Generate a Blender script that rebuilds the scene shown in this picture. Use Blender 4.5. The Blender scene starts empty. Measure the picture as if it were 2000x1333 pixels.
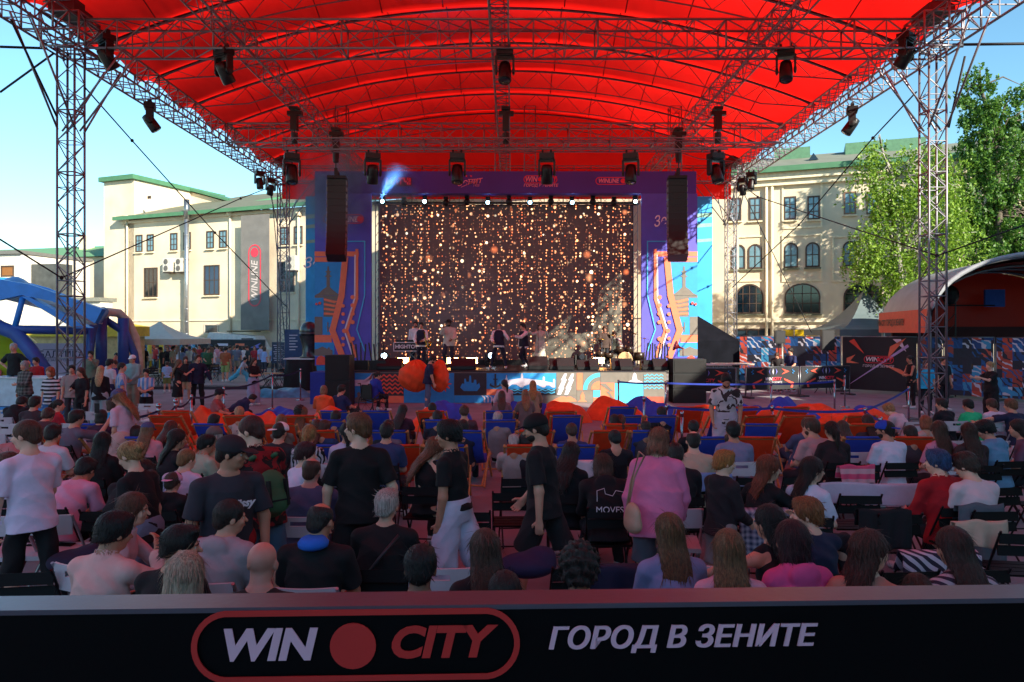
import bpy, math, random
import numpy as np
from mathutils import Vector, Matrix, Euler
R = math.radians
sc = bpy.context.scene
col = sc.collection
F, CZ, HY = 1450.0, 2.5, 648.0          # focal length (px of the 2000 px photo), eye height, horizon row
# ------------------------------------------------------------------ camera, sky, sun, exposure
cam = bpy.data.objects.new('camera', bpy.data.cameras.new('camera')); col.objects.link(cam)
cam.location = (0, 0, CZ); cam.rotation_euler = (R(90), 0, 0)
cam.data.sensor_width = 36; cam.data.lens = F / 2000 * 36
cam.data.shift_y = (HY - 666.5) / 2000
cam.data.clip_start = 0.05; cam.data.clip_end = 3000
sc.camera = cam
SUNV = Vector((-1.0, 1.36, -0.84)).normalized()        # direction the light travels
SUN_EL = math.asin(-SUNV.z)
w = bpy.data.worlds.new('World'); sc.world = w; w.use_nodes = True
nt = w.node_tree; nt.nodes.clear()
sky = nt.nodes.new('ShaderNodeTexSky'); sky.sky_type = 'NISHITA'; sky.sun_disc = False
sky.sun_elevation = SUN_EL; sky.sun_rotation = math.atan2(-SUNV.x, -SUNV.y)
sky.air_density = 1.0; sky.dust_density = 0.0; sky.ozone_density = 2.5
hs = nt.nodes.new('ShaderNodeMixRGB'); hs.blend_type = 'MULTIPLY'; hs.inputs[0].default_value = 1
hs.inputs[2].default_value = (0.70, 0.94, 0.89, 1)
bg = nt.nodes.new('ShaderNodeBackground'); bg.inputs['Strength'].default_value = 0.10
ow = nt.nodes.new('ShaderNodeOutputWorld')
nt.links.new(sky.outputs[0], hs.inputs[1]); nt.links.new(hs.outputs[0], bg.inputs['Color']); nt.links.new(bg.outputs[0], ow.inputs[0])
sl = bpy.data.lights.new('sun', 'SUN'); sl.energy = 3.85; sl.angle = R(0.5); sl.color = (1.0, 0.91, 0.76)
so = bpy.data.objects.new('sun', sl); col.objects.link(so)
so.rotation_euler = SUNV.to_track_quat('-Z', 'Y').to_euler(); so.location = (30, -40, 40)
sc.view_settings.view_transform = 'Standard'; sc.view_settings.look = 'None'
sc.view_settings.exposure = 1.5; sc.view_settings.gamma = 1
sc.render.engine = 'CYCLES'
cy = sc.cycles
cy.max_bounces = 6; cy.diffuse_bounces = 3; cy.glossy_bounces = 3; cy.transmission_bounces = 4
cy.transparent_max_bounces = 12; cy.sample_clamp_indirect = 4; cy.use_denoising = True; cy.caustics_reflective = False; cy.caustics_refractive = False
cy.volume_step_rate = 2.0

def PT(px, py, d): return Vector(((px - 1000) * d / F, d, CZ + (HY - py) * d / F))
def PX(px, d): return (px - 1000) * d / F
def PZ(py, d): return CZ + (HY - py) * d / F
# ------------------------------------------------------------------ materials
def lin(c):
    if isinstance(c, str):
        c = [int(c[i:i+2], 16) / 255 for i in (0, 2, 4)]
        return tuple(((x + 0.055) / 1.055) ** 2.4 if x > 0.04045 else x / 12.92 for x in c)
    return tuple(c)
MC = {}
def mat(c, rough=0.75, metal=0.0, var=0.12, scale=6.0, bump=0.0, bscale=40.0, streak=None, spec=0.5, trans=0.0, emit=0.0, sheen=0.0):
    key = (c, rough, metal, var, scale, bump, bscale, streak, spec, trans, emit, sheen)
    if key in MC: return MC[key]
    m = bpy.data.materials.new('paint_%03d' % len(MC)); MC[key] = m; m.use_nodes = True
    n = m.node_tree.nodes; L = m.node_tree.links
    b = n['Principled BSDF']; rgb = lin(c)
    b.inputs['Roughness'].default_value = rough; b.inputs['Metallic'].default_value = metal
    b.inputs['Specular IOR Level'].default_value = spec
    if sheen: b.inputs['Sheen Weight'].default_value = sheen
    tc = n.new('ShaderNodeTexCoord'); src = tc.outputs['Object']
    if streak:
        mp = n.new('ShaderNodeMapping'); mp.inputs['Scale'].default_value = streak; L.new(src, mp.inputs[0]); src = mp.outputs[0]
    nz = n.new('ShaderNodeTexNoise'); nz.inputs['Scale'].default_value = scale; nz.inputs['Detail'].default_value = 5
    L.new(src, nz.inputs['Vector'])
    cr = n.new('ShaderNodeValToRGB'); cr.color_ramp.elements[0].position = 0.3; cr.color_ramp.elements[1].position = 0.72
    lo = [max(0, x * (1 - var)) for x in rgb] + [1]; hi = [min(1, x * (1 + var)) for x in rgb] + [1]
    cr.color_ramp.elements[0].color = lo; cr.color_ramp.elements[1].color = hi
    L.new(nz.outputs['Fac'], cr.inputs[0]); L.new(cr.outputs[0], b.inputs['Base Color'])
    if bump:
        n2 = n.new('ShaderNodeTexNoise'); n2.inputs['Scale'].default_value = bscale; n2.inputs['Detail'].default_value = 4
        L.new(src, n2.inputs['Vector'])
        bp = n.new('ShaderNodeBump'); bp.inputs['Strength'].default_value = bump; bp.inputs['Distance'].default_value = 0.02
        L.new(n2.outputs['Fac'], bp.inputs['Height']); L.new(bp.outputs[0], b.inputs['Normal'])
    if trans:
        t = n.new('ShaderNodeBsdfTranslucent'); L.new(cr.outputs[0], t.inputs[0])
        mx = n.new('ShaderNodeMixShader'); mx.inputs[0].default_value = trans
        L.new(b.outputs[0], mx.inputs[1]); L.new(t.outputs[0], mx.inputs[2]); L.new(mx.outputs[0], n['Material Output'].inputs[0])
    if emit:
        b.inputs['Emission Color'].default_value = (*rgb, 1); b.inputs['Emission Strength'].default_value = emit
    return m
# ------------------------------------------------------------------ object helpers
def tag(o, label=None, cat=None, group=None, kind=None):
    if label: o['label'] = label
    if cat: o['category'] = cat
    if group: o['group'] = group
    if kind: o['kind'] = kind
    return o
def empty(name, loc=(0, 0, 0), rz=0.0, label=None, cat=None, group=None, parent=None):
    o = bpy.data.objects.new(name, None); o.empty_display_size = 0.1; col.objects.link(o)
    o.location = loc; o.rotation_euler = (0, 0, rz)
    if parent: o.parent = parent
    return tag(o, label, cat, group)
def link(name, me, parent=None, m=None, loc=None):
    o = bpy.data.objects.new(name, me); col.objects.link(o)
    if parent is not None: o.parent = parent
    if loc is not None: o.location = loc
    if m is not None:
        if not me.materials: me.materials.append(m)
        elif me.materials[0] != m:
            o.material_slots[0].link = 'OBJECT'; o.material_slots[0].material = m
    return o
def copy_tree(o, parent=None):
    c = o.copy(); col.objects.link(c)
    if parent is not None: c.parent = parent
    for ch in list(o.children): copy_tree(ch, c)
    return c
class MB:
    def __init__(s): s.v = []; s.f = []; s.mi = []; s.cur = 0
    def add(s, vs, fs):
        o = len(s.v); s.v += [tuple(v) for v in vs]; s.f += [tuple(i + o for i in f) for f in fs]; s.mi += [s.cur] * len(fs)
        return s
    def m(s, i): s.cur = i; return s
    def box(s, c, d, rot=None):
        x, y, z = d[0] / 2, d[1] / 2, d[2] / 2
        vs = [Vector((a * x, b * y, e * z)) for a in (-1, 1) for b in (-1, 1) for e in (-1, 1)]
        if rot is not None: vs = [rot @ v for v in vs]
        vs = [v + Vector(c) for v in vs]
        return s.add(vs, [(0, 1, 3, 2), (4, 6, 7, 5), (0, 4, 5, 1), (2, 3, 7, 6), (0, 2, 6, 4), (1, 5, 7, 3)])
    def bb(s, x0, x1, y0, y1, z0, z1):
        return s.box(((x0 + x1) / 2, (y0 + y1) / 2, (z0 + z1) / 2), (abs(x1 - x0), abs(y1 - y0), abs(z1 - z0)))
    def rod(s, a, b, r, n=6, r2=None, caps=True):
        a = Vector(a); b = Vector(b); d = (b - a)
        if d.length < 1e-6: return s
        q = d.to_track_quat('Z', 'Y').to_matrix(); r2 = r if r2 is None else r2
        vs = []
        for (p, rr) in ((a, r), (b, r2)):
            for k in range(n):
                t = 2 * math.pi * (k + .5) / n
                vs.append(p + q @ Vector((rr * math.cos(t), rr * math.sin(t), 0)))
        fs = [(k, (k + 1) % n, n + (k + 1) % n, n + k) for k in range(n)]
        if caps: fs += [tuple(range(n - 1, -1, -1)), tuple(range(n, 2 * n))]
        return s.add(vs, fs)
    def bar(s, a, b, w, t, up=(0, 0, 1)):
        a = Vector(a); b = Vector(b); d = (b - a).normalized(); u = Vector(up)
        x = d.cross(u).normalized() * (w / 2); y = x.cross(d).normalized() * (t / 2)
        vs = [p + sx * x + sy * y for p in (a, b) for (sx, sy) in ((-1, -1), (1, -1), (1, 1), (-1, 1))]
        return s.add(vs, [(3, 2, 1, 0), (4, 5, 6, 7), (0, 1, 5, 4), (1, 2, 6, 5), (2, 3, 7, 6), (3, 0, 4, 7)])
    def tube(s, pts, r, n=6):
        pts = [Vector(p) for p in pts]; vs = []; m = len(pts)
        for i, p in enumerate(pts):
            d = (pts[min(i + 1, m - 1)] - pts[max(i - 1, 0)]).normalized()
            u = Vector((0, 0, 1)) if abs(d.z) < .95 else Vector((1, 0, 0))
            x = d.cross(u).normalized(); y = x.cross(d).normalized()
            rr = r[i] if isinstance(r, (list, tuple)) else r
            for k in range(n):
                t = 2 * math.pi * k / n; vs.append(p + rr * (math.cos(t) * x + math.sin(t) * y))
        fs = [(i * n + k, i * n + (k + 1) % n, (i + 1) * n + (k + 1) % n, (i + 1) * n + k) for i in range(m - 1) for k in range(n)]
        fs += [tuple(range(n - 1, -1, -1)), tuple(range((m - 1) * n, m * n))]
        return s.add(vs, fs)
    def lathe(s, prof, n=16, c=(0, 0, 0), axis=None):
        vs = []; c = Vector(c)
        for (r, z) in prof:
            for k in range(n):
                t = 2 * math.pi * k / n; v = Vector((r * math.cos(t), r * math.sin(t), z))
                if axis is not None: v = axis @ v
                vs.append(v + c)
        m = len(prof)
        fs = [(i * n + k, i * n + (k + 1) % n, (i + 1) * n + (k + 1) % n, (i + 1) * n + k) for i in range(m - 1) for k in range(n)]
        fs += [tuple(range(n - 1, -1, -1)), tuple(range((m - 1) * n, m * n))]
        return s.add(vs, fs)
    def sph(s, c, r, n=12, m=8):
        rx, ry, rz = r if isinstance(r, (tuple, list)) else (r, r, r)
        vs = [(c[0] + rx * math.sin(math.pi * i / m) * math.cos(2 * math.pi * k / n), c[1] + ry * math.sin(math.pi * i / m) * math.sin(2 * math.pi * k / n), c[2] + rz * math.cos(math.pi * i / m)) for i in range(1, m) for k in range(n)]
        vs += [(c[0], c[1], c[2] + rz), (c[0], c[1], c[2] - rz)]
        fs = [(i * n + k, (i + 1) * n + k, (i + 1) * n + (k + 1) % n, i * n + (k + 1) % n) for i in range(m - 2) for k in range(n)]
        t = len(vs) - 2
        fs += [(t, k, (k + 1) % n) for k in range(n)] + [(t + 1, (m - 2) * n + (k + 1) % n, (m - 2) * n + k) for k in range(n)]
        return s.add(vs, fs)
    def xz(s, pts, y0, y1):                      # polygon in the XZ plane, thick along Y
        n = len(pts); vs = [(p[0], y0, p[1]) for p in pts] + [(p[0], y1, p[1]) for p in pts]
        fs = [tuple(range(n)), tuple(range(2 * n - 1, n - 1, -1))] + [(k, n + k, n + (k + 1) % n, (k + 1) % n) for k in range(n)]
        return s.add(vs, fs)
    def grid(s, fn, nu, nv):
        vs = [fn(i / nu, j / nv) for j in range(nv + 1) for i in range(nu + 1)]
        fs = [(j * (nu + 1) + i, j * (nu + 1) + i + 1, (j + 1) * (nu + 1) + i + 1, (j + 1) * (nu + 1) + i) for j in range(nv) for i in range(nu)]
        return s.add(vs, fs)
    def mesh(s, name, mats, smooth=False):
        me = bpy.data.meshes.new(name); me.from_pydata(s.v, [], s.f)
        mats = mats if isinstance(mats, (list, tuple)) else [mats]
        for m_ in mats: me.materials.append(m_)
        if len(mats) > 1: me.polygons.foreach_set('material_index', s.mi)
        if smooth: me.polygons.foreach_set('use_smooth', [True] * len(s.f))
        me.validate(); me.update(); return me
    def build(s, name, mats, parent=None, smooth=False, loc=None, rz=None):
        o = link(name, s.mesh(name, mats, smooth), parent, None, loc)
        if rz is not None: o.rotation_euler = (0, 0, rz)
        return o
def text_mesh(txt, size, m, shear=0.0, bold=0.0, depth=0.004, align='CENTER', space=1.0, sx=1.0):
    cu = bpy.data.curves.new('lettering', 'FONT'); cu.body = txt; cu.size = size; cu.shear = shear; cu.offset = bold
    cu.extrude = depth / 2; cu.align_x = align; cu.align_y = 'CENTER'; cu.space_character = space; cu.resolution_u = 4
    o = bpy.data.objects.new('lettering', cu); col.objects.link(o)
    dg = bpy.context.evaluated_depsgraph_get(); dg.update()
    me = bpy.data.meshes.new_from_object(o.evaluated_get(dg)); bpy.data.objects.remove(o)
    co = np.empty(len(me.vertices) * 3); me.vertices.foreach_get('co', co); co = co.reshape(-1, 3)
    out = np.stack([co[:, 0] * sx, -co[:, 2], co[:, 1]], 1); me.vertices.foreach_set('co', out.ravel())
    me.materials.clear(); me.materials.append(m); me.update(); return me
def text(txt, p, size, m, parent=None, name='lettering', rz=0.0, ry=0.0, **k):
    o = link(name, text_mesh(txt, size, m, **k), parent); o.location = p; o.rotation_euler = (0, ry, rz); return o
# ------------------------------------------------------------------ smooth solids: a small distance-field mesher
def V(*a): return np.array(a, dtype=np.float64)
def smin(a, b, k):
    if k <= 0: return np.minimum(a, b)
    h = np.clip(.5 + .5 * (b - a) / k, 0, 1); return b * (1 - h) + a * h - k * h * (1 - h)
class Solid:
    def __init__(s): s.p = []
    def cone(s, a, b, ra, rb=None, k=.03, c0=False, c1=False, f=0, sub=False):   # tapered limb, optionally cut flat at either end
        a = np.array(a, float); b = np.array(b, float); rb = ra if rb is None else rb
        s.p.append(('c', (a + b) / 2, np.linalg.norm(b - a) / 2 + max(ra, rb) + .13, a, b, ra, rb, k, c0, c1, f, sub)); return s
    def ell(s, c, r, M=None, k=.03, sub=False):
        s.p.append(('e', np.array(c, float), max(r) + .13, np.array(r, float), None if M is None else np.array(M, float), k, sub)); return s
    def loft(s, o, M, prof, k=.03, f=0, bend=0.0, L=.5):       # elliptical sections (z, rx, ry[, yoff]) along the local z of frame M at o
        pr = np.array([q if len(q) == 4 else (*q, 0.0) for q in prof], float); M = np.array(M, float)
        zc = (pr[0, 0] + pr[-1, 0]) / 2
        s.p.append(('l', np.array(o, float) + M @ V(0, 0, zc), (pr[-1, 0] - pr[0, 0]) / 2 + pr[:, 1:3].max() + .2, np.array(o, float), M, pr, k, f, bend, L)); return s
    def cut(s, c, n, r=9.0):                                  # keep the side the normal points away from, within r of c
        s.p.append(('h', np.array(c, float), r, np.array(n, float) / np.linalg.norm(n))); return s
    def ev(s, P):
        d = np.full(len(P), 1.0)
        for q in s.p:
            e = P - q[1]; ix = np.nonzero((e * e).sum(1) < q[2] ** 2)[0]
            if not len(ix): continue
            X = P[ix]
            if q[0] == 'c':
                _, _, _, a, b, ra, rb, k, c0, c1, f, sub = q
                ab = b - a; L2 = ab @ ab; t0 = (X - a) @ ab / L2; t = np.clip(t0, 0, 1)
                di = np.linalg.norm(X - a - t[:, None] * ab, axis=1) - (ra + (rb - ra) * t)
                if f: di += folds(X, f)
                L = math.sqrt(L2)
                if c0: di = np.maximum(di, -t0 * L)
                if c1: di = np.maximum(di, (t0 - 1) * L)
            elif q[0] == 'e':
                _, c, _, r, M, k, sub = q
                Y = X - c
                if M is not None: Y = Y @ M
                k0 = np.linalg.norm(Y / r, axis=1); k1 = np.linalg.norm(Y / (r * r), axis=1) + 1e-9; di = k0 * (k0 - 1) / k1
            elif q[0] == 'l':
                _, _, _, o, M, pr, k, f, bend, L = q; sub = False
                Y = (X - o) @ M; z = Y[:, 2]; zc = np.clip(z, pr[0, 0], pr[-1, 0])
                rx = np.interp(zc, pr[:, 0], pr[:, 1]); ry = np.interp(zc, pr[:, 0], pr[:, 2]); yo = np.interp(zc, pr[:, 0], pr[:, 3])
                yy = Y[:, 1] - yo - bend * np.clip(z / L, 0, 1.2) ** 2
                u = np.sqrt((Y[:, 0] / rx) ** 2 + (yy / ry) ** 2) + 1e-9
                di = (u - 1) * np.minimum(rx, ry) * (.6 + .4 * np.clip(u, 0, 1))
                if f: di += folds(X, f)
                di = np.maximum(di, np.abs(z - (pr[0, 0] + pr[-1, 0]) / 2) - (pr[-1, 0] - pr[0, 0]) / 2)
            else:
                d[ix] = np.maximum(d[ix], (X - q[1]) @ q[3]); continue
            if sub: d[ix] = -smin(-d[ix], di, k)
            else: d[ix] = smin(d[ix], di, k)
        if getattr(s, 'post', None): d = s.post(P, d)
        return d
    def bounds(s):
        lo = np.full(3, 1e9); hi = -lo
        for q in s.p:
            if q[0] == 'h' or (q[0] in 'ce' and q[-1]): continue
            r = q[2] - .10; lo = np.minimum(lo, q[1] - r); hi = np.maximum(hi, q[1] + r)
        return lo, hi
    def mesh(s, name, m, vox=.012):
        B = 4; lo, hi = s.bounds(); n = np.ceil((hi - lo) / (vox * B)).astype(int) + 1
        gx = [lo[i] + (np.arange(n[i]) + .5) * vox * B for i in range(3)]
        C = np.stack(np.meshgrid(*gx, indexing='ij'), -1).reshape(-1, 3)
        cd = s.ev(C).reshape(n); N = n * B
        act = np.abs(cd) < vox * B * 1.6
        D = np.where(cd < 0, -1.0, 1.0).repeat(B, 0).repeat(B, 1).repeat(B, 2).astype(np.float32)
        A = act.repeat(B, 0).repeat(B, 1).repeat(B, 2)
        I = np.argwhere(A); D[A] = s.ev(lo + (I + .5) * vox)
        # surface nets
        S = D < 0; c = np.zeros(np.array(N) - 1, np.int8)
        cor = [(a, b, e) for a in (0, 1) for b in (0, 1) for e in (0, 1)]
        for a, b, e in cor: c += S[a:N[0] - 1 + a, b:N[1] - 1 + b, e:N[2] - 1 + e]
        cell = np.argwhere((c > 0) & (c < 8)); idx = np.full(c.shape, -1, np.int32); idx[tuple(cell.T)] = np.arange(len(cell))
        vals = np.stack([D[cell[:, 0] + a, cell[:, 1] + b, cell[:, 2] + e] for a, b, e in cor], 1)
        acc = np.zeros((len(cell), 3)); cnt = np.zeros(len(cell))
        for i in range(8):
            for j in range(i + 1, 8):
                if sum(abs(cor[i][q] - cor[j][q]) for q in range(3)) != 1: continue
                va, vb = vals[:, i], vals[:, j]; mk = (va < 0) != (vb < 0)
                t = np.where(mk, va / np.where(mk, va - vb, 1), 0)
                p = np.array(cor[i])[None] + t[:, None] * (np.array(cor[j]) - np.array(cor[i]))[None]
                acc += p * mk[:, None]; cnt += mk
        vert = lo + (cell + acc / cnt[:, None] + .5) * vox
        quads = []
        for ax in range(3):
            b, e = (ax + 1) % 3, (ax + 2) % 3
            s0 = [slice(1, -1)] * 3; s1 = [slice(1, -1)] * 3; s0[ax] = slice(0, -1); s1[ax] = slice(1, None)
            a0, a1 = S[tuple(s0)], S[tuple(s1)]
            for flip, mk in ((0, a0 & ~a1), (1, ~a0 & a1)):
                P = np.argwhere(mk); off = np.ones(3, int); off[ax] = 0; P = P + off
                def g(db, de):
                    Q = P.copy(); Q[:, b] -= db; Q[:, e] -= de; return idx[tuple(Q.T)]
                q = np.stack([g(1, 1), g(0, 1), g(0, 0), g(1, 0)], 1)
                quads.append(q[:, ::-1] if flip else q)
        q = np.concatenate(quads); q = q[(q >= 0).all(1)]
        me = bpy.data.meshes.new(name); me.vertices.add(len(vert)); me.vertices.foreach_set('co', vert.ravel())
        me.loops.add(q.size); me.loops.foreach_set('vertex_index', q.ravel().astype(np.int32))
        me.polygons.add(len(q)); me.polygons.foreach_set('loop_start', np.arange(len(q), dtype=np.int32) * 4)
        try: me.polygons.foreach_set('loop_total', np.full(len(q), 4, np.int32))
        except Exception: pass
        me.polygons.foreach_set('use_smooth', np.ones(len(q), bool))
        me.update(calc_edges=True); me.materials.append(m); return me
def folds(X, f):
    x, y, z = X[:, 0], X[:, 1], X[:, 2]
    a = np.abs(np.sin(15 * x + 9 * z + 1.7 * np.sin(9 * y + 7 * z))); b = np.abs(np.sin(14 * z - 9 * x + 12 * y + 1.3 + 1.2 * np.sin(11 * x))); c = np.sin(31 * y + 23 * z + 3 * np.sin(13 * x))
    return f * (.9 * (a - .6) + .9 * (b - .6) + .3 * c)
def Rx(a): c, s = math.cos(a), math.sin(a); return np.array([[1, 0, 0], [0, c, -s], [0, s, c]])
def Ry(a): c, s = math.cos(a), math.sin(a); return np.array([[c, 0, s], [0, 1, 0], [-s, 0, c]])
def Rz(a): c, s = math.cos(a), math.sin(a); return np.array([[c, -s, 0], [s, c, 0], [0, 0, 1]])
# ------------------------------------------------------------------ people
# pose: lean, side, twist, bend (hunch), head=(yaw, pitch, roll), la/ra = (upper pitch, abduct, fore pitch, fore lateral), ll/rl = (thigh pitch, abduct, shin pitch, shin lateral), curl
STAND = dict(lean=2, head=(0, 5, 0), la=(5, 8, 14, 4), ra=(5, 8, 14, 4), ll=(1, 3, -2, 2), rl=(1, 3, -2, 2), curl=35)
SIT = dict(sit=.46, lean=4, bend=.05, head=(0, 8, 0), la=(22, 8, 78, -20), ra=(22, 8, 78, -20), ll=(84, 8, -2, 2), rl=(84, 10, 4, 2), curl=30)
def P_(base, **k): d = dict(base); d.update(k); return d
def dirv(p, q, side):            # unit vector hanging down, pitched forward by p, swung outward by q degrees
    p, q = R(p), R(q); return V(side * math.sin(q), math.sin(p) * math.cos(q), -math.cos(p) * math.cos(q))
def skeleton(ps, fem, H, wide):
    s = H / 1.75; K = {}
    sit = ps.get('sit'); Mt = Ry(R(ps.get('side', 0))) @ Rx(-R(ps.get('lean', 0))); Mu = Mt @ Rz(R(ps.get('twist', 0)))
    hw = (.095 if fem else .09) * s
    th, sh, ua, fa = .43 * s, .41 * s, .285 * s, .245 * s
    leg = {}
    for nm, sd in (('ll', -1), ('rl', 1)):
        a = ps[nm]; h = V(sd * hw, 0, -.03 * s); kn = h + dirv(a[0], a[1], sd) * th; an = kn + dirv(a[2], a[3], sd) * sh; leg[nm] = [h, kn, an]
    if sit: pz = sit + .10 * s
    else: pz = .075 * s - min(leg['ll'][2][2], leg['rl'][2][2])
    o = V(0, 0, pz); bend = ps.get('bend', 0.0)
    for nm in leg: leg[nm] = [q + o for q in leg[nm]]
    sw = (.155 if fem else .178) * s * wide
    def tp(x, y, z): t = min(max(z / (.5 * s), 0), 1.2); return o + Mu @ V(x, y + bend * t * t, z)
    K.update(s=s, o=o, Mu=Mu, Mt=Mt, bend=bend, leg=leg, tp=tp, fem=fem, wide=wide)
    for nm, sd in (('la', -1), ('ra', 1)):
        a = ps[nm]; S = tp(sd * sw, -.005, .405 * s); E = S + Mu @ dirv(a[0], a[1], sd) * ua; W = E + Mu @ dirv(a[2], a[3], sd) * fa; K[nm] = [S, E, W]
    hy, hp, hr = ps.get('head', (0, 0, 0)); nb = tp(0, -.01, .49 * s)
    Mh = Mt @ Rx(R(ps.get('lean', 0)) * .7) @ Rz(R(hy)) @ Rx(-R(hp)) @ Ry(R(hr))
    K['nb'] = nb; K['Mh'] = Mh; K['hc'] = nb + Mt @ V(0, .012, .045) * s + Mh @ V(0, .012, .11) * s
    if bend: K['hc'] += Mt @ V(0, bend * .35, -.3 * bend)
    return K
TOR_M = [(-.12, .14, .095), (-.03, .165, .115), (.1, .148, .102), (.2, .148, .106), (.32, .165, .118), (.385, .160, .105), (.43, .128, .085), (.465, .090, .068), (.50, .062, .055)]
TOR_F = [(-.12, .145, .10), (-.03, .172, .122), (.1, .134, .093), (.18, .126, .092), (.30, .143, .113), (.37, .138, .095), (.42, .108, .076), (.46, .075, .06), (.50, .05, .048)]
def body_solid(K, ps, hands=True):
    s, o, Mu, Mt, fem, wd = K['s'], K['o'], K['Mu'], K['Mt'], K['fem'], K['wide']; b = Solid()
    pr = [(z * s, x * s * wd, y * s * wd) for z, x, y in (TOR_F if fem else TOR_M)]
    b.loft(o, Mu, pr, k=.02, bend=K['bend'], L=.5 * s)
    for nm, sd in (('la', -1), ('ra', 1)):
        S, E, W = K[nm]; t = (.8 if fem else 1.0) * s * (.5 + .5 * wd)
        b.cone(K['tp'](sd * .04 * s, -.005, .452 * s), S, .045 * s, .052 * t, k=.04).cone(S, E, .052 * t, .041 * t, k=.035).cone(E, W, .042 * t, .027 * t, k=.02)
        if hands: hand(b, E, W, sd, s * (.92 if fem else 1.0), ps.get('curl', 35), ps.get('palm_' + nm, 0), Mu)
    for nm, sd in (('ll', -1), ('rl', 1)):
        h, kn, an = K['leg'][nm]; cf = kn + (an - kn) * .3 + V(0, -.012, 0)
        b.cone(h, kn, .082 * s * wd, .054 * s, k=.05).cone(kn, cf, .054 * s, .055 * s, k=.015).cone(cf, an, .056 * s, .037 * s, k=.03)
        fy = V(sd * .14, 1, 0); fy /= np.linalg.norm(fy)
        b.cone(an + V(0, -.03, -.035) * s, an + fy * .15 * s + V(0, 0, -.048 * s), .036 * s, .024 * s, k=.03)
    hs_ = s * (.97 if fem else 1.0); M = K['Mh']; c = K['hc']
    g = lambda x, y, z: c + M @ V(x, y, z) * hs_
    b.cone(K['nb'] + V(0, 0, -.03), g(0, -.02, -.06), (.05 if fem else .062) * s, (.046 if fem else .056) * s, k=.035)
    b.ell(g(0, -.014, .028), V(.077, .098, .089) * hs_, M, k=.02).ell(g(0, .026, -.03), V(.060, .070, .082) * hs_, M, k=.03)
    b.ell(g(0, .052, -.083), V(.034, .034, .026) * hs_, M, k=.025)
    for sd in (-1, 1):
        b.ell(g(sd * .031, .104, .0), V(.017, .017, .012) * hs_, M, k=.014, sub=True)
        b.ell(g(sd * .037, .070, -.03), V(.022, .022, .02) * hs_, M, k=.02)
        b.ell(g(sd * .079, -.004, -.012), V(.010, .020, .031) * hs_, M @ Rz(sd * -.35), k=.008)
    b.ell(g(0, .083, .022), V(.048, .014, .010) * hs_, M, k=.012)
    b.cone(g(0, .090, .006), g(0, .116, -.026), .008 * hs_, .0125 * hs_, k=.012)
    b.ell(g(0, .092, -.054), V(.023, .012, .011) * hs_, M, k=.01)
    return b
def hand(b, E, W, sd, s, curl, roll, Mu):
    f = (W - E) / np.linalg.norm(W - E); inw = Mu @ V(-sd, 0, 0); n = inw - f * (inw @ f)
    if np.linalg.norm(n) < .2: n = Mu @ V(0, -1, 0); n = n - f * (n @ f)
    n /= np.linalg.norm(n); l = np.cross(n, f) * sd       # lateral: towards the thumb
    if (l @ (Mu @ V(0, 1, .3))) < 0: l = -l
    if roll:
        a = R(roll); n, l = n * math.cos(a) + l * math.sin(a), l * math.cos(a) - n * math.sin(a)
    pc = W + f * .048 * s; M = np.stack([l, f, n], 1)
    b.ell(pc, V(.041, .052, .017) * s, M, k=.02)
    for i, (off, ln) in enumerate(((.030, .074), (.010, .083), (-.010, .077), (-.029, .060))):
        p = W + (f * .086 + l * off) * s; a = R(curl * (1 + .12 * i)) * .45; dv = f * math.cos(a) + n * math.sin(a) + l * off * 1.2
        for j in range(3):
            q = p + dv * ln * s * (.42, .32, .26)[j]
            b.cone(p, q, (.0100, .0092, .0084)[j] * s, (.0092, .0084, .0075)[j] * s, k=.003)
            p = q; a += R(curl * (.9, .7, 0)[j]); dv = f * math.cos(a) + n * math.sin(a) + l * off * 1.2
    p = W + (f * .03 + l * .034 + n * .004) * s; dv = f * .62 + l * .72 + n * .25
    for j in range(2):
        q = p + dv * s * (.038, .030)[j]; b.cone(p, q, (.0125, .0105)[j] * s, (.0105, .009)[j] * s, k=.006); p = q; dv = f * .85 + l * .35 + n * .45
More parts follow.
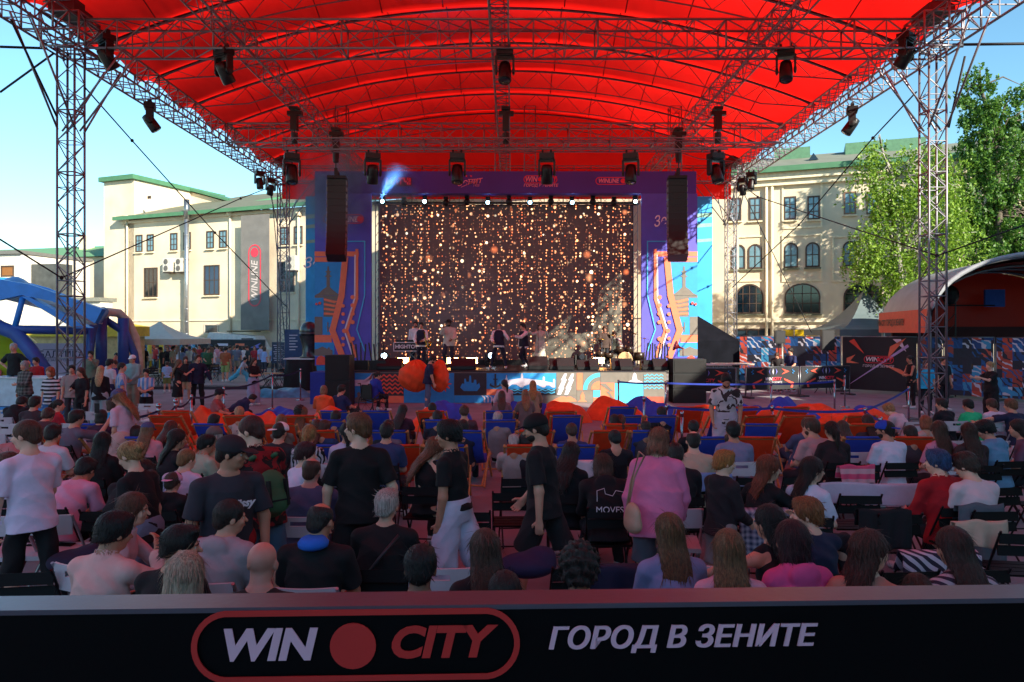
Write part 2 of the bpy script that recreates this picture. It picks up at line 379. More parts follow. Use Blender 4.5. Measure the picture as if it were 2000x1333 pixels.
def top_solid(K, kind, fl=.010):
    s, o, Mu, fem, wd = K['s'], K['o'], K['Mu'], K['fem'], K['wide']; b = Solid()
    e = dict(tee=.016, polo=.014, tank=.010, shirt=.022, hoodie=.032, jacket=.034, blouse=.034, dress=.014, vest=.044, crop=.012, robe=.03).get(kind, .016)
    hem = dict(tee=-.13, polo=-.02, tank=-.08, shirt=-.15, hoodie=-.12, jacket=-.15, blouse=-.22, dress=-.5, vest=-.08, crop=.06, robe=-.85).get(kind, -.12)
    pr = [(z * s, (x * wd + e) * s, (y * wd + e) * s) for z, x, y in (TOR_F if fem else TOR_M) if z > hem + .03 and z < .49]
    loose = dict(tee=.014, shirt=.02, blouse=.05, dress=.10, jacket=.015, hoodie=0.01, robe=.2).get(kind, .004)
    if kind == 'dress': pr = [(hem * s, (.21) * s, (.17) * s), (-.12 * s, .19 * s, .145 * s)] + [q for q in pr if q[0] > -.1 * s]
    elif kind == 'robe': pr = [(hem * s, .26 * s, .24 * s), (-.3 * s, .20 * s, .17 * s)] + [q for q in pr if q[0] > -.1 * s]
    else:
        hx, hyy = pr[0][1] + loose * s, pr[0][2] + loose * s
        if kind in ('tee', 'shirt', 'blouse', 'jacket', 'hoodie', 'polo', 'vest'):
            w1 = (.143 if fem else .15) * wd * s + (e * .7 + loose) * s
            pr = [(q[0], max(q[1], w1 if q[0] < .3 * s else 0), max(q[2], (.108 * wd + e + loose * .6) * s if q[0] < .3 * s else 0)) for q in pr]
        pr = [(q[0], max(q[1], (.166 * wd + e + .012) * s) if q[0] < .06 * s else q[1], max(q[2], (.118 * wd + e + .008) * s) if q[0] < .06 * s else q[2]) for q in pr]
        pr = [(hem * s, max(hx, (.166 * wd + e + .014) * s if hem < 0 else 0), max(hyy, (.12 * wd + e + .026) * s if hem < 0 else 0))] + pr
    pr = [q for q in pr if q[0] < .47 * s]; pr.append((.488 * s, (.068 + e * .5) * s, (.062 + e * .5) * s))
    b.loft(o, Mu, pr, k=.01, f=fl, bend=K['bend'], L=.5 * s)
    if kind in ('tank', 'vest', 'crop'):
        for sd in (-1, 1): b.cone(K['tp'](sd * .07 * s, 0, .455 * s), K['tp'](sd * .12 * s, 0, .435 * s), .045 * s, .045 * s, k=.02)
        if kind == 'vest': return b
    else:
        full = kind in ('shirt', 'hoodie', 'jacket', 'blouse', 'robe'); t = (.86 if fem else 1.0) * (.5 + .5 * wd)
        for nm, sd in (('la', -1), ('ra', 1)):
            S, E, W = K[nm]; r0 = (.053 * t + e * .75) * s
            b.cone(K['tp'](sd * .045 * s, -.005, .448 * s), S, .046 * s + e * s * .5, r0, k=.035)
            if full:
                b.cone(S, E, r0, (.044 * t + e * .8) * s, k=.016, f=fl); b.cone(E, E + (W - E) * .94, (.044 * t + e * .8) * s, (.034 + e * .5) * s, k=.014, f=fl * .8, c1=True)
            else:
                b.cone(S, S + (E - S) * (.80 if kind == 'tee' else .66), r0, (.053 * t + e + .006) * s, k=.018, c1=True, f=fl * .7)
    if kind == 'hoodie':
        b.ell(K['tp'](0, -.10 * s, .45 * s), V(.10, .045, .075) * s, Mu, k=.03).cone(K['tp'](-.07 * s, -.045 * s, .475 * s), K['tp'](.07 * s, -.045 * s, .475 * s), .035 * s, k=.03)
    if kind in ('polo', 'shirt', 'jacket'):
        b.cone(K['tp'](0, -.012 * s, .46 * s), K['tp'](0, -.004 * s, .525 * s), (.072 if fem else .078) * s, (.062 if fem else .07) * s, k=.008, c1=True)
    b.cone(K['nb'] + (K['tp'](0, 0, .5 * s) - K['tp'](0, 0, .4 * s)) * .15, K['nb'] + (K['hc'] - K['nb']) * .9, (.056 if fem else .066) * s, .05 * s, k=.004, sub=True)
    return b
def bottom_solid(K, kind, fl=.009):
    s, o, Mt, fem, wd = K['s'], K['o'], K['Mt'], K['fem'], K['wide']; b = Solid()
    e = dict(jeans=.008, wide=.030, shorts=.02, tights=.006, skirt=.02).get(kind, .012)
    b.loft(o, Mt, [(z * s, (x * wd + e) * s, (y * wd + e) * s) for z, x, y in ((-.13, .13, .10), (-.04, .164, .116), (.03, .160, .113), (.08, .15, .105))], k=.02, f=fl * .5)
    for nm, sd in (('ll', -1), ('rl', 1)):
        h, kn, an = K['leg'][nm]; w2 = .03 * s if kind == 'wide' else 0
        if kind == 'shorts': b.cone(h, kn + (kn - h) * -.03, (.086 * wd + e) * s, (.082 + e) * s, k=.04, c1=True, f=fl)
        elif kind == 'skirt': b.cone(h, h + (kn - h) * .75, (.1 * wd + e) * s, (.105 + e) * s, k=.09, c1=True, f=fl)
        else:
            b.cone(h, kn, (.082 * wd + e) * s, (.068 + e) * s + w2, k=.03, f=fl); b.cone(kn, an + (kn - an) * .04, (.066 + e) * s + w2, (.046 + e) * s + w2 * 1.3, k=.03, c1=True, f=fl)
    return b
def shoe_solid(K, nm, sd):
    s = K['s']; h, kn, an = K['leg'][nm]; b = Solid(); fy = V(sd * .14, 1, 0); fy /= np.linalg.norm(fy)
    b.cone(an + V(0, -.03, -.03) * s, an + fy * .16 * s + V(0, 0, -.036 * s), .047 * s, .036 * s, k=.02).cone(an + V(0, -.005, .03) * s, an + V(0, -.005, -.02) * s, .05 * s, .05 * s, k=.02)
    b.cut(an + V(0, 0, -.075 * s), V(0, 0, -1)); return b
def hair_solid(style):           # built in the head's own frame: origin mid-head, y to the face
    b = Solid(); inf = dict(buzz=.003, short=.012, crew=.008, messy=.016, curly=.03, bob=.016, long=.012, bun=.010, pony=.008, balding=.004, wavy=.016, under=.012, mop=.017).get(style, .012)
    b.ell(V(0, -.016, .030 + inf * .35), V(.080 + inf, .100 + inf, .090 + inf * 1.1), k=.02)
    sk = 60 if style != 'curly' else 35
    if style in ('short', 'crew', 'buzz', 'balding', 'messy', 'under', 'curly', 'mop'):
        b.ell(V(0, -.075, -.035), V(.060 + inf * .6, .035 + inf, .05), k=.03)
        for sd in (-1, 1): b.ell(V(sd * .073, .008, .0), V(.008 + inf * .5, .022, .035), k=.012)
        b.cut(V(0, -.05, -.082 if style not in ('under', 'mop', 'curly') else -.06), V(0, .10, -1))
        if style in ('messy', 'under', 'curly', 'mop', 'short'): b.ell(V(.01, .05, .098), V(.060, .045, .026 + inf * .4), k=.03)
    if style in ('bob', 'long', 'wavy', 'bun', 'pony'):
        lw = style in ('long', 'wavy')
        if style == 'bob': b.loft(V(0, 0, 0), np.eye(3), [(-.125, .085, .07, -.03), (-.08, .102, .09, -.025), (0, .100, .092, -.02), (.05, .09, .09, -.02)], k=.02)
        if lw:
            w_ = .012 if style == 'wavy' else 0
            b.loft(V(0, 0, 0), np.eye(3), [(-.46, .045, .018, -.155), (-.36, .085 + w_, .028, -.155), (-.26, .105 + w_, .036, -.14), (-.16, .105 + w_, .045, -.105), (-.08, .10 + w_, .062, -.06), (0, .096, .08, -.035), (.05, .088, .09, -.02)], k=.02)
        if style == 'pony': b.ell(V(0, -.085, -.03), V(.055, .03, .05), k=.03).cone(V(0, -.115, .04), V(0, -.150, -.02), .03, .036, k=.02).cone(V(0, -.150, -.02), V(0, -.145, -.24), .036, .014, k=.02)
        if style == 'bun': b.ell(V(0, -.08, -.03), V(.055, .03, .045), k=.03).ell(V(0.0, -.125, .035), V(.052, .042, .048), k=.012)
    # the face shows through
    fz = -.055 if style not in ('mop',) else -.07
    b.ell(V(0, .135, fz), V(.078 if style != 'mop' else .07, .118, .118), k=.012, sub=True)
    if style == 'balding': b.ell(V(0, .01, .14), V(.075, .10, .07), k=.02, sub=True)
    b.ell(V(-.10, .02, -.075), V(.03, .05, .05), k=.01, sub=True) if style in ('short', 'crew', 'buzz') else None
    b.ell(V(.10, .02, -.075), V(.03, .05, .05), k=.01, sub=True) if style in ('short', 'crew', 'buzz') else None
    amp = dict(buzz=.0008, crew=.0015, balding=.001, curly=.010, messy=.005, mop=.003, wavy=.005, short=.0018).get(style, .002)
    def post(P, d):
        x, y, z = P[:, 0], P[:, 1], P[:, 2]
        if style in ('curly',): return d + amp * (np.sin(95 * x + 40 * z) * np.sin(88 * y + 31 * x) + .6 * np.sin(110 * z + 60 * y))
        ph = np.arctan2(x, -(y + .01)); return d + amp * (np.sin(ph * 21 + 6 * np.sin(z * 17)) * .6 + .5 * np.sin(ph * 43 + z * 22))
    b.post = post; return b
def strands(me, style, vox):         # loose locks and flyaways added to the hair surface, in the same mesh
    if vox > .012 or style in ('buzz', 'balding', 'crew'): return me
    n0 = len(me.vertices); co = np.empty(n0 * 3); me.vertices.foreach_get('co', co); co = co.reshape(-1, 3); no = np.empty(n0 * 3); me.vertices.foreach_get('normal', no); no = no.reshape(-1, 3)
    rs = np.random.RandomState(7); long_ = style in ('long', 'wavy', 'pony', 'bob'); cnt = 900 if long_ else 320; ix = rs.choice(n0, cnt); p = co[ix] - no[ix] * .003; g = np.array([0, -.15, -1.0]) if long_ else np.array([0, -.5, -.5])
    t = g - no[ix] * (no[ix] @ g)[:, None]; t += rs.normal(size=t.shape) * (.12 if long_ else .35); t /= np.linalg.norm(t, axis=1)[:, None] + 1e-6; sd = np.cross(t, no[ix]); sd /= np.linalg.norm(sd, axis=1)[:, None] + 1e-6
    ln = rs.uniform(.04, .12 if long_ else .055, cnt)[:, None]; w_ = rs.uniform(.0012, .003, cnt)[:, None]; out = rs.uniform(.1, .35, cnt)[:, None] * (.5 if long_ else .3)
    q1 = p + t * ln * .5 + no[ix] * ln * out * .6; q2 = p + t * ln + no[ix] * ln * out
    vs = np.stack([p - sd * w_, p + sd * w_, q1 + sd * w_, q1 - sd * w_, q2], 1).reshape(-1, 3); k = np.arange(cnt) * 5 + n0
    V2 = np.concatenate([co, vs]); nf = len(me.polygons); lv = np.empty(nf * 4, np.int32); me.loops.foreach_get('vertex_index', lv); F2 = [tuple(f) for f in lv.reshape(-1, 4).tolist()] + [(int(a), int(a + 1), int(a + 2), int(a + 3)) for a in k] + [(int(a + 3), int(a + 2), int(a + 4)) for a in k]
    m2 = bpy.data.meshes.new('hair'); m2.from_pydata(V2.tolist(), [], F2); m2.polygons.foreach_set('use_smooth', [True] * len(F2)); m2.materials.append(me.materials[0]); m2.update(); bpy.data.meshes.remove(me); return m2
MESHC = {}
def cached(key, fn):
    if key not in MESHC: MESHC[key] = fn()
    return MESHC[key]
def freeze(x): return tuple(sorted((k, freeze(v)) for k, v in x.items())) if isinstance(x, dict) else x
SKIN = dict(a='d69a7e', b='c4866a', c='94624a', d='e8b498', e='5b3a2a')
HAIRC = dict(brown='4a3022', dark='221813', black='0a0909', blond='a8814e', ginger='a0522a', grey='b5aca5', white='d8d0c4', auburn='5a2a1c', light='7a5636', blue='26456e')
def fabric(c, rough=.85):
    c = lin(c); q = 1.3 if sum(c) > .6 else 1.0; c = tuple(min(.86, x * q) for x in c)
    return mat(c, rough, var=.08, scale=9, bump=.28, bscale=17)
PERSONS = []
def person(px, d, rz, label, pose=STAND, top=('tee', '222226'), bot=('jeans', '202228'), hair=('short', 'brown'), skin='a', H=1.75, fem=False, wide=1.0, shoes='dddddd',
           vox=None, cap=None, face=False, group='people in the audience', y=None, x=None, z0=0.0, beard=None, tint=None, hands=True, topmat=None, botmat=None):
    """rz: the way the person faces, in degrees; 0 = away from the camera, 90 = to the left, -90 = to the right, 180 = towards the camera"""
    if vox is None: vox = .008 if d < 6.9 else (.011 if d < 10 else (.015 if d < 17 else .020))
    if vox > .014: hands = vox < .021
    X = PX(px, d) if x is None else x
    o = empty('person', (X, d, z0), R(rz), label, 'person', group); fem = bool(fem)
    kb = (freeze(pose), fem, round(H, 2), wide, vox); K = skeleton(pose, fem, H, wide)
    sm = mat(SKIN.get(skin, skin), .55, var=.08, scale=12, bump=.08, bscale=90)
    link('body', cached(('b',) + kb + (hands,), lambda: body_solid(K, pose, hands).mesh('body', sm, vox)), o, sm)
    nm = dict(tee='tee_shirt', polo='polo_shirt', tank='tank_top', shirt='shirt', hoodie='hoodie', jacket='jacket', blouse='blouse', dress='dress', vest='waistcoat', crop='crop_top', robe='dress')
    if top:
        for q in (top if isinstance(top[0], tuple) else (top,)):
            m = topmat if topmat else fabric(q[1])
            if nm[q[0]] == 'waistcoat': m = fabric(q[1])
            link(nm[q[0]], cached(('t', q[0]) + kb, lambda: top_solid(K, q[0]).mesh(q[0], m, vox)), o, m)
    if bot:
        m = botmat if botmat else fabric(bot[1])
        link(dict(jeans='trousers', wide='trousers', shorts='shorts', tights='leggings', skirt='skirt')[bot[0]], cached(('p', bot[0]) + kb, lambda: bottom_solid(K, bot[0]).mesh(bot[0], m, vox)), o, m)
    if shoes and vox < .021:
        m = mat(shoes, .5, var=.05)
        for leg, sd in (('ll', -1), ('rl', 1)): link('shoe', cached(('s', leg) + kb, lambda: shoe_solid(K, leg, sd).mesh('shoe', m, max(vox, .01))), o, m)
    hs_ = K['s'] * (.97 if fem else 1.0)
    HM = Matrix.Translation(Vector(K['hc'])) @ Matrix(K['Mh'].tolist()).to_4x4() @ Matrix.Scale(hs_, 4)
    hv = max(vox * .8, .006)
    if hair:
        hc = lin(HAIRC.get(hair[1], hair[1])); hm = mat(hc, .48, var=.65, scale=5, streak=(26, 26, 1.6), bump=.7, bscale=9)
        h = link('hair', cached(('h', hair[0], hv), lambda: strands(hair_solid(hair[0]).mesh('hair', hm, hv), hair[0], vox)), o, hm); h.matrix_basis = HM
    if beard:
        bm = mat(lin(HAIRC.get(beard, beard)), .7, var=.3, scale=60)
        def bf():
            b = Solid(); b.ell(V(0, .030, -.062), V(.062, .066, .058), k=.02).ell(V(0, .10, -.02), V(.045, .05, .035), k=.01, sub=True).ell(V(0, .11, -.058), V(.02, .02, .007), k=.004, sub=True).cut(V(0, .01, 0), V(0, -1, 0)); return b.mesh('beard', bm, .007)
        h = link('beard', cached(('beard',), bf), o, bm); h.matrix_basis = HM
    if cap:
        kind, cc = cap[0], cap[1]; cm = fabric(cc); ag = cap[2] if len(cap) > 2 else 0
        def cf():
            b = Solid(); b.ell(V(0, -.014, .045), V(.096, .114, .092), k=.01)
            if kind == 'cap': b.ell(V(0, .125, .035), V(.068, .075, .008), Rx(-.18), k=.012)
            if kind == 'hat': b.ell(V(0, -.01, .045), V(.17, .18, .010), k=.01)
            b.cut(V(0, 0, .018 if kind == 'cap' else .03), V(0, -.05, -1)); return b.mesh('cap', cm, .006)
        h = link('cap' if kind == 'cap' else 'hat', cached((kind, 'cap'), cf), o, cm); h.matrix_basis = HM @ Matrix.Rotation(R(ag), 4, 'Z')
    if face:
        em = cached('eye_m', eye_mat); bm = mat(lin(HAIRC.get(hair[1], '3a2418') if hair else '3a2418'), .8); lm = mat('8e4640', .5)
        def ef(): b = MB(); b.sph((0, 0, 0), .0115, 10, 8); return b.mesh('eye', em, True)
        def wf(): b = MB(); b.tube([(-.02, -.004, -.003), (-.007, .002, .003), (.008, .001, .002), (.02, -.007, -.004)], [.002, .0035, .0035, .0015], 5); return b.mesh('eyebrow', bm, True)
        def lf(): b = MB(); b.sph((0, 0, .003), (.021, .006, .004), 10, 6); b.sph((0, 0, -.004), (.018, .0065, .0045), 10, 6); return b.mesh('lips', lm, True)
        for sd in (-1, 1):
            h = link('eye', cached('eye', ef), o); h.matrix_basis = HM @ Matrix.Translation((sd * .031, .0755, .0))
            h = link('eyebrow', cached('brow', wf), o, bm); h.matrix_basis = HM @ Matrix.Translation((sd * .032, .0955, .021))
        h = link('lips', cached('lips', lf), o, lm); h.matrix_basis = HM @ Matrix.Translation((0, .1035, -.055))
    PERSONS.append(o); o['_'] = 0; del o['_']
    return o, K
def eye_mat():
    m = bpy.data.materials.new('eye'); m.use_nodes = True; n = m.node_tree.nodes; L = m.node_tree.links; b = n['Principled BSDF']; b.inputs['Roughness'].default_value = .15
    tc = n.new('ShaderNodeTexCoord'); s = n.new('ShaderNodeSeparateXYZ'); c = n.new('ShaderNodeValToRGB'); c.color_ramp.interpolation = 'CONSTANT'
    c.color_ramp.elements[0].color = (.7, .66, .62, 1); c.color_ramp.elements[1].position = .0092; c.color_ramp.elements[1].color = (.05, .03, .02, 1)
    L.new(tc.outputs['Object'], s.inputs[0]); L.new(s.outputs[1], c.inputs[0]); L.new(c.outputs[0], b.inputs['Base Color']); return m
# ================================================================== THE SITE
def asphalt():
    m = mat('8a888c', .9, var=.18, scale=1.2, bump=.3, bscale=60); return m
g = MB(); g.box((0, 900, -.25), (3000, 2200, .5)); tag(g.build('ground', asphalt()), kind='structure')
k = MB(); k.box((-14, 32.2, .06), (22, .3, .12)); tag(k.build('kerb', mat('3c3c42', .8)), kind='structure')
k = MB(); k.box((-16, 44, .02), (30, 20, .04)); tag(k.build('pavement', mat('8d8c88', .85, var=.2, scale=.6, bump=.2)), kind='structure')
# ------------------------------------------------------------------ trusses
ALU = mat('88888e', .48, .75, var=.10, scale=3)
ALUR = mat('8c8c92', .42, .8, var=.12, scale=3)
def truss(name, a, b, w, h, label, bay=None, rc=.028, rb=.014, group='aluminium roof trusses', up=(0, 0, 1), m=ALU, style=0):
    a = Vector(a); b = Vector(b); L = (b - a).length; d = (b - a).normalized(); u = Vector(up)
    x = d.cross(u).normalized(); y = x.cross(d).normalized(); n = max(1, round(L / (bay or w)))
    root = empty(name, a, 0, label, 'truss', group); C = MB(); B = MB()
    cs = [sx * x * w / 2 + sy * y * h / 2 for (sx, sy) in ((-1, -1), (1, -1), (1, 1), (-1, 1))]
    for c in cs: C.rod(c, c + d * L, rc, 6)
    for i in range(n):
        p, q = d * L * i / n, d * L * (i + 1) / n
        for f in range(4):
            c0, c1 = cs[f], cs[(f + 1) % 4]
            if (i + f) % 2 or style == 1: B.rod(p + c0, q + c1, rb, 4, caps=False)
            else: B.rod(p + c1, q + c0, rb, 4, caps=False)
            if style == 1 or i % 3 == 0: B.rod(p + c0, p + c1, rb, 4, caps=False)
    for i in range(0, n + 1, 4):
        for f in range(4): B.rod(d * L * i / n + cs[f], d * L * i / n + cs[(f + 1) % 4], rb * 1.6, 4)
    C.build('chord_tubes', m, root, True); B.build('lattice', m, root, True); return root
XL, XR, YF, YB, ZB, ZT = -12.0, 11.45, 20.0, 38.0, 10.14, 10.92
YN = -1.0
XC = (XL + XR) / 2
for (X, Y, lb) in ((XL, YF + .2, 'square lattice truss tower at the front left, before the blue tent'), (XR, YF + .2, 'square lattice truss tower at the front right of the canopy beside the trees'),
                   (XL + .3, YB, 'square lattice truss tower behind the stage on the left, by the big trophy'), (XR - .25, YB, 'square lattice truss tower behind the stage on the right, by the black tent')):
    t = truss('truss_tower', (X, Y, .12), (X, Y, ZB), .47, .47, lb, .42, .03, .015, 'truss towers holding up the canopy', up=(0, 1, 0))
    b = MB()
    for sx in (-1, 1):
        b.box((sx * .24, 0, -.06), (.12, 1.4, .1)); b.box((0, sx * .24, -.058), (1.4, .12, .1))
    b.build('base_plate', ALUR, t)
    s = MB(); z0 = ZB - .12 + .0
    for c in ((-1, -1), (1, -1), (1, 1), (-1, 1)): s.rod((c[0] * .5, c[1] * .5, z0 - .1), (c[0] * .5, c[1] * .5, z0 + .9), .03)
    for z in (z0 - .05, z0 + .4, z0 + .88):
        for i in range(4):
            c = ((-1, -1), (1, -1), (1, 1), (-1, 1)); s.rod((c[i][0] * .5, c[i][1] * .5, z), (c[(i + 1) % 4][0] * .5, c[(i + 1) % 4][1] * .5, z), .03)
            s.rod((c[i][0] * .5, c[i][1] * .5, z), (c[(i + 1) % 4][0] * .5, c[(i + 1) % 4][1] * .5, z0 + .4), .018)
    s.build('sleeve_block', ALUR, t, True)
    q = MB(); q.box((0, 0, z0 + 1.0), (.7, .9, .25)); q.box((.1, -.1, z0 + 1.2), (.4, .5, .2)); q.build('hoist_box', mat('3a3a40', .6), t)
    # raking struts
    s = MB(); inn = 1 if X < 0 else -1; zl = 7.95 - .12
    for sx in (-.24, .24):
        s.rod((sx, 0, zl), (sx + inn * 1.9, -.2, z0 + .15), .028); s.rod((sx, .2, zl), (sx, 2.1, z0 + .15), .028); s.rod((sx, -.2, zl), (sx, -2.1, z0 + .15), .028)
    s.build('brace', ALUR, t, True)
zc = (ZB + ZT) / 2
truss('truss_beam', (XL + .5, YF + .4, zc), (XR - .5, YF + .4, zc), .8, .78, 'wide box truss across the front of the canopy between the front towers', .85, .036, .019, style=1)
truss('truss_beam', (XL + .5, 30.4, zc), (XR - .5, 30.4, zc), .8, .78, 'box truss across the canopy above the front edge of the stage', .85, .036, .019, style=1)
truss('truss_beam', (XL + .5, YB, zc), (XR - .5, YB, zc), .6, .78, 'box truss across the back of the canopy behind the banner header', .85, style=1)
truss('truss_beam', (XL, YN, zc), (XL, YB + .5, zc), .8, .78, 'long side truss along the left edge of the canopy', .7, .036, .018, style=1)
truss('truss_beam', (XR, YN, zc), (XR, YB + .5, zc), .8, .78, 'long side truss along the right edge of the canopy', .7, .036, .018, style=1)
truss('truss_beam', (XC - .05, YN, ZB + .3), (XC - .05, YB - .4, ZB + .3), .46, .46, 'narrow truss running down the middle of the canopy towards the stage', .5, .025, .013)
truss('truss_beam', (XC - 7.2, YN, ZB + .35), (XC - 7.2, YB - .4, ZB + .35), .5, .5, 'narrow truss running to the stage left of the middle truss', .5, .025, .013)
truss('truss_beam', (XC + 7.2, YN, ZB + .35), (XC + 7.2, YB - .4, ZB + .35), .5, .5, 'narrow truss running to the stage right of the middle truss', .5, .025, .013)
truss('lighting_truss', (-7.75, 25.3, 8.86), (7.3, 25.3, 8.86), .38, .38, 'low lighting truss on chain hoists carrying six moving heads', .4, .024, .012, 'aluminium roof trusses')
for (px, lb) in ((1035, 'upright truss stub above the banner header near the middle'), (978, 'slim upright truss above the banner header, left of the stub'), (668, 'upright truss stub above the left end of the header'), (1318, 'upright truss stub above the right end of the header')):
    X = PX(px, 33.5); truss('truss_stub', (X, 33.5, 8.6), (X, 33.5, 12.6), .5, .5, lb, .5, .022, .012, 'truss stubs behind the header', up=(0, 1, 0))
# arched ribs + fabric
RISE = 2.35
def archz(x, z0=ZT + .1, rise=RISE):
    u = (x - XC) / (XR - XL) * 2; return z0 + rise * (1 - abs(u) ** 2.0)
YR = [22.0 + 3.0 * i for i in range(-8, 6)] + [38.6]
ribm = mat('7c7c82', .45, .7); SHADE_SEAM = mat('8e0c14', .8)
places = ['nearest the camera', 'second', 'third']
nr = 0
for i, y in enumerate(YR):
    if y < 10 or y > 38.2: continue
    r = MB(); N = 34; zz = []
    for j in range(N + 1):
        x = XL + (XR - XL) * j / N; zz.append((x, archz(x), archz(x) - .68 * min(1, (1 - abs((x - XC) / (XR - XL) * 2)) * 5 + .12)))
    r.tube([(x, 0, a) for x, a, b in zz], .032, 6); r.tube([(x, 0, b) for x, a, b in zz], .026, 5)
    for j in range(N):
        a, b = zz[j], zz[j + 1]
        if j % 2: r.rod((a[0], 0, a[1]), (b[0], 0, b[2]), .012, 4)
        else: r.rod((a[0], 0, a[2]), (b[0], 0, b[1]), .012, 4)
    nr += 1
    o = r.build('arched_rib', ribm, None, True, (0, y, 0))
    q = MB(); q.grid(lambda u, v: (XL + (XR - XL) * u, -.11 + .22 * v, archz(XL + (XR - XL) * u) + .045 - .03 * (2 * v - 1) ** 2), 34, 2); q.build('rib_shade_strip', SHADE_SEAM, o, True)  # darker red strip painting in the shade along each rib
    tag(o, ['', '', ''][0] + 'arched lattice rib under the red canopy, %s from the stage' % (['tenth', 'ninth', 'eighth', 'seventh', 'sixth', 'fifth', 'fourth', 'third', 'second', 'nearest'][min(9, nr - 1)]), 'rib', 'arched ribs under the canopy')
def redfab(c='e21610', tr=.76):
    m = bpy.data.materials.new('red_canvas'); m.use_nodes = True; n = m.node_tree.nodes; L = m.node_tree.links
    b = n['Principled BSDF']; b.inputs['Roughness'].default_value = .55
    tc = n.new('ShaderNodeTexCoord'); nz = n.new('ShaderNodeTexNoise'); nz.inputs['Scale'].default_value = .35; nz.inputs['Detail'].default_value = 4
    L.new(tc.outputs['Object'], nz.inputs['Vector']); cr = n.new('ShaderNodeValToRGB'); c = lin(c)
    cr.color_ramp.elements[0].position = .3; cr.color_ramp.elements[1].position = .7
    cr.color_ramp.elements[0].color = (*[x * .85 for x in c], 1); cr.color_ramp.elements[1].color = (*[min(1, x * 1.15) for x in c], 1)
    L.new(nz.outputs['Fac'], cr.inputs[0]); L.new(cr.outputs[0], b.inputs['Base Color'])
    n2 = n.new('ShaderNodeTexNoise'); n2.inputs['Scale'].default_value = 1.6; mp = n.new('ShaderNodeMapping'); mp.inputs['Scale'].default_value = (1, .35, 1)
    L.new(tc.outputs['Object'], mp.inputs[0]); L.new(mp.outputs[0], n2.inputs['Vector']); bp = n.new('ShaderNodeBump'); bp.inputs['Strength'].default_value = .25; bp.inputs['Distance'].default_value = .1
    L.new(n2.outputs['Fac'], bp.inputs['Height']); L.new(bp.outputs[0], b.inputs['Normal'])
    t = n.new('ShaderNodeBsdfTranslucent'); L.new(cr.outputs[0], t.inputs[0]); L.new(bp.outputs[0], t.inputs['Normal']); mx = n.new('ShaderNodeMixShader'); mx.inputs[0].default_value = tr
    L.new(b.outputs[0], mx.inputs[1]); L.new(t.outputs[0], mx.inputs[2]); L.new(mx.outputs[0], n['Material Output'].inputs[0]); return m
REDF = redfab()
can = empty('canopy', (0, 0, 0), 0, 'huge arched translucent red fabric canopy over the audience and stage', 'canopy')
f = MB()
def fab(u, v):
    x = XL - .5 + (XR - XL + 1.0) * u; Y0, Y1 = YR[0], 38.6; y = Y0 + (Y1 - Y0) * v
    ph = ((y - 22.0) / 3.0) % 1.0; lift = .62 * math.sin(math.pi * ph ** .75) * (1 - abs(u - .5) * 1.0) + .02 * math.sin(u * 60 + ph * 5)
    return (x, y, archz(x) + .06 + lift)
f.grid(fab, 60, 240); f.build('roof_fabric', REDF, can, True)
for i in range(1, 12):
    u0 = i / 12; q = MB(); q.grid(lambda u, v: (fab(u0, v)[0] - .02 + .04 * u, fab(u0, v)[1], fab(u0, v)[2] - .012), 1, 240); q.build('seam', SHADE_SEAM, can, True)
f = MB(); f.grid(lambda u, v: (XL + .1 + (XR - XL - .2) * u, 38.4 + .06 * math.sin(u * 40), 9.35 + (archz(XL + .1 + (XR - XL - .2) * u) + .62 - 9.35) * v), 60, 10)
f.build('back_curtain', REDF, can, True)
# guy straps
GUY = mat('18181c', .7)
def guy(pts, lb, r=.022):
    b = MB(); p0 = Vector(pts[0]); b.tube([Vector(p) - p0 for p in pts], r, 5)
    for p in pts[1:-1]: b.sph(Vector(p) - p0, .06, 6, 5)
    o = b.build('guy_strap', GUY, None, True, p0); tag(o, lb, 'strap', 'guy straps of the canopy')
guy([PT(0, 181, 19.5), PT(105, 105, 20)], 'black strap rising from the left edge of the picture to the front left tower head', .03)
guy([PT(22, 40, 17.3), PT(112, 230, 20)], 'black strap from the side truss down to the left face of the front left tower', .03)
guy([PT(0, 92, 19), PT(92, 95, 20)], 'thick black cable running level off the left side of the tower head', .035)
guy([PT(1860, 88, 20), PT(2010, 86, 19)], 'thick black cable running level off the right side of the tower head', .04)
guy([PT(165, 170, 20.3), PT(258, 275, 24.5), PT(420, 455, 31), PT(560, 600, 37.6)], 'long strap from the front left tower down to the back left tower')
guy([PT(0, 468, 17), PT(120, 543, 20), PT(470, 388, 34), PT(543, 360, 37.6)], 'strap wrapped round the front left tower and running up to the back left tower head')
guy([PT(1790, 180, 20.3), PT(1705, 270, 24), PT(1560, 440, 31), PT(1430, 562, 37.6)], 'long strap from the front right tower down to the back right tower')
guy([PT(2000, 440, 19), PT(1830, 500, 20), PT(1480, 385, 34), PT(1450, 362, 37.6)], 'strap wrapped round the front right tower and running up to the back right tower head')
guy([PT(1450, 372, 38), PT(1585, 650, 35.5)], 'dark strap dropping from the back right truss corner to the fence')
guy([PT(1450, 372, 38), PT(1412, 440, 38)], 'short strap from the back right truss corner to the tower')
guy([PT(530, 372, 37.5), PT(560, 700, 37)], 'strap hanging from the back left corner beside the tower')
guy([PT(1885, 110, 19.4), PT(1853, 250, 20)], 'steel strut outside the front right tower', .03)
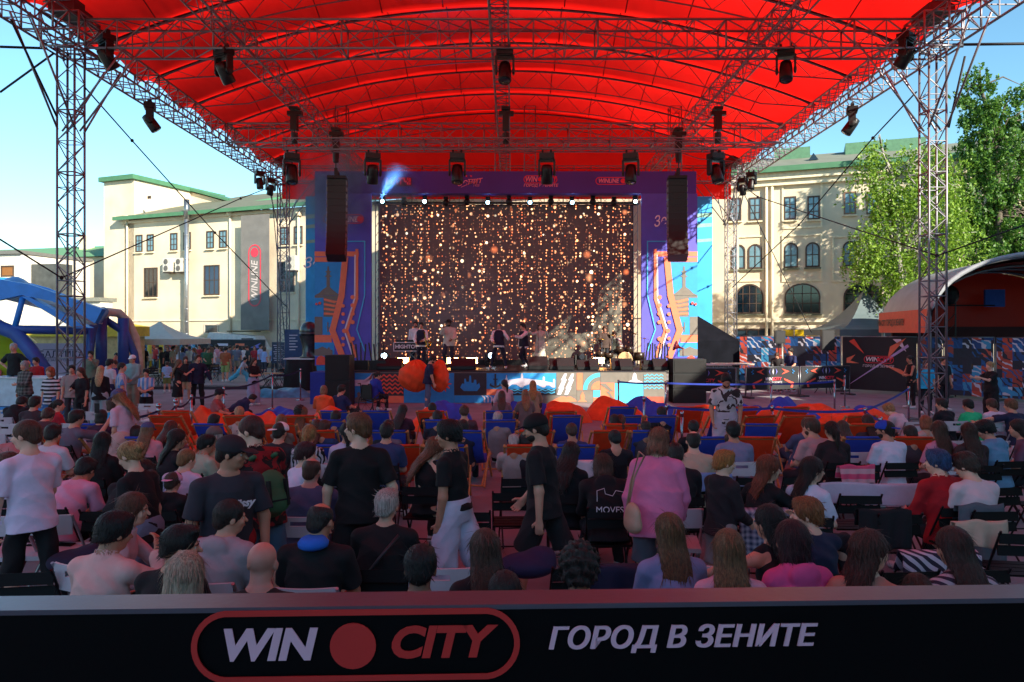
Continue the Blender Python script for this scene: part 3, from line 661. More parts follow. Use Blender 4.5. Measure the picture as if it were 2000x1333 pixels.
# ------------------------------------------------------------------ moving heads, hoists, line arrays
BLK = mat('0d0d0f', .45, var=.2, scale=20); BLK2 = mat('1a1a1e', .55, var=.2, scale=15); LENS = mat('30343c', .08, .1)
def head_proto(tilt):
    root = empty('moving_head_light', (0, 0, 0))
    b = MB()
    for sx in (-.13, .13): b.box((sx, 0, -.03), (.05, .12, .10)); b.rod((sx - .03, 0, .02), (sx + .03, 0, .02), .05, 8)
    b.build('clamp', BLK2, root)
    b = MB(); b.box((0, 0, -.16), (.46, .34, .16)); b.box((0, 0, -.255), (.36, .28, .04)); b.build('base', BLK, root)
    b = MB()
    for sx in (-1, 1): b.box((sx * .235, 0, -.50), (.06, .20, .44)); b.sph((sx * .235, 0, -.66), (.045, .12, .12), 10, 6)
    b.box((0, 0, -.29), (.50, .20, .06)); b.build('yoke', BLK, root)
    h = MB(); M3 = Matrix.Rotation(tilt, 3, 'X')
    h.lathe([(.10, .22), (.15, .20), (.17, .05), (.175, -.12), (.18, -.34), (.165, -.36), (.155, -.35)], 16, (0, 0, -.64), M3); hd = h.build('head', BLK, root, True)
    l = MB(); l.lathe([(.155, -.345), (.12, -.365), (.0, -.375)], 16, (0, 0, -.64), M3); l.build('lens', LENS, hd, True)
    return root
HP = [head_proto(R(a)) for a in (-14, 22, -35)]
used = set()
def head(p, which, rz, lb, sc_=1.0):
    if which not in used: o = HP[which]; used.add(which)
    else: o = copy_tree(HP[which])
    o.location = p; o.rotation_euler = (0, 0, R(rz)); o.scale = (sc_,) * 3; tag(o, lb, 'stage light', 'moving head lights hanging from the trusses')
nth = ['first', 'second', 'third', 'fourth', 'fifth', 'sixth']
for i, px in enumerate((570, 728, 893, 1068, 1232, 1398)):
    head((PX(px, 25.3), 25.3, 8.64), i % 2, (20, 15, 5, -5, -15, -160)[i], 'black moving head on the low lighting truss, %s from the left' % nth[i], 1.1)
head(PT(437, 92, 20.2), 2, 150, 'black moving head under the wide front truss, left of the middle'); head(PT(986, 92, 20.2), 1, 180, 'black moving head under the middle of the wide front truss')
head(PT(1535, 90, 20.2), 1, 160, 'black moving head under the wide front truss, right of the middle'); head(PT(207, 65, 20.2), 2, 140, 'black moving head beside the head of the front left tower')
head(PT(1770, 62, 20.2), 2, 220, 'black moving head beside the head of the front right tower')
head(Vector((XL - .0, 24.6, ZB - .02)), 2, 110, 'black moving head under the left side truss against the sky'); head(Vector((XR, 25.0, ZB - .02)), 2, 250, 'black moving head under the right side truss against the sky')
head(Vector((XL + .1, 35.0, ZB - .02)), 0, 40, 'small looking moving head at the far end of the left side truss', .9); head(Vector((XR - .1, 35.2, ZB - .02)), 0, -40, 'small looking moving head at the far end of the right side truss', .9)
head(Vector((XR - .1, 36.6, ZB - .02)), 1, -40, 'moving head by the rear tower at the right end of the side truss', .9)
head(Vector((XL + .1, 36.6, ZB - .02)), 1, 40, 'moving head by the rear tower at the left end of the side truss', .9)
def hoist(X, Y, z0, z1, lb):
    o = empty('chain_hoist', (X, Y, z1), 0, lb, 'hoist', 'black chain hoists')
    b = MB(); b.box((0, 0, -.55), (.22, .26, .5)); b.box((.02, 0, -.22), (.5, .2, .14)); b.build('motor', BLK, o)
    b = MB(); b.rod((0, 0, 0), (0, 0, z0 - z1), .018, 5); b.box((0, 0, -.06), (.3, .3, .1)); b.box((0, 0, z0 - z1 + .12), (.1, .1, .24)); b.build('chain', BLK2, o)
    b = MB(); b.lathe([(.10, -.25), (.12, 0), (.12, .12)], 8, (.0, 0, -1.0)); b.build('chain_bag', BLK2, o)
for i, (px, lb) in enumerate(((575, 'black chain hoist at the left end of the low lighting truss'), (988, 'black chain hoist at the middle of the low lighting truss'), (1402, 'black chain hoist at the right end of the low lighting truss'))):
    hoist(PX(px, 25.3), 25.3, 9.0, 10.15, lb)
def line_array(px, lb, mir):
    d = 27.0; X = PX(px, d); o = empty('line_array', (X, d, 8.0), R(6 * mir), lb, 'loudspeaker', 'hanging line array loudspeakers')
    b = MB(); b.box((0, 0, .06), (.66, .7, .1)); b.box((0, 0, .2), (.1, .6, .2)); b.build('flying_frame', BLK2, o)
    z = 0; y = 0; a = 0
    for i in range(12):
        M3 = Matrix.Rotation(a, 3, 'X'); b = MB(); h = .245
        vs = []
        for (sx, yy, zz) in ((-1, -.28, 0), (1, -.28, 0), (1, .28, -.02), (-1, .28, -.02), (-1, -.28, -h + .01), (1, -.28, -h + .01), (1, .28, -h + .03), (-1, .28, -h + .03)):
            vs.append(Vector((sx * .33, y, z)) + M3 @ Vector((0, yy, zz)))
        b.add(vs, [(0, 1, 2, 3), (7, 6, 5, 4), (0, 4, 5, 1), (1, 5, 6, 2), (2, 6, 7, 3), (3, 7, 4, 0)])
        cb = b.build('cabinet', BLK, o)
        for sx in (-1, 1):
            for q, hh in ((-.2, .16), (.15, .2)): b = MB(); b.box(Vector((sx * .345, y, z)) + M3 @ Vector((0, q, -h / 2)), (.025, .05, hh), M3); b.build('rigging_bar', ALUR, cb)
        v = M3 @ Vector((0, 0, -h)); z += v.z; y += v.y; a += R((.3, .5, .7, 1.0, 1.4, 1.8, 2.4, 3.0, 3.8, 4.6, 5.2, 6)[i]) * -1
line_array(659, 'tall black line array of stacked cabinets hanging left of the stage', 1); line_array(1322, 'tall black line array of stacked cabinets hanging right of the stage', -1)
hoist(PX(656, 27), 27, 8.2, 9.9, 'black chain hoist carrying the left line array'); hoist(PX(1325, 27), 27, 8.2, 9.9, 'black chain hoist carrying the right line array')
# ================================================================== THE STAGE
NAVY = mat('5a58c8', .6, var=.08, scale=2); NAVYD = mat('1d2260', .6, var=.08, scale=3)
C_ = dict(b=mat('2a9ae4', .6, var=.06), c=mat('4cc4f0', .6, var=.06), o=mat('f0805c', .6, var=.06), g=mat('77736a', .6, var=.08), w=mat('dcd8e6', .6, var=.03), n=NAVY, l=mat('b9a9dc', .6), r=mat('e8553f', .6), d=mat('35333a', .6), p=mat('7a7ad2', .6, var=.04))
WHT = mat('e8e4ea', .55, var=.03); REDP = mat('e8322c', .55, var=.03); PINKP = mat('e4627a', .55)
def decal(parent, name, y, polys, px, py):
    """polys: list of (colour key, points); points mapped by px(), py() to X and Z; each colour layer its own sheet just proud of the panel"""
    for i, (ck, pts) in enumerate(polys):
        b = MB(); q = [(px(a), py(c)) for a, c in pts]; b.xz(q, y - .004 * (1 + i * .5), y - .004 * (1 + i * .5) - .003)
        b.build(name, C_[ck], parent)
def stroke(ck, pts, w):        # polyline as thick band
    out = []
    for (a, b) in zip(pts[:-1], pts[1:]):
        dx, dy = b[0] - a[0], b[1] - a[1]; L = math.hypot(dx, dy); nx, ny = -dy / L * w / 2, dx / L * w / 2; ex, ey = dx / L * w * .3, dy / L * w * .3
        out.append((ck, [(a[0] + nx - ex, a[1] + ny - ey), (b[0] + nx + ex, b[1] + ny + ey), (b[0] - nx + ex, b[1] - ny + ey), (a[0] - nx - ex, a[1] - ny - ey)]))
    return out
def circ(ck, x, y, r, n=14): return (ck, [(x + r * math.cos(6.2832 * k / n), y + r * math.sin(6.2832 * k / n)) for k in range(n)])
# stage platform with printed fascia ------------------------------------------------
SD = 26.0; SZ = PZ(727, SD)
x0, x1 = PX(607, SD), PX(1301, SD)
st = empty('stage_platform', (0, 0, 0), 0, 'long stage platform with a colourful printed front of waves, anchors and bridges', 'stage')
b = MB(); b.bb(PX(650, SD), x1 - .02, SD + .05, 34.5, .02, SZ - .01); b.build('deck_frame', BLK2, st)
b = MB(); b.bb(PX(640, SD), x1 + .05, SD, 34.6, SZ - .008, SZ + .03); b.build('deck_floor', mat('24242a', .55, var=.25, scale=2), st)
b = MB(); b.bb(PX(686, SD), x1, SD - .03, SD + .045, .02, SZ - .012); b.build('front_panel', C_['g'], st)
fp = list(st.children)[-1]
def fx(v): return PX(v, SD)
def fy_(v): return PZ(v, SD)
def rect(ck, a, b, c, d): return (ck, [(a, b), (c, b), (c, d), (a, d)])
def wave(ck, xa, xb, y, t, amp=2.2, per=11):
    n = int((xb - xa) / 2.2); up = [(xa + (xb - xa) * i / n, y + amp * math.sin(6.2832 * i * (xb - xa) / n / per)) for i in range(n + 1)]
    return (ck, up + [(a, b_ + t) for a, b_ in up[::-1]])
T = [rect('b', 687, 729, 729, 787), rect('d', 729.5, 729, 789, 773), rect('o', 729.5, 773.5, 816, 787), rect('b', 789, 729, 887, 787), rect('d', 887.5, 729, 950, 772), rect('b', 887.5, 772.5, 970, 787),
     rect('b', 950.5, 729, 1086, 760), rect('o', 950.5, 760.5, 986, 772), rect('d', 986.5, 760.5, 1086, 772), rect('c', 970.5, 772.5, 1025, 787), rect('g', 1025.5, 772.5, 1126, 787),
     rect('g', 1086.5, 729, 1126, 772), rect('o', 1126.5, 729, 1138, 762), rect('g', 1138.5, 729, 1172, 762), rect('g', 1126.5, 762.5, 1158, 787), rect('c', 1158.5, 762.5, 1172, 776), rect('o', 1158.5, 776.5, 1172, 787), rect('o', 1172.5, 729, 1200, 787), rect('g', 1172.5, 729, 1226, 748),
     rect('c', 1200.5, 748.5, 1256, 787), rect('g', 1226.5, 729, 1256, 748), rect('g', 1256.5, 729, 1296, 775), rect('r', 1256.5, 775.5, 1296, 787)]
for r_ in (14, 10, 6):
    T += [('w', [(731 - 44, 733 + r_ + 3), (712, 733 + r_ + 3), (722, 731 + r_ - 2), (725 + r_ * .3, 729.5), (729 + 0, 729.5), (729, 733), (725, 735 + r_), (713, 737.2 + r_ + 3), (687.5, 737.2 + r_ + 3)])]
T += [wave('r', 731, 788, y, 3.4) for y in (733, 741, 749, 757, 765)]
star = []
for k_ in range(20): a = k_ * math.pi / 10; rr = 17 if k_ % 2 == 0 else 9; star.append((866 + rr * math.cos(a), 750 + rr * math.sin(a)))
T += [('r', star)]
T += [('b', [(903, 749), (899, 757), (906, 764), (932, 764), (938, 756), (936, 748), (931, 752), (930, 742), (926, 742), (925, 748), (921, 748), (920, 734), (917, 734), (916, 746), (911, 746), (910, 740), (907, 740), (907, 750)])]
T += [('d', [(966, 734), (969, 734), (969, 740), (972, 740), (972, 742), (969.5, 742), (969.5, 754), (975, 752), (976, 748), (979, 753), (973, 757), (967.5, 758.5), (962, 757), (956, 753), (959, 748), (960, 752), (965.5, 754), (965.5, 742), (963, 742), (963, 740), (966, 740)]), circ('d', 967.5, 732.5, 2)]
T += [('w', [(988, 757), (988, 742), (986, 741), (988, 739), (988.5, 733), (990, 733), (990.5, 739), (992, 741), (991, 743), (1000, 741.5), (1010, 740), (1017, 739), (1017.5, 732), (1019.5, 728.5), (1021.5, 732), (1022, 739), (1040, 741), (1060, 744), (1060, 738), (1062, 735), (1064, 738), (1064, 745), (1080, 748), (1080, 742), (1082, 740), (1084, 742), (1084, 757), (1078, 757), (1073, 753), (1067, 753), (1064, 757), (1060, 757), (1050, 752), (1036, 750), (1024, 754), (1021, 757), (1017, 757), (1008, 751), (1000, 751), (992, 757)])]
T += [wave('c', 990, 1084, y, 2.4, 1.2, 12) for y in (761, 766)]
for dx in (0, 14, 26):
    T += [('w', [(1088 + dx, 771), (1096 + dx - 4, 759), (1090 + dx, 759), (1104 + dx - 6, 743), (1098 + dx - 3, 743), (1108 + dx - 6, 730), (1113 + dx - 6 if dx < 20 else 1125, 730), (1108 + dx - 4, 741), (1113 + dx - 6, 741), (1102 + dx - 2, 757), (1108 + dx - 6, 757), (1098 + dx - 3, 771)])] if dx < 26 else []
def arc(ck, cx, cy_, r0, r1, a0, a1, n=12):
    return (ck, [(cx + r0 * math.cos(R(a0 + (a1 - a0) * k / n)), cy_ - r0 * math.sin(R(a0 + (a1 - a0) * k / n))) for k in range(n + 1)] + [(cx + r1 * math.cos(R(a1 - (a1 - a0) * k / n)), cy_ - r1 * math.sin(R(a1 - (a1 - a0) * k / n))) for k in range(n + 1)])
T += [arc('c', 1171.5, 761.5, 25, 33, 90, 180), arc('o', 1171.5, 761.5, 2, 17, 90, 180)]
T += [('o', [(1129, 785), (1146, 785), (1141, 780), (1142, 774), (1137.5, 765), (1133, 774), (1134, 780)])]
T += [('o', [(1075, 784), (1092, 776), (1100, 774), (1106, 776), (1113, 774), (1123, 780), (1126, 784), (1100, 786)])]
T += [('g', [(1173, 749), (1183, 749), (1199, 765), (1190, 765), (1199, 779), (1199, 786), (1184, 765), (1190, 764), (1173, 752)]), ('w', [(1224, 747), (1234, 742), (1236, 731), (1239, 728), (1242, 731), (1244, 742), (1256, 747)])]
T += [wave('c', 1257, 1295, y, 1.8, 1.6, 9) for y in (732, 738, 744, 751, 757)]
T += [('w', [(948, 786), (948, 776), (943, 773), (940, 773), (945, 777), (945, 786)]), ('w', [(955, 786), (955, 776), (950, 773), (947.5, 773), (952, 777), (952, 786)]), ('w', [(962, 786), (962, 776), (957, 773), (954.5, 773), (959, 777), (959, 786)])]
T += [('g', [(690, 786), (693, 778), (699, 775), (698, 768), (702, 765), (705, 770), (704, 776), (712, 776), (717, 770), (720, 775), (715, 782), (717, 786)])]
for i, (ck, pts) in enumerate(T):
    b = MB(); yy = SD - .034 - .0012 * (i // 3); b.xz([(fx(a), fy_(c)) for a, c in pts], yy, yy - .003); b.build('printed_motif', C_[ck], fp)
# blue box and black speaker stack at the left corner
o = empty('blue_platform_box', (PX(648, 25.6), 25.8, 0), 0, 'plain blue covered block at the left end of the stage front', 'block')
b = MB(); b.bb(-.72, .72, -.3, .8, .0, 1.1); b.build('cover', mat('1f2f9e', .6, var=.1, scale=4), o)
def subs(px, d, w, z, lb, n=2):
    o = empty('subwoofer_stack', (PX(px, d), d, 0), 0, lb, 'loudspeaker', 'black subwoofer stacks')
    for i in range(n):
        b = MB(); b.bb(-w / 2, w / 2, -.4, .4, z / n * i, z / n * (i + 1) - .012); c = b.build('cabinet', mat('1a1e20', .7, var=.2, scale=30), o)
        b = MB(); b.bb(-w / 2 + .04, w / 2 - .04, -.415, -.402, z / n * i + .04, z / n * (i + 1) - .05); b.build('grille', mat('0b0c0d', .6, bump=.5, bscale=200), c)
subs(664, 25.2, .82, 1.72, 'black double subwoofer stack on the ground at the left corner of the stage')
subs(1342, 26.3, 1.15, 1.55, 'black subwoofer stack right of the stage beside the barriers', 3)
# portal ---------------------------------------------------------------------------
PD = 30.0
def ppx(v): return PX(v, PD)
def ppz(v): return PZ(v, PD)
HDR = mat('4a3aa0', .65, var=.08, scale=.8)
pt = empty('banner_portal', (0, 0, 0), 0, 'purple printed portal framing the stage screen, with logos along its header', 'portal')
b = MB(); b.bb(ppx(615), ppx(1360), PD, PD + .5, ppz(378), ppz(335)); hdr = b.build('header', HDR, pt)
b = MB(); b.bb(ppx(615), ppx(725), PD + .0, PD + .15, SZ + .04, ppz(378.3)); lp = b.build('side_panel', NAVY, pt)
b = MB(); b.bb(ppx(1253), ppx(1362), PD + .0, PD + .15, SZ + .04, ppz(378.3)); rp = b.build('side_panel', NAVY, pt)
b = MB()
for v in (728, 736, 1242, 1250): b.rod((ppx(v), PD + .6, SZ), (ppx(v), PD + .6, ppz(380)), .02, 5)
for i in range(18):
    z = SZ + i * .38
    for a, c in ((728, 736), (1242, 1250)): b.rod((ppx(a), PD + .6, z), (ppx(c), PD + .6, z + .3), .012, 4)
b.build('scaffold_leg', ALUR, pt)
Rm = [(ck, [(980 + x / 2.836, 330 + y / 2.836) for x, y in pts]) for ck, pts in
      [rect('o', 840, 458, 1084, 486), rect('o', 905, 490, 1084, 516), rect('b', 930, 518, 1084, 702), rect('g', 945, 703, 1084, 715), rect('g', 950, 715, 1034, 820), rect('b', 1035, 715, 1084, 820), rect('b', 985, 820, 1040, 920), rect('g', 1041, 820, 1084, 920), rect('o', 990, 921, 1084, 962), rect('b', 975, 962, 1084, 1040), rect('p', 760, 1040, 1084, 1041),
       ('r', [(1022, 1086), (1022, 1060), (1030, 1042), (1048, 1034), (1066, 1042), (1075, 1060), (1075, 1086)]),
       ('g', [(935, 702), (960, 690), (985, 670), (1000, 655), (1000, 600), (988, 596), (1000, 590), (1000, 575), (992, 570), (1003, 566), (1006, 540), (1012, 540), (1015, 566), (1026, 570), (1018, 575), (1018, 590), (1030, 596), (1018, 600), (1018, 655), (1040, 670), (1060, 690), (1084, 702)])] +
      [('o', [(955, 735 + q * 22), (1033, 718 + q * 26), (1033, 730 + q * 26), (975, 745 + q * 22)]) for q in (0, 1, 2, 3)] +
      [('g', [(985, 1036), (985, 1005), (1000, 1000), (1000, 990), (1010, 990), (1012, 998), (1040, 985), (1070, 998), (1084, 1000), (1084, 1036)]),
       ('g', [(1008, 905), (1014, 905), (1014, 880), (1024, 872), (1014, 876), (1014, 850), (1008, 850), (1008, 880), (998, 872), (1008, 890)])] +
      stroke('o', [(850, 450), (850, 720), (905, 895), (855, 1040)], 16) + stroke('o', [(915, 500), (935, 705), (985, 895), (930, 1040)], 34) +
      stroke('w', [(860, 480), (862, 718), (918, 898), (872, 1040)], 8) + stroke('c', [(905, 403), (806, 403), (806, 700), (850, 890), (806, 1010)], 6) +
      [circ('o', 873, y, 12) for y in (712, 757, 803, 850, 942, 985)] + [circ('o', 925, y, 10) for y in (760, 805, 850, 940, 975)] + [circ('r', 1054, 745, 8), circ('r', 1072, 750, 7), circ('o', 918, 898, 13)]]
def deco(par, polys, mir):
    for i, (ck, pts) in enumerate(polys):
        b = MB(); yy = PD - .004 - .0015 * i; q = [((ppx(a) if not mir else ppx(1977.0 - a)), max(ppz(c), SZ + .05)) for a, c in pts]
        b.xz(q, yy, yy - .0025); b.build('printed_motif', C_[ck], par)
deco(rp, Rm, False); deco(lp, Rm, True)
# side wings behind the portal
for (a, b_, lb) in ((597, 640, 'pale blue printed wing banner left of the portal'), (1330, 1391, 'bright blue printed wing banner right of the portal')):
    o = empty('wing_banner', (0, 0, 0), 0, lb, 'banner', 'blue wing banners'); d = 34.8
    b = MB(); b.bb(PX(a, d), PX(b_, d), d, d + .1, .1, PZ(384, d)); p = b.build('banner_cloth', mat('2ba7e8', .6, var=.15, scale=1.5), o)
    b = MB(); m_ = a if a < 1000 else 1364
    for yb, t in ((420, 8), (440, 7), (470, 6)): b.xz([(PX(a + 1, d), PZ(yb, d)), (PX(b_ - 1, d), PZ(yb - 4, d)), (PX(b_ - 1, d), PZ(yb + t - 4, d)), (PX(a + 1, d), PZ(yb + t, d))], d - .004, d - .007)
    b.build('printed_stripe', mat('7fb8a8', .6), p)
text('Зе', (PX(608, 34.8), 34.76, PZ(515, 34.8)), .7, WHT, None, 'wing_lettering', shear=.25, bold=.003)
wl = bpy.context.scene.objects['wing_lettering']; wl.parent = [o_ for o_ in col.objects if o_.get('label', '').startswith('pale blue printed wing')][0]
# logos
def pill(par, cx, cz, w, h, y, t, m, name='logo_outline', rz=0, vert=False):
    b = MB(); out = []; inn = []
    def ring(w_, h_):
        r = min(w_, h_) / 2; pts = []
        for k in range(32):
            a = 2 * math.pi * (k + .5) / 32; ex = (w_ / 2 - r) * (1 if math.cos(a) > 0 else -1); ez = (h_ / 2 - r) * (1 if math.sin(a) > 0 else -1)
            pts.append((cx + ex + r * math.cos(a), cz + ez + r * math.sin(a)))
        return pts
    A, B = ring(w, h), ring(w - 2 * t, h - 2 * t)
    vs = [(p[0], y, p[1]) for p in A] + [(p[0], y, p[1]) for p in B] + [(p[0], y - .004, p[1]) for p in A] + [(p[0], y - .004, p[1]) for p in B]; n = 32; fs = []
    for k in range(n):
        q = (k + 1) % n; fs += [(k, q, n + q, n + k), (2 * n + k, 3 * n + k, 3 * n + q, 2 * n + q), (k, 2 * n + k, 2 * n + q, q), (n + k, n + q, 3 * n + q, 3 * n + k)]
    b.add(vs, fs); return b.build(name, m, par)
def disc(par, x, z, r, y, m, name='logo_dot'):
    b = MB(); b.xz([(x + r * math.cos(6.2832 * k / 28), z + r * math.sin(6.2832 * k / 28)) for k in range(28)], y, y - .005); return b.build(name, m, par)
LW = mat('e79ab4', .6, var=.02); LR = mat('e2384a', .6, var=.02)
y = PD - .02
text('WIN', (ppx(1037), y, ppz(351)), .30, LW, hdr, shear=.2, bold=.008, sx=.8); text('CITY', (ppx(1073.5), y, ppz(351)), .30, LR, hdr, shear=.2, bold=.008, sx=.8); disc(hdr, ppx(1055), ppz(351), .09, y, LR)
pill(hdr, ppx(1055.5), ppz(351), 1.36, .32, y, .03, LR); text('ГОРОД В ЗЕНИТЕ', (ppx(1056), y, ppz(363)), .16, LW, hdr, shear=.2, bold=.004)
text('WINLINE', (ppx(1188), y, ppz(354)), .235, LW, hdr, shear=.2, bold=.007, sx=.85); disc(hdr, ppx(1217), ppz(354), .1, y, LR); pill(hdr, ppx(1194), ppz(354), 1.28, .31, y, .03, LR)
text('Зенит', (ppx(916), y, ppz(356)), .36, LW, hdr, shear=.35, bold=.002, ry=R(-8)); text('1925', (ppx(930), y, ppz(363)), .13, LW, hdr, shear=.2)
b = MB(); b.xz([(ppx(900), ppz(367)), (ppx(938), ppz(351)), (ppx(901), ppz(365.5))], y, y - .003); b.xz([(ppx(914), ppz(350.5)), (ppx(938), ppz(350)), (ppx(938), ppz(351.2)), (ppx(914), ppz(351.7))], y, y - .003); b.build('logo_swoosh', LW, hdr)
for v in (911, 920):
    q = [];
    for k_ in range(10): a = math.pi / 2 + k_ * math.pi / 5; rr = .055 if k_ % 2 == 0 else .024; q.append((ppx(v) + rr * math.cos(a), ppz(344.5) + rr * math.sin(a)))
    b = MB(); b.xz(q, y, y - .003); b.build('logo_star', LR, hdr)
b = MB(); b.bb(ppx(753), ppx(804), y - .003, y + .018, ppz(364), ppz(347)); b.build('logo_plate', mat('5c1230', .6), hdr); text('МАТЧ!', (ppx(778), y - .008, ppz(355.5)), .34, LR, hdr, bold=.02, sx=.95)
text('WINLINE', (ppx(674), PD - .13, ppz(430)), .30, WHT, lp, shear=.2, bold=.008, sx=.85); disc(lp, ppx(704), ppz(429), .12, PD - .13, LR); pill(lp, ppx(672), ppz(429), 1.65, .38, PD - .13, .035, LR)
text('Зенит', (ppx(1304), PD - .13, ppz(431)), .60, WHT, rp, shear=.35, bold=.003, ry=R(-10), sx=.75)
# LED screen ------------------------------------------------------------------------
def led():
    m = bpy.data.materials.new('led_picture'); m.use_nodes = True; n = m.node_tree.nodes; L = m.node_tree.links; b = n['Principled BSDF']
    b.inputs['Base Color'].default_value = (.11, .11, .085, 1); b.inputs['Roughness'].default_value = .55
    tc = n.new('ShaderNodeTexCoord'); acc = None
    def math_(op, a, b_=None, c=None):
        q = n.new('ShaderNodeMath'); q.operation = op
        for i, v in enumerate((a, b_, c)):
            if v is None: continue
            if isinstance(v, (int, float)): q.inputs[i].default_value = v
            else: L.new(v, q.inputs[i])
        return q.outputs[0]
    def layer(scale, rad, soft, keep, col0, col1, stren, dens_scale, seed, jit=1.0, sq=1.0):
        nonlocal acc
        mp = n.new('ShaderNodeMapping'); mp.inputs['Scale'].default_value = (scale, 1, scale * sq); mp.inputs['Location'].default_value = (seed, 0, seed * 1.7)
        L.new(tc.outputs['Object'], mp.inputs[0]); sp = n.new('ShaderNodeSeparateXYZ'); L.new(mp.outputs[0], sp.inputs[0]); cb = n.new('ShaderNodeCombineXYZ'); L.new(sp.outputs[0], cb.inputs[0]); L.new(sp.outputs[2], cb.inputs[1])
        v = n.new('ShaderNodeTexVoronoi'); v.voronoi_dimensions = '2D'; v.inputs['Scale'].default_value = 1; v.inputs['Randomness'].default_value = jit; L.new(cb.outputs[0], v.inputs['Vector'])
        sc3 = n.new('ShaderNodeSeparateColor'); L.new(v.outputs['Color'], sc3.inputs[0])
        r_ = math_('MULTIPLY_ADD', sc3.outputs[0], rad * .75, rad * .35)
        k_ = math_('DIVIDE', math_('SUBTRACT', r_, v.outputs['Distance']), rad * soft); k_ = math_('MINIMUM', math_('MAXIMUM', k_, 0), 1)
        on = math_('LESS_THAN', sc3.outputs[1], keep)
        # strings: brightness varies from column to column
        cx = math_('MULTIPLY', sp.outputs[0], dens_scale / scale); nz = n.new('ShaderNodeTexNoise'); nz.noise_dimensions = '1D'; nz.inputs['Scale'].default_value = 1; nz.inputs['Detail'].default_value = 3; L.new(cx, nz.inputs['W'])
        cc = math_('MULTIPLY', math_('MAXIMUM', math_('SUBTRACT', nz.outputs['Fac'], .47), 0), 10.0)
        st_ = math_('MULTIPLY', math_('MULTIPLY', math_('MULTIPLY', k_, on), cc), stren)
        mx = n.new('ShaderNodeMixRGB'); mx.inputs[1].default_value = (*col0, 1); mx.inputs[2].default_value = (*col1, 1); L.new(sc3.outputs[2], mx.inputs[0])
        s_ = n.new('ShaderNodeVectorMath'); s_.operation = 'SCALE'; L.new(mx.outputs[0], s_.inputs[0]); L.new(st_, s_.inputs['Scale'])
        if acc is None: acc = s_.outputs[0]
        else:
            a_ = n.new('ShaderNodeVectorMath'); L.new(acc, a_.inputs[0]); L.new(s_.outputs[0], a_.inputs[1]); acc = a_.outputs[0]
    layer(9.0, .34, .5, .62, (1, .16, .04), (1, .48, .20), 1.1, 7.5, 3.3, .75, .9)
    layer(6.0, .34, .5, .34, (1, .26, .08), (1, .60, .30), 1.7, 3.0, 9.1, .95)
    layer(2.6, .20, .5, .34, (1, .36, .14), (1, .75, .48), 2.0, 1.3, 17.7)
    layer(1.05, .20, 1.0, .50, (1, .20, .06), (1, .42, .18), .9, .7, 31.3)
    layer(1.3, .085, .6, .5, (1, .7, .4), (1, .9, .7), 1.8, .7, 43.3)
    base = n.new('ShaderNodeVectorMath'); base.inputs[1].default_value = (.006, .001, .003); L.new(acc, base.inputs[0])
    L.new(base.outputs[0], b.inputs['Emission Color']); b.inputs['Emission Strength'].default_value = .62
    return m
LD = 30.9
o = empty('led_screen', (PX(988, LD), LD, 0), 0, 'big LED screen showing golden strings of glowing dots behind the band', 'screen')
xs0, xs1 = PX(740, LD) - PX(988, LD), PX(1235, LD) - PX(988, LD); zs0, zs1 = SZ + .25, PZ(402, LD)
b = MB(); b.bb(xs0, xs1, 0, .12, zs0, zs1); b.build('display', led(), o)
b = MB(); b.bb(xs0 - .05, xs1 + .05, .125, .4, zs0, zs1 + .05); b.build('cabinet_frame', BLK2, o)
b = MB(); b.bb(xs0 - .1, xs1 + .1, -.15, .3, SZ + .03, zs0 - .01); b.build('plinth', BLK, o)
t = truss('screen_truss', (PX(728, LD), LD + .3, PZ(389, LD)), (PX(1250, LD), LD + .3, PZ(389, LD)), .3, .36, 'slim truss above the screen carrying a row of small lights', .4, .02, .01)
b = MB(); b.bb(PX(735, 30.6), PX(1243, 30.6), 30.55, 30.65, PZ(398, 30.6), PZ(395, 30.6)); tag(b.build('lighting_bar', BLK), 'thin black bar hung in front of the top of the screen', 'bar')
GLO = mat('9fdcff', .3, emit=9.0)
ONES = ['first', 'second', 'third', 'fourth', 'fifth', 'sixth', 'seventh', 'eighth', 'ninth']
ORD = ['first', 'second', 'third', 'fourth', 'fifth', 'sixth', 'seventh', 'eighth', 'ninth', 'tenth', 'eleventh', 'twelfth', 'thirteenth', 'fourteenth', 'fifteenth', 'sixteenth', 'seventeenth', 'eighteenth', 'nineteenth', 'twentieth'] + ['twenty ' + q for q in ONES] + ['thirtieth'] + ['thirty ' + q for q in ONES] + ['fortieth'] + ['forty ' + q for q in ONES]
for i in range(13):
    px = 748 + i * 41
    b = MB(); b.sph((0, 0, -.22), (.13, .16, .16), 10, 8); b.box((0, 0, -.03), (.18, .14, .1)); q = b.build('small_stage_light', BLK, None, True, (PX(px, 30.5), 30.5, PZ(384 + (i % 2) * 2, 30.5)))
    tag(q, 'small black spotlight over the screen, %s in its row, %s' % (ORD[i], 'lit pale blue' if i in (0, 2, 5, 7, 9, 12) else 'switched off'), 'stage light', 'small lights over the screen')
    if i in (0, 2, 5, 7, 9, 12):
        b = MB(); b.lathe([(.0, -.17), (.07, -.165), (.075, -.15)], 12, (0, 0, -.22), Matrix.Rotation(R(-85), 3, 'X')); b.build('lens', GLO, q)
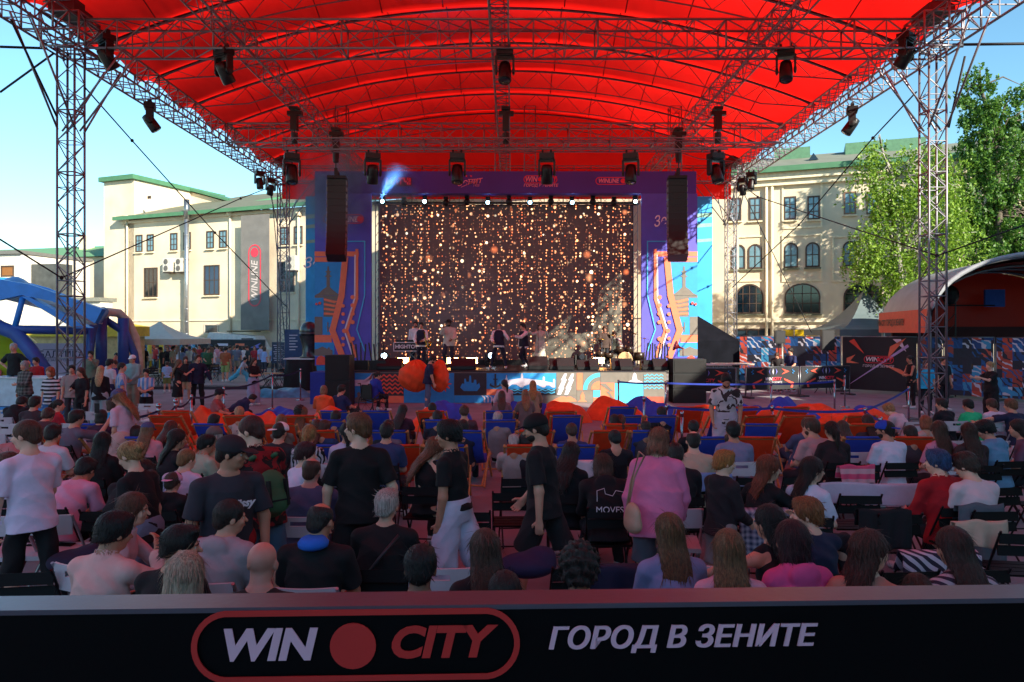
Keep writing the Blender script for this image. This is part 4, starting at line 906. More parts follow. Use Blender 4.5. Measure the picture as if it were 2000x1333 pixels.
# backline ---------------------------------------------------------------------------
def wedge(px, d, lb, w=.62, h=.36, rz=0):
    o = empty('monitor_wedge', (PX(px, d), d, SZ + .031), R(rz), lb, 'monitor', 'floor monitors on the stage'); b = MB()
    b.add([(-w / 2, -.2, 0), (w / 2, -.2, 0), (w / 2, .25, 0), (-w / 2, .25, 0), (-w / 2, -.24, h * .35), (w / 2, -.24, h * .35), (w / 2, .05, h), (-w / 2, .05, h), (-w / 2, .2, h * .9), (w / 2, .2, h * .9)],
          [(0, 3, 2, 1), (0, 1, 5, 4), (4, 5, 7, 6) if 0 else (4, 5, 6, 7), (7, 6, 9, 8), (8, 9, 2, 3), (1, 2, 9, 6, 5), (0, 4, 7, 8, 3)]); b.build('cabinet', BLK2, o)
    b = MB(); b.box((0, -.245, h * .2), (w * .9, .012, h * .25)); b.build('grille', BLK, o)
for i, (px, w_, h_) in enumerate(((1050, .7, .5), (1086, .5, .42), (1104, .6, .45), (1142, .58, .36), (1160, .34, .42), (1201, .3, .42), (1222, .45, .42), (1268, .62, .36), (1288, .5, .42))):
    wedge(px, 26.6 + (i % 2) * .3, 'dark floor monitor on the right half of the stage edge, %s from the left' % (['first', 'second', 'third', 'fourth', 'fifth', 'sixth', 'seventh', 'eighth', 'ninth'][i]), w_, h_)
for px, lb in ((762, 'dark floor monitor at the left end of the stage edge'), (905, 'dark floor monitor below the hat wearing singer')): wedge(px, 26.9, lb, .9, .42)
WARM = mat('ffb060', .4, emit=16.0)
def blinder(px, d, lb, w=.42):
    o = empty('blinder_light', (PX(px, d), d, SZ + .031), 0, lb, 'stage light', 'warm blinder lights on the stage floor'); b = MB(); b.bb(-w / 2 - .03, w / 2 + .03, -.04, .12, .12, .42); b.bb(-.05, .05, -.03, .1, 0, .12); b.build('housing', BLK, o)
    b = MB(); b.bb(-w / 2, w / 2, -.055, -.041, .16, .26); b.bb(-w / 2, w / 2, -.055, -.041, .28, .38); b.build('lamp', WARM, o)
for px, lb in ((788, 'warm orange blinder below the keyboard'), (884, 'warm orange blinder left below the hat wearing singer'), (922, 'warm orange blinder right below the hat wearing singer'), (1169, 'warm orange blinder in front of the drums')): blinder(px, 28.6, lb)
def floor_head(px, d, lb, lit):
    o = empty('floor_moving_head', (PX(px, d), d, SZ + .031), R(10), lb, 'stage light', 'moving heads standing on the stage floor'); b = MB(); b.bb(-.2, .2, -.15, .15, 0, .14)
    for s in (-1, 1): b.bb(s * .2 - .03, s * .2 + .03, -.08, .08, .14, .5)
    b.build('base', BLK, o); b = MB(); b.sph((0, 0, .42), (.16, .19, .19), 12, 8); b.build('head', BLK2, o, True)
    b = MB(); b.lathe([(0, -.2), (.10, -.195), (.11, -.17)], 14, (0, 0, .42), Matrix.Rotation(R(-95), 3, 'X')); b.build('lens', mat('cfeaff', .2, emit=5.0) if lit else LENS, o)
floor_head(750, 29.3, 'lit moving head on the stage floor at the far left', True); floor_head(958, 29.6, 'lit moving head on the stage floor between the singers', True); floor_head(1134, 28, 'unlit moving head on the stage floor left of the drums', False)
# keyboard stand with sign
o = empty('keyboard_stand', (PX(802, 29), 29, SZ + .031), 0, 'keyboard stand with a black name sign on its front', 'keyboard stand')
b = MB(); b.bb(-.65, .65, .0, .04, .62, .96); b.build('sign', mat('101014', .5), o)
b = MB()
for (a0, a1, c0, c1) in ((-.66, .66, .94, .97), (-.66, .66, .61, .64), (-.67, -.64, .61, .97), (.64, .67, .61, .97)): b.bb(a0, a1, -.012, .03, c0, c1)
b.build('sign_border', WHT, o); text('HIGHTOWER', (0, -.008, .79), .2, WHT, o, bold=.008)
b = MB(); b.bb(-.62, .62, .05, .4, .98, 1.06); b.build('keyboard', BLK, o)
b = MB(); [b.rod((s * .5, .1, 0), (-s * .5, .3, .95), .02) for s in (-1, 1)]; b.build('stand_leg', ALUR, o)
# drums
dr = empty('drum_kit', (PX(1212, 29.3), 29.3, SZ + .031), 0, 'drum kit with cymbals and a bass drum on the right of the stage', 'drums')
CHR = mat('b0b0b4', .25, .9); BRS = mat('b08d3c', .3, .85); WOODD = mat('7a5a34', .35, var=.3, scale=3, streak=(1, 6, 1))
Mx = Matrix.Rotation(R(90), 3, 'X')
b = MB(); b.lathe([(.28, -.22), (.285, .22)], 20, (0.15, 0, .3), Mx); bd = b.build('bass_drum', WOODD, dr, True)
b = MB(); b.lathe([(0.0, .226), (.26, .227), (.29, .22), (.29, .19)], 20, (0.15, 0, .3), Mx); b.build('drum_head', mat('c8a878', .5), bd)
for (x, y_, z, r, h) in ((-.05, -.05, .68, .15, .2), (.33, -.05, .68, .16, .22), (-.45, .1, .45, .18, .16), (.75, .1, .4, .21, .32), (-.8, 0, .5, .16, .18)):
    b = MB(); b.lathe([(r, -h / 2), (r, h / 2), (r - .01, h / 2 + .005)], 18, (x, y_, z)); b.build('tom_drum', mat('3a2c20', .3), dr, True)
for (x, y_, z, r) in ((-.75, -.1, 1.1, .22), (.95, 0, 1.12, .24), (-.3, .25, 1.25, .2), (.6, .2, 1.3, .2), (-1.05, .1, .95, .18)):
    b = MB(); b.rod((x, y_, 0), (x, y_, z), .012, 5); [b.rod((x, y_, .25), (x + .2 * math.cos(a), y_ + .2 * math.sin(a), 0), .01, 4) for a in (0, 2.1, 4.2)]; cs = b.build('cymbal_stand', CHR, dr)
    b = MB(); b.lathe([(r, -.02), (.05, .0), (.03, .02), (.0, .022)], 18, (x, y_, z), Matrix.Rotation(R(12), 3, 'Y')); b.build('cymbal', BRS, cs, True)
def mic(px, d, h, lb):
    o = empty('microphone_stand', (PX(px, d), d, SZ + .031), 0, lb, 'microphone stand', 'microphone stands'); b = MB(); b.lathe([(.13, 0), (.13, .02), (.02, .03)], 14); b.rod((0, 0, .02), (0, 0, h), .011, 6); b.build('pole', BLK, o)
    b = MB(); b.rod((0, 0, h), (0, -.02, h + .13), .018, 8, .014); b.sph((0, -.02, h + .16), .03, 8, 6); b.build('microphone', BLK2, o)
mic(1051, 27.6, 1.45, 'microphone stand in front of the singer in the pale dress'); mic(1231, 29.3, 1.3, 'microphone stand right of the drums')
# confetti launchers: bundles of black tubes
for (px, lb) in ((703, 'bundle of black launcher tubes on the stage, leaning left'), (738, 'bundle of black launcher tubes beside the left edge of the screen'), (1272, 'bundle of black launcher tubes at the right edge of the screen'), (1296, 'bundle of black launcher tubes below the right panel')):
    o = empty('launcher_rack', (PX(px, 26.9), 26.9, SZ + .031), 0, lb, 'launcher rack', 'racks of black launcher tubes'); b = MB(); b.bb(-.3, .3, -.15, .15, 0, .34); b.build('case', BLK, o)
    for i in range(4):
        b = MB(); x = -.22 + i * .13; b.rod((x, 0, .3), (x + (-.12 + .05 * i) * (1 if px < 1000 else -1), .05, .98 - .05 * (i % 2)), .028, 8); b.build('tube', BLK2, o)
# trophy and draped pedestal
o = empty('draped_pedestal', (PX(588, 32), 32, 0), 0, 'black draped pedestal under the big trophy, left of the stage', 'pedestal')
b = MB(); n = 28; prof = [(1.02, 0), (.98, .5), (.9, 1.0), (.84, 1.3)]
vs = []; fs = []
for i, (r, z) in enumerate(prof):
    for k_ in range(n * 2): a = math.pi * k_ / n; rr = r * (1 + .05 * math.sin(9 * a) * (1 - i / 4)) * min(1 / max(abs(math.cos(a)), abs(math.sin(a)), 1e-3), 1.25); vs.append((rr * math.cos(a) * .62, rr * math.sin(a) * .62, z))
m_ = n * 2
for i in range(3): fs += [(i * m_ + k_, i * m_ + (k_ + 1) % m_, (i + 1) * m_ + (k_ + 1) % m_, (i + 1) * m_ + k_) for k_ in range(m_)]
fs.append(tuple(range(3 * m_, 4 * m_))); b.add(vs, fs); b.build('drape', mat('14161a', .8, var=.2), o, True)
b = MB(); b.bb(-.62, .62, -.5, .5, 1.31, 1.36); b.build('top_board', mat('cfcfd2', .5), o)
o = empty('giant_trophy', (PX(604, 32), 32, 1.365), 0, 'giant dark bronze trophy of a globe on a twisted column', 'trophy')
BZ = mat('55595a', .28, .75, var=.3, scale=5)
b = MB(); b.grid(lambda u, v: ((.26 + .13 * v ** 2 + .10 * (1 - v) ** 3) * (1 + .10 * math.sin(6 * math.pi * u + 3.5 * v)) * math.cos(2 * math.pi * u), (.26 + .13 * v ** 2 + .10 * (1 - v) ** 3) * (1 + .10 * math.sin(6 * math.pi * u + 3.5 * v)) * math.sin(2 * math.pi * u), .95 * v), 48, 16); b.build('column', BZ, o, True)
b = MB(); b.sph((0, 0, 1.17), .40, 28, 18); b.build('globe', BZ, o, True)
b = MB(); b.lathe([(.405, -.03), (.425, 0), (.405, .03)], 28, (0, 0, 1.06)); b.build('band', mat('777a78', .3, .8), o, True)
b = MB(); b.lathe([(.40, -.02), (.40, .05), (.33, .08)], 24); b.build('foot', BZ, o)
# record player horn on the right
o = empty('horn_speaker', (PX(1334, 27), 27, 1.6), 0, 'small dark red horn on the subwoofer stack', 'horn'); b = MB(); b.lathe([(.02, 0), (.05, .15), (.12, .25), (.2, .32)], 14, (0, 0, .28), Matrix.Rotation(R(-70), 3, 'Y')); b.rod((0, 0, 0), (0, 0, .3), .015); b.build('horn', mat('6a1418', .4), o, True)
# ================================================================== BUILDINGS, TENTS, FENCES, TREES
CREAM = mat('dccaae', .85, var=.15, scale=.55, bump=.15, bscale=25); CREAM2 = mat('dbcdb0', .85, var=.15, scale=.5, bump=.15, bscale=25); TRIM = mat('e6d9b8', .8)
GRN = mat('4a7a58', .6, var=.12, scale=2); ROOFG = mat('6a6c58', .8, var=.15, scale=1.5); FRM = mat('4a3a30', .6); FRW = mat('c9bfae', .6)
def glass(c, r=.08): return mat(c, r, var=.35, scale=.7, spec=.8)
GL = glass('32444e'); GLD = glass('1c2226'); GLB = glass('6f93a0')
class Wall:
    """a facade along the line from A to B (each a photo column and a distance), facing the camera; at(px, py) gives (s, z) on it"""
    def __init__(s, pa, da, pb, db):
        s.A = Vector((PX(pa, da), da, 0)); s.B = Vector((PX(pb, db), db, 0)); s.u = (s.B - s.A).normalized(); s.L = (s.B - s.A).length; s.rz = math.atan2(s.u.y, s.u.x)
    def at(s, px, py):
        k = (px - 1000) / F; t = (k * s.A.y - s.A.x) / (s.u.x - k * s.u.y); d = s.A.y + s.u.y * t; return t, PZ(py, d)
def window(w, par, px, py0, py1, wpx, frame=FRM, gl=GL, cols=2, rows=3, arch=False, sill=True, surround=None):
    t, z1 = w.at(px, py0); _, z0 = w.at(px, py1); t0, _ = w.at(px - wpx / 2, py0); t1, _ = w.at(px + wpx / 2, py0); W = t1 - t0; H = z1 - z0
    o = empty('window', (t, 0, z0), parent=par)
    def outline(m_, off=0):
        h = W / 2 + off
        if not arch: return [(-h, -off), (h, -off), (h, H + off), (-h, H + off)]
        r = W / 2 + off; ry = min(r, H * .45 + off); return [(-h, -off), (h, -off)] + [(r * math.cos(math.pi * k / 12), H - min(W / 2, H * .45) + ry * math.sin(math.pi * k / 12)) for k in range(13)]
    b = MB(); b.xz(outline(0), -.006, .02); b.build('pane', gl, o)
    b = MB(); f = .055 if W < 2 else .08; A, B = outline(0, .03), outline(0, -f); n = len(A)
    vs = [(p[0], -.05, p[1]) for p in A] + [(p[0], -.05, p[1]) for p in B] + [(p[0], .01, p[1]) for p in A] + [(p[0], .01, p[1]) for p in B]
    b.add(vs, [q for k in range(n) for q in ((k, n + k, n + (k + 1) % n, (k + 1) % n), (k, (k + 1) % n, 2 * n + (k + 1) % n, 2 * n + k), (n + k, 3 * n + k, 3 * n + (k + 1) % n, n + (k + 1) % n))])
    for i in range(1, cols): x = -W / 2 + W * i / cols; b.bb(x - .025, x + .025, -.035, -.01, f, H - f if not arch else H - f - .04 - (abs(x) / W) ** 2 * H * .5)
    for i in range(1, rows):
        z = H * i / rows; hw = W / 2 - f
        if arch and z > H - W / 2: hw *= math.sqrt(max(0, 1 - ((z - (H - W / 2)) / (W / 2)) ** 2))
        b.bb(-hw, hw, -.034, -.012, z - .022, z + .022)
    b.build('frame', frame, o)
    if sill: b = MB(); b.bb(-W / 2 - .1, W / 2 + .1, -.16, .0, -.14, -.06); b.build('sill', ROOFG if arch else TRIM, o)
    return o
# left building
wl_ = Wall(243, 57, 640, 50)
lb_ = empty('cream_building', wl_.A, wl_.rz, 'long cream two storey building with a green roof, far left behind the crowd', 'building')
L1 = wl_.L + 22; ze = PZ(402, 50.3)
b = MB(); b.bb(0, L1, 0, 12, 0, ze); b.build('wall', CREAM, lb_)
b = MB(); b.add([(-.5, -.5, ze), (L1, -.5, ze), (L1, 9, ze + 3.0), (4.0, 9, ze + 3.0), (-.5, -.5, ze + .22), (L1, -.5, ze + .22), (L1, 9, ze + 3.2), (4.0, 9, ze + 3.2)], [(0, 1, 5, 4), (4, 5, 6, 7), (0, 4, 7, 3), (3, 7, 6, 2), (0, 3, 2, 1), (1, 2, 6, 5)])
b.build('roof', ROOFG, lb_)
b = MB(); b.add([(9.5, 3.2, ze + 1.38), (L1, -.45, ze + .25), (L1, 8.9, ze + 3.22), (13.5, 8.9, ze + 3.22)], [(0, 1, 2, 3)]); b.build('green_roof_sheet', mat('5f9c60', .6, var=.15, scale=1), lb_)
b = MB(); b.bb(-.55, L1, -.62, -.5, ze - .06, ze + .2); b.build('gutter', GRN, lb_)
b = MB(); b.bb(-.2, L1, -.14, -.003, ze - .28, ze - .07); b.build('cornice', CREAM, lb_)
t0, zt = wl_.at(203, 357); t1, _ = wl_.at(262, 357); t2, zt2 = wl_.at(385, 383)
b = MB(); b.xz([(t0, 0), (t1, 0), (t1, zt), (t0, zt)], .0, 9.0); b.build('stair_tower', CREAM, lb_)
b = MB(); b.xz([(t1 + .01, 0), (t2, 0), (t2, zt2 - .05), (t1 + .01, zt)], 5.6, 9.0); b.build('tower_wing', CREAM, lb_)
b = MB(); b.bb(t0 - .25, t1 + .2, -.3, 9.3, zt + .01, zt + .36); b.xz([(t1 + .21, zt + .25), (t2 + .3, zt2 + .12), (t2 + .3, zt2 - .03), (t1 + .21, zt + .05)], 5.3, 9.2); b.build('tower_roof', GRN, lb_)
for px in (272, 294, 340, 366, 411, 436, 482, 510, 556, 583): t = (px - 272) / 311; window(wl_, lb_, px, 460 - 17 * t, 492 - 15 * t, 12 + 3 * t, FRM, GLB, 2, 3)
window(wl_, lb_, 295, 524, 580, 25, FRM, GLD, 3, 2); window(wl_, lb_, 414, 519, 576, 29, FRM, glass('2a3350'), 3, 2); window(wl_, lb_, 560, 512, 570, 29, FRM, GLD, 3, 2)
window(wl_, lb_, 413, 634, 652, 27, FRW, GL, 1, 1); window(wl_, lb_, 512, 634, 645, 30, FRW, GL, 1, 1); window(wl_, lb_, 413, 660, 700, 26, FRW, GLB, 3, 1, sill=False); window(wl_, lb_, 292, 384, 388, 5, FRM, GLD, 1, 1, sill=False)
for px in (251, 452, 585):
    t, z = wl_.at(px, 430 if px < 300 else 420); b = MB(); b.rod((t, -.12, .2), (t, -.12, z), .08, 8); b.box((t, -.14, z + .1), (.45, .3, .4)); b.build('downpipe', CREAM2, lb_, True)
t, z = wl_.at(330, 560); b = MB(); b.bb(.1, L1, -.07, -.003, PZ(626, 54) - .05, PZ(626, 54) + .05); b.build('string_course', TRIM, lb_)
o = empty('flue_pipe', wl_.A + wl_.u * wl_.at(376, 500)[0], wl_.rz, 'silver flue pipe climbing the cream wall to above the green roof', 'pipe')
b = MB(); zz = PZ(396, 54); b.rod((0, -.55, .1), (0, -.55, zz), .16, 12); [b.rod((0, -.55, q), (0, -.55, q + .05), .185, 12) for q in [i * .9 + .5 for i in range(int(zz))]]; b.build('pipe', mat('b4b6b8', .3, .85), o, True); b = MB(); b.rod((0, -.55, zz - 1.2), (0, -.55, zz + .2), .2, 12); b.build('cowl', mat('8d8f90', .3, .85), o, True)
def aircon(px, py, lb):
    t, z = wl_.at(px, py); p = wl_.A + wl_.u * t; o = empty('air_conditioner', (p.x, p.y, z), wl_.rz, lb, 'air conditioner', 'air conditioners on the cream wall')
    b = MB(); b.bb(-.38, .38, -.55, -.15, -.5, .5); b.build('casing', mat('cfcabc', .6), o)
    for q in (-.24, .24): b = MB(); b.lathe([(.2, 0), (.2, .02), (.05, .03)], 16, (-.08, -.555, q), Matrix.Rotation(R(90), 3, 'X')); b.build('fan', mat('5e5c58', .6), o)
    b = MB(); b.bb(-.4, .4, -.5, .0, -.58, -.52); b.build('bracket', FRM, o)
aircon(337, 519, 'left one of the two air conditioners on the cream wall'); aircon(361, 519, 'right one of the two air conditioners, next to the flue pipe'); aircon(577, 515, 'air conditioner near the rear left truss tower')
# mesh banner on the left building
t0, z1 = wl_.at(485, 425); t1, _ = wl_.at(540, 425); z0 = wl_.at(500, 645)[1]
bn = empty('wall_banner', wl_.A, wl_.rz, 'tall grey mesh banner with upright lettering hung on the cream building', 'banner')
b = MB(); b.bb(t0, t1, -.75, -.72, z0, z1); b.build('banner_cloth', mat('77736e', .8, var=.15, scale=1.5), bn)
tm = (wl_.at(512, 500)[0]); zm = wl_.at(512, 540)[1]
o = empty('lettering_row', (tm, -.765, zm), parent=bn); o.rotation_euler = (0, R(-90), 0)
text('WINLINE', (-.42, -.01, -.02), .78, mat('cfc2bc', .6), o, shear=.2, bold=.012, sx=.88); disc(o, 1.6, 0, .33, 0, LR); pill(o, 0, 0, 4.3, 1.1, 0, .09, LR)
# right building
wr = Wall(1360, 46.5, 1960, 40.5)
rb_ = empty('cream_building', wr.A, wr.rz, 'cream three storey building with arched windows, right of the stage behind the trees', 'building')
zr = PZ(344, 45.4); L2 = wr.L + 1.5; t_left = -16.0
b = MB(); b.bb(t_left, L2, 0, 12, 0, zr); b.build('wall', CREAM2, rb_)
b = MB(); b.bb(t_left, L2 + .2, -.45, -.003, zr - .42, zr); b.bb(t_left, L2 + .2, -.25, -.003, zr - .75, zr - .43); b.build('cornice', TRIM, rb_)
b = MB(); b.add([(t_left, -.6, zr + .01), (L2 + .3, -.6, zr + .01), (L2 + .3, 6, zr + 2.3), (t_left, 6, zr + 2.3), (t_left, 12, zr + .01), (L2 + .3, 12, zr + .01)], [(0, 1, 2, 3), (3, 2, 5, 4), (0, 3, 4), (1, 5, 2)]); b.build('roof', mat('77796a', .8, var=.12, scale=1.2), rb_)
b = MB(); b.bb(t_left, L2 + .3, -.75, -.58, zr - .02, zr + .3); b.build('gutter', GRN, rb_)
for px in (1545, 1700, 1790):
    t = wr.at(px, 330)[0]; b = MB(); b.bb(t - 1.1, t + 1.1, 4.6, 8, zr + 1.2, zr + 2.55); b.build('roof_dormer', mat('557f60', .6, var=.15), rb_)
b = MB(); t = wr.at(1590, 320)[0]; b.add([(t - .3, 3, zr + 1.3), (t + .3, 3, zr + 1.3), (t, 3, zr + 1.75), (t, 4.1, zr + 1.6)], [(0, 1, 2), (1, 3, 2), (0, 2, 3), (0, 3, 1)]); b.build('roof_vent', GLD, rb_)
for px in (1436, 1475, 1543, 1589): window(wr, rb_, px, 388 - (px - 1436) * .025, 431 - (px - 1436) * .02, 22, FRM, GLB, 2, 3)
for px in (1660, 1704, 1770, 1815): window(wr, rb_, px, 376, 418, 22, mat('8a6a54', .6), GLB, 2, 2)
for px in (1442, 1475, 1545, 1587, 1660, 1770, 1815): window(wr, rb_, px, 479 - (px - 1436) * .03, 525 - (px - 1436) * .025, 26, FRM, GLB, 2, 2, arch=True)
for px, w_ in ((1464, 52), (1567, 68), (1685, 74), (1810, 74)): window(wr, rb_, px, 556 - (px - 1436) * .01, 612, w_, FRM, GLD, 4, 3, arch=True)
window(wr, rb_, 1563, 641, 662, 72, FRW, mat('c9a800', .4, var=.2), 3, 1); window(wr, rb_, 1470, 643, 662, 70, FRM, GL, 3, 1); window(wr, rb_, 1700, 641, 662, 72, FRM, GL, 3, 1)
for px in (1497, 1508): t, z = wr.at(px, 350); b = MB(); b.rod((t, -.14, .2), (t, -.14, zr - .8), .09, 8); b.build('downpipe', CREAM2, rb_, True)
b = MB()
for (a, c, y0, y1) in ((1527, 1606, 353, 445), (1527, 1606, 460, 548), (1440, 1492, 462, 548), (1625, 1725, 462, 548)):
    ta, za = wr.at(a, y0); tb, _ = wr.at(c, y0); zb = wr.at(a, y1)[1]
    b.bb(ta, tb, -.07, -.003, za - .1, za); b.bb(ta, ta + .1, -.065, -.003, zb, za - .1); b.bb(tb - .1, tb, -.065, -.003, zb, za - .1); b.bb(ta, tb, -.062, -.003, zb - .1, zb)
b.build('panel_moulding', TRIM, rb_)
b = MB(); z = wr.at(1500, 626)[1]; b.bb(t_left, L2, -.2, -.003, z - .12, z + .12); b.build('string_course', TRIM, rb_)
# low buildings far left
w3 = Wall(-60, 66, 210, 62)
o = empty('low_cream_building', w3.A, w3.rz, 'low cream building with a dull green roof beyond the blue tent, far left', 'building')
z = w3.at(100, 505)[1]; b = MB(); b.bb(-12, w3.L + .5, 0, 10, 0, z); b.build('wall', CREAM, o); b = MB(); b.add([(-12, -.4, z), (w3.L + .6, -.4, z), (w3.L + .6, 5, z + 1.6), (-12, 5, z + 1.6), (-12, 10, z), (w3.L + .6, 10, z)], [(0, 1, 2, 3), (3, 2, 5, 4), (1, 5, 2), (0, 3, 4)]); b.build('roof', mat('5f8c62', .7, var=.15), o)
b = MB(); [b.bb(t_, t_ + .9, 3.4, 4.2, z, z + 2.4) for t_ in (8.6,)]; b.build('chimney', CREAM2, o)
for px in (20, 60, 110, 160): window(w3, o, px, 552, 566, 22, FRM, GLD, 3, 1)
w4 = Wall(-80, 52, 128, 50)
o = empty('flat_roof_annex', w4.A, w4.rz, 'low white flat roofed annex with a brown shutter at the left edge', 'building'); z = w4.at(30, 497)[1]
b = MB(); b.bb(-8, w4.at(42, 500)[0], 0, 6, 0, z); b.build('wall', mat('d8d2c4', .8), o); b = MB(); b.bb(-8, w4.at(44, 500)[0], -.2, 6.2, z + .01, z + .25); b.build('roof_edge', mat('6b6b66', .7), o)
b = MB(); b.bb(w4.at(42, 500)[0] + .01, w4.at(185, 590)[0], .5, 1.6, 0, w4.at(80, 590)[1]); b.build('side_wing', mat('c9c4b4', .8), o)
b = MB(); b.bb(w4.at(42, 500)[0] + .01, w4.at(187, 590)[0], .3, 1.9, w4.at(80, 590)[1] + .01, w4.at(80, 582)[1]); b.build('wing_roof', mat('7c7c70', .7, var=.2), o)
b = MB(); b.bb(w4.at(44, 500)[0], w4.at(100, 500)[0], .7, 1.8, w4.at(80, 582)[1], w4.at(80, 514)[1]); b.build('dark_roof_house', mat('474a48', .7, var=.3, scale=2), o)
window(w4, o, 15, 520, 540, 24, FRM, mat('8a5a2c', .6), 1, 1)
# added unseen blocks: stepped right one shades the seats, the others cut skylight
o = empty('added_shade_block', (0, 0, 0), 0, 'tall unseen cream block added on the right, stepped in height to shade the seats', 'building')
for i, (y0, y1, h) in enumerate(((-60, -14, 34), (-13.99, -9.5, 22.5), (-9.49, 4, 17.0), (4.01, 16, 12.5), (16.01, 27, 7.5))): b = MB(); b.bb(25.5, 27.5, y0, y1, 0, h); b.build('wall', mat('b8a888', .85), o)
o = empty('added_shade_block', (0, 0, 0), 0, 'low unseen brown block added behind the camera to cut sky light', 'building'); b = MB(); b.bb(-48, 25, -48, -40, 0, 8); b.build('wall', mat('7a5a48', .85), o)
o = empty('added_shade_block', (0, 0, 0), 0, 'low unseen grey block added on the left to cut sky light', 'building'); b = MB(); b.bb(-60, -48, -26, 30, 0, 9); b.build('wall', mat('8f8878', .85), o)
# ------------------------------------------------------------------ trees
def leafmat(a, b_):
    m = bpy.data.materials.new('leaf'); m.use_nodes = True; n = m.node_tree.nodes; L = m.node_tree.links; b = n['Principled BSDF']; b.inputs['Roughness'].default_value = .5
    g_ = n.new('ShaderNodeNewGeometry'); cr = n.new('ShaderNodeValToRGB'); cr.color_ramp.elements[0].color = (*lin(a), 1); cr.color_ramp.elements[1].color = (*lin(b_), 1)
    L.new(g_.outputs['Random Per Island'], cr.inputs[0]); L.new(cr.outputs[0], b.inputs['Base Color']); t = n.new('ShaderNodeBsdfTranslucent'); L.new(cr.outputs[0], t.inputs[0])
    mx = n.new('ShaderNodeMixShader'); mx.inputs[0].default_value = .35; L.new(b.outputs[0], mx.inputs[1]); L.new(t.outputs[0], mx.inputs[2]); L.new(mx.outputs[0], n['Material Output'].inputs[0]); return m
def tree(p, lb, blobs, trunk, leaf, n, size, droop, seed, bark, tr=.16):
    rnd = random.Random(seed); rs = np.random.RandomState(seed); o = empty('tree', p, 0, lb, 'tree'); b = MB(); p = Vector(p)
    b.tube([Vector(q) - p for q in trunk], [tr * (1 - .8 * i / (len(trunk) - 1)) + .02 for i in range(len(trunk))], 8)
    cl = []
    wts = np.array([r[0] * r[2] for c, r in blobs]); wts = wts / wts.sum()
    for k_ in range(n // 100):
        c, r = blobs[rs.choice(len(blobs), p=wts)]; v = rs.normal(size=3); v /= np.linalg.norm(v); rad = rs.uniform(.45, 1.0) ** .5
        q = np.array(c) + v * rad * np.array(r) * (1 + .15 * rs.normal()); cl.append(q)
        if k_ % 6 == 0:
            tp = min(trunk, key=lambda t_: (Vector(t_) - Vector(q)).length + abs(t_[2] - q[2] + 1.5)); md = (Vector(tp) + Vector(q)) / 2 + Vector((0, 0, .5)); b.tube([Vector(tp) - p, md - p, Vector(q) - p], [.06, .035, .01], 5)
    b.build('trunk', bark, o, True)
    V_ = []; 
    for q in cl:
        m_ = int(100 * rs.uniform(.5, 1.5)); st = q + rs.normal(size=3) * .05
        if droop:
            ns = 7; per = m_ // ns
            for s_ in range(ns):
                x0 = q + rs.normal(size=3) * (.24, .24, .10); ln = rs.uniform(.5, 1.5) * droop; t = rs.uniform(0, 1, per)
                dr = rs.normal(size=2) * .22
                V_.append(np.stack([x0[0] + dr[0] * t * ln + rs.normal(size=per) * .04, x0[1] + dr[1] * t * ln + rs.normal(size=per) * .04, x0[2] - t * ln + rs.normal(size=per) * .03], 1))
        else: V_.append(q + rs.normal(size=(m_, 3)) * (.30, .30, .18))
    C = np.concatenate(V_); N = len(C); a = rs.normal(size=(N, 3)); a[:, 2] -= .5 if droop else 0; a /= np.linalg.norm(a, axis=1)[:, None]; c2 = np.cross(a, rs.normal(size=(N, 3))); c2 /= np.linalg.norm(c2, axis=1)[:, None]
    s_ = size * rs.uniform(.6, 1.3, N)[:, None]; vs = np.stack([C - a * s_, C + c2 * s_ * .55, C + a * s_, C - c2 * s_ * .55], 1).reshape(-1, 3) - np.array(p)
    me = bpy.data.meshes.new('foliage'); me.vertices.add(4 * N); me.vertices.foreach_set('co', vs.ravel()); me.loops.add(4 * N); me.loops.foreach_set('vertex_index', np.arange(4 * N, dtype=np.int32)); me.polygons.add(N); me.polygons.foreach_set('loop_start', np.arange(N, dtype=np.int32) * 4)
    me.update(calc_edges=True); me.materials.append(leaf); link('foliage', me, o); return o
def bl(px, py, d, rx, rz_, ry=None): p = PT(px, py, d); return ((p.x, p.y, p.z), (rx, ry or rx * .8, rz_))
BIR = leafmat('557c1e', '95b43c'); BIG = leafmat('2f5c20', '6c9434')
bp_ = PX(1760, 35)
tree((bp_, 35, 0), 'light green drooping birch in front of the right building', [bl(1700, 330, 35, .9, 1.0), bl(1760, 340, 35, 1.1, 1.4), bl(1740, 420, 35, .9, 1.5), bl(1815, 400, 35, 1.4, 1.8), bl(1700, 470, 35, 1.1, .9), bl(1680, 500, 35.5, 1.0, .7), bl(1760, 520, 35, 1.0, 1.2), bl(1830, 330, 35.5, 1.0, 1.2), bl(1820, 500, 35.5, 1.3, 1.4), bl(1710, 290, 35, .5, .5), bl(1765, 575, 35, .7, .8), bl(1870, 440, 36, 1.0, 1.8)],
     [(bp_, 35, 0), (bp_ + .1, 35, 3), (bp_ - .1, 35, 6), tuple(PT(1745, 350, 35)), tuple(PT(1722, 290, 35))], BIR, 27000, .078, 1.1, 5, mat('8f8a80', .8, var=.5, scale=4, streak=(1, 1, 5)), .17)
bp2 = PX(1955, 37)
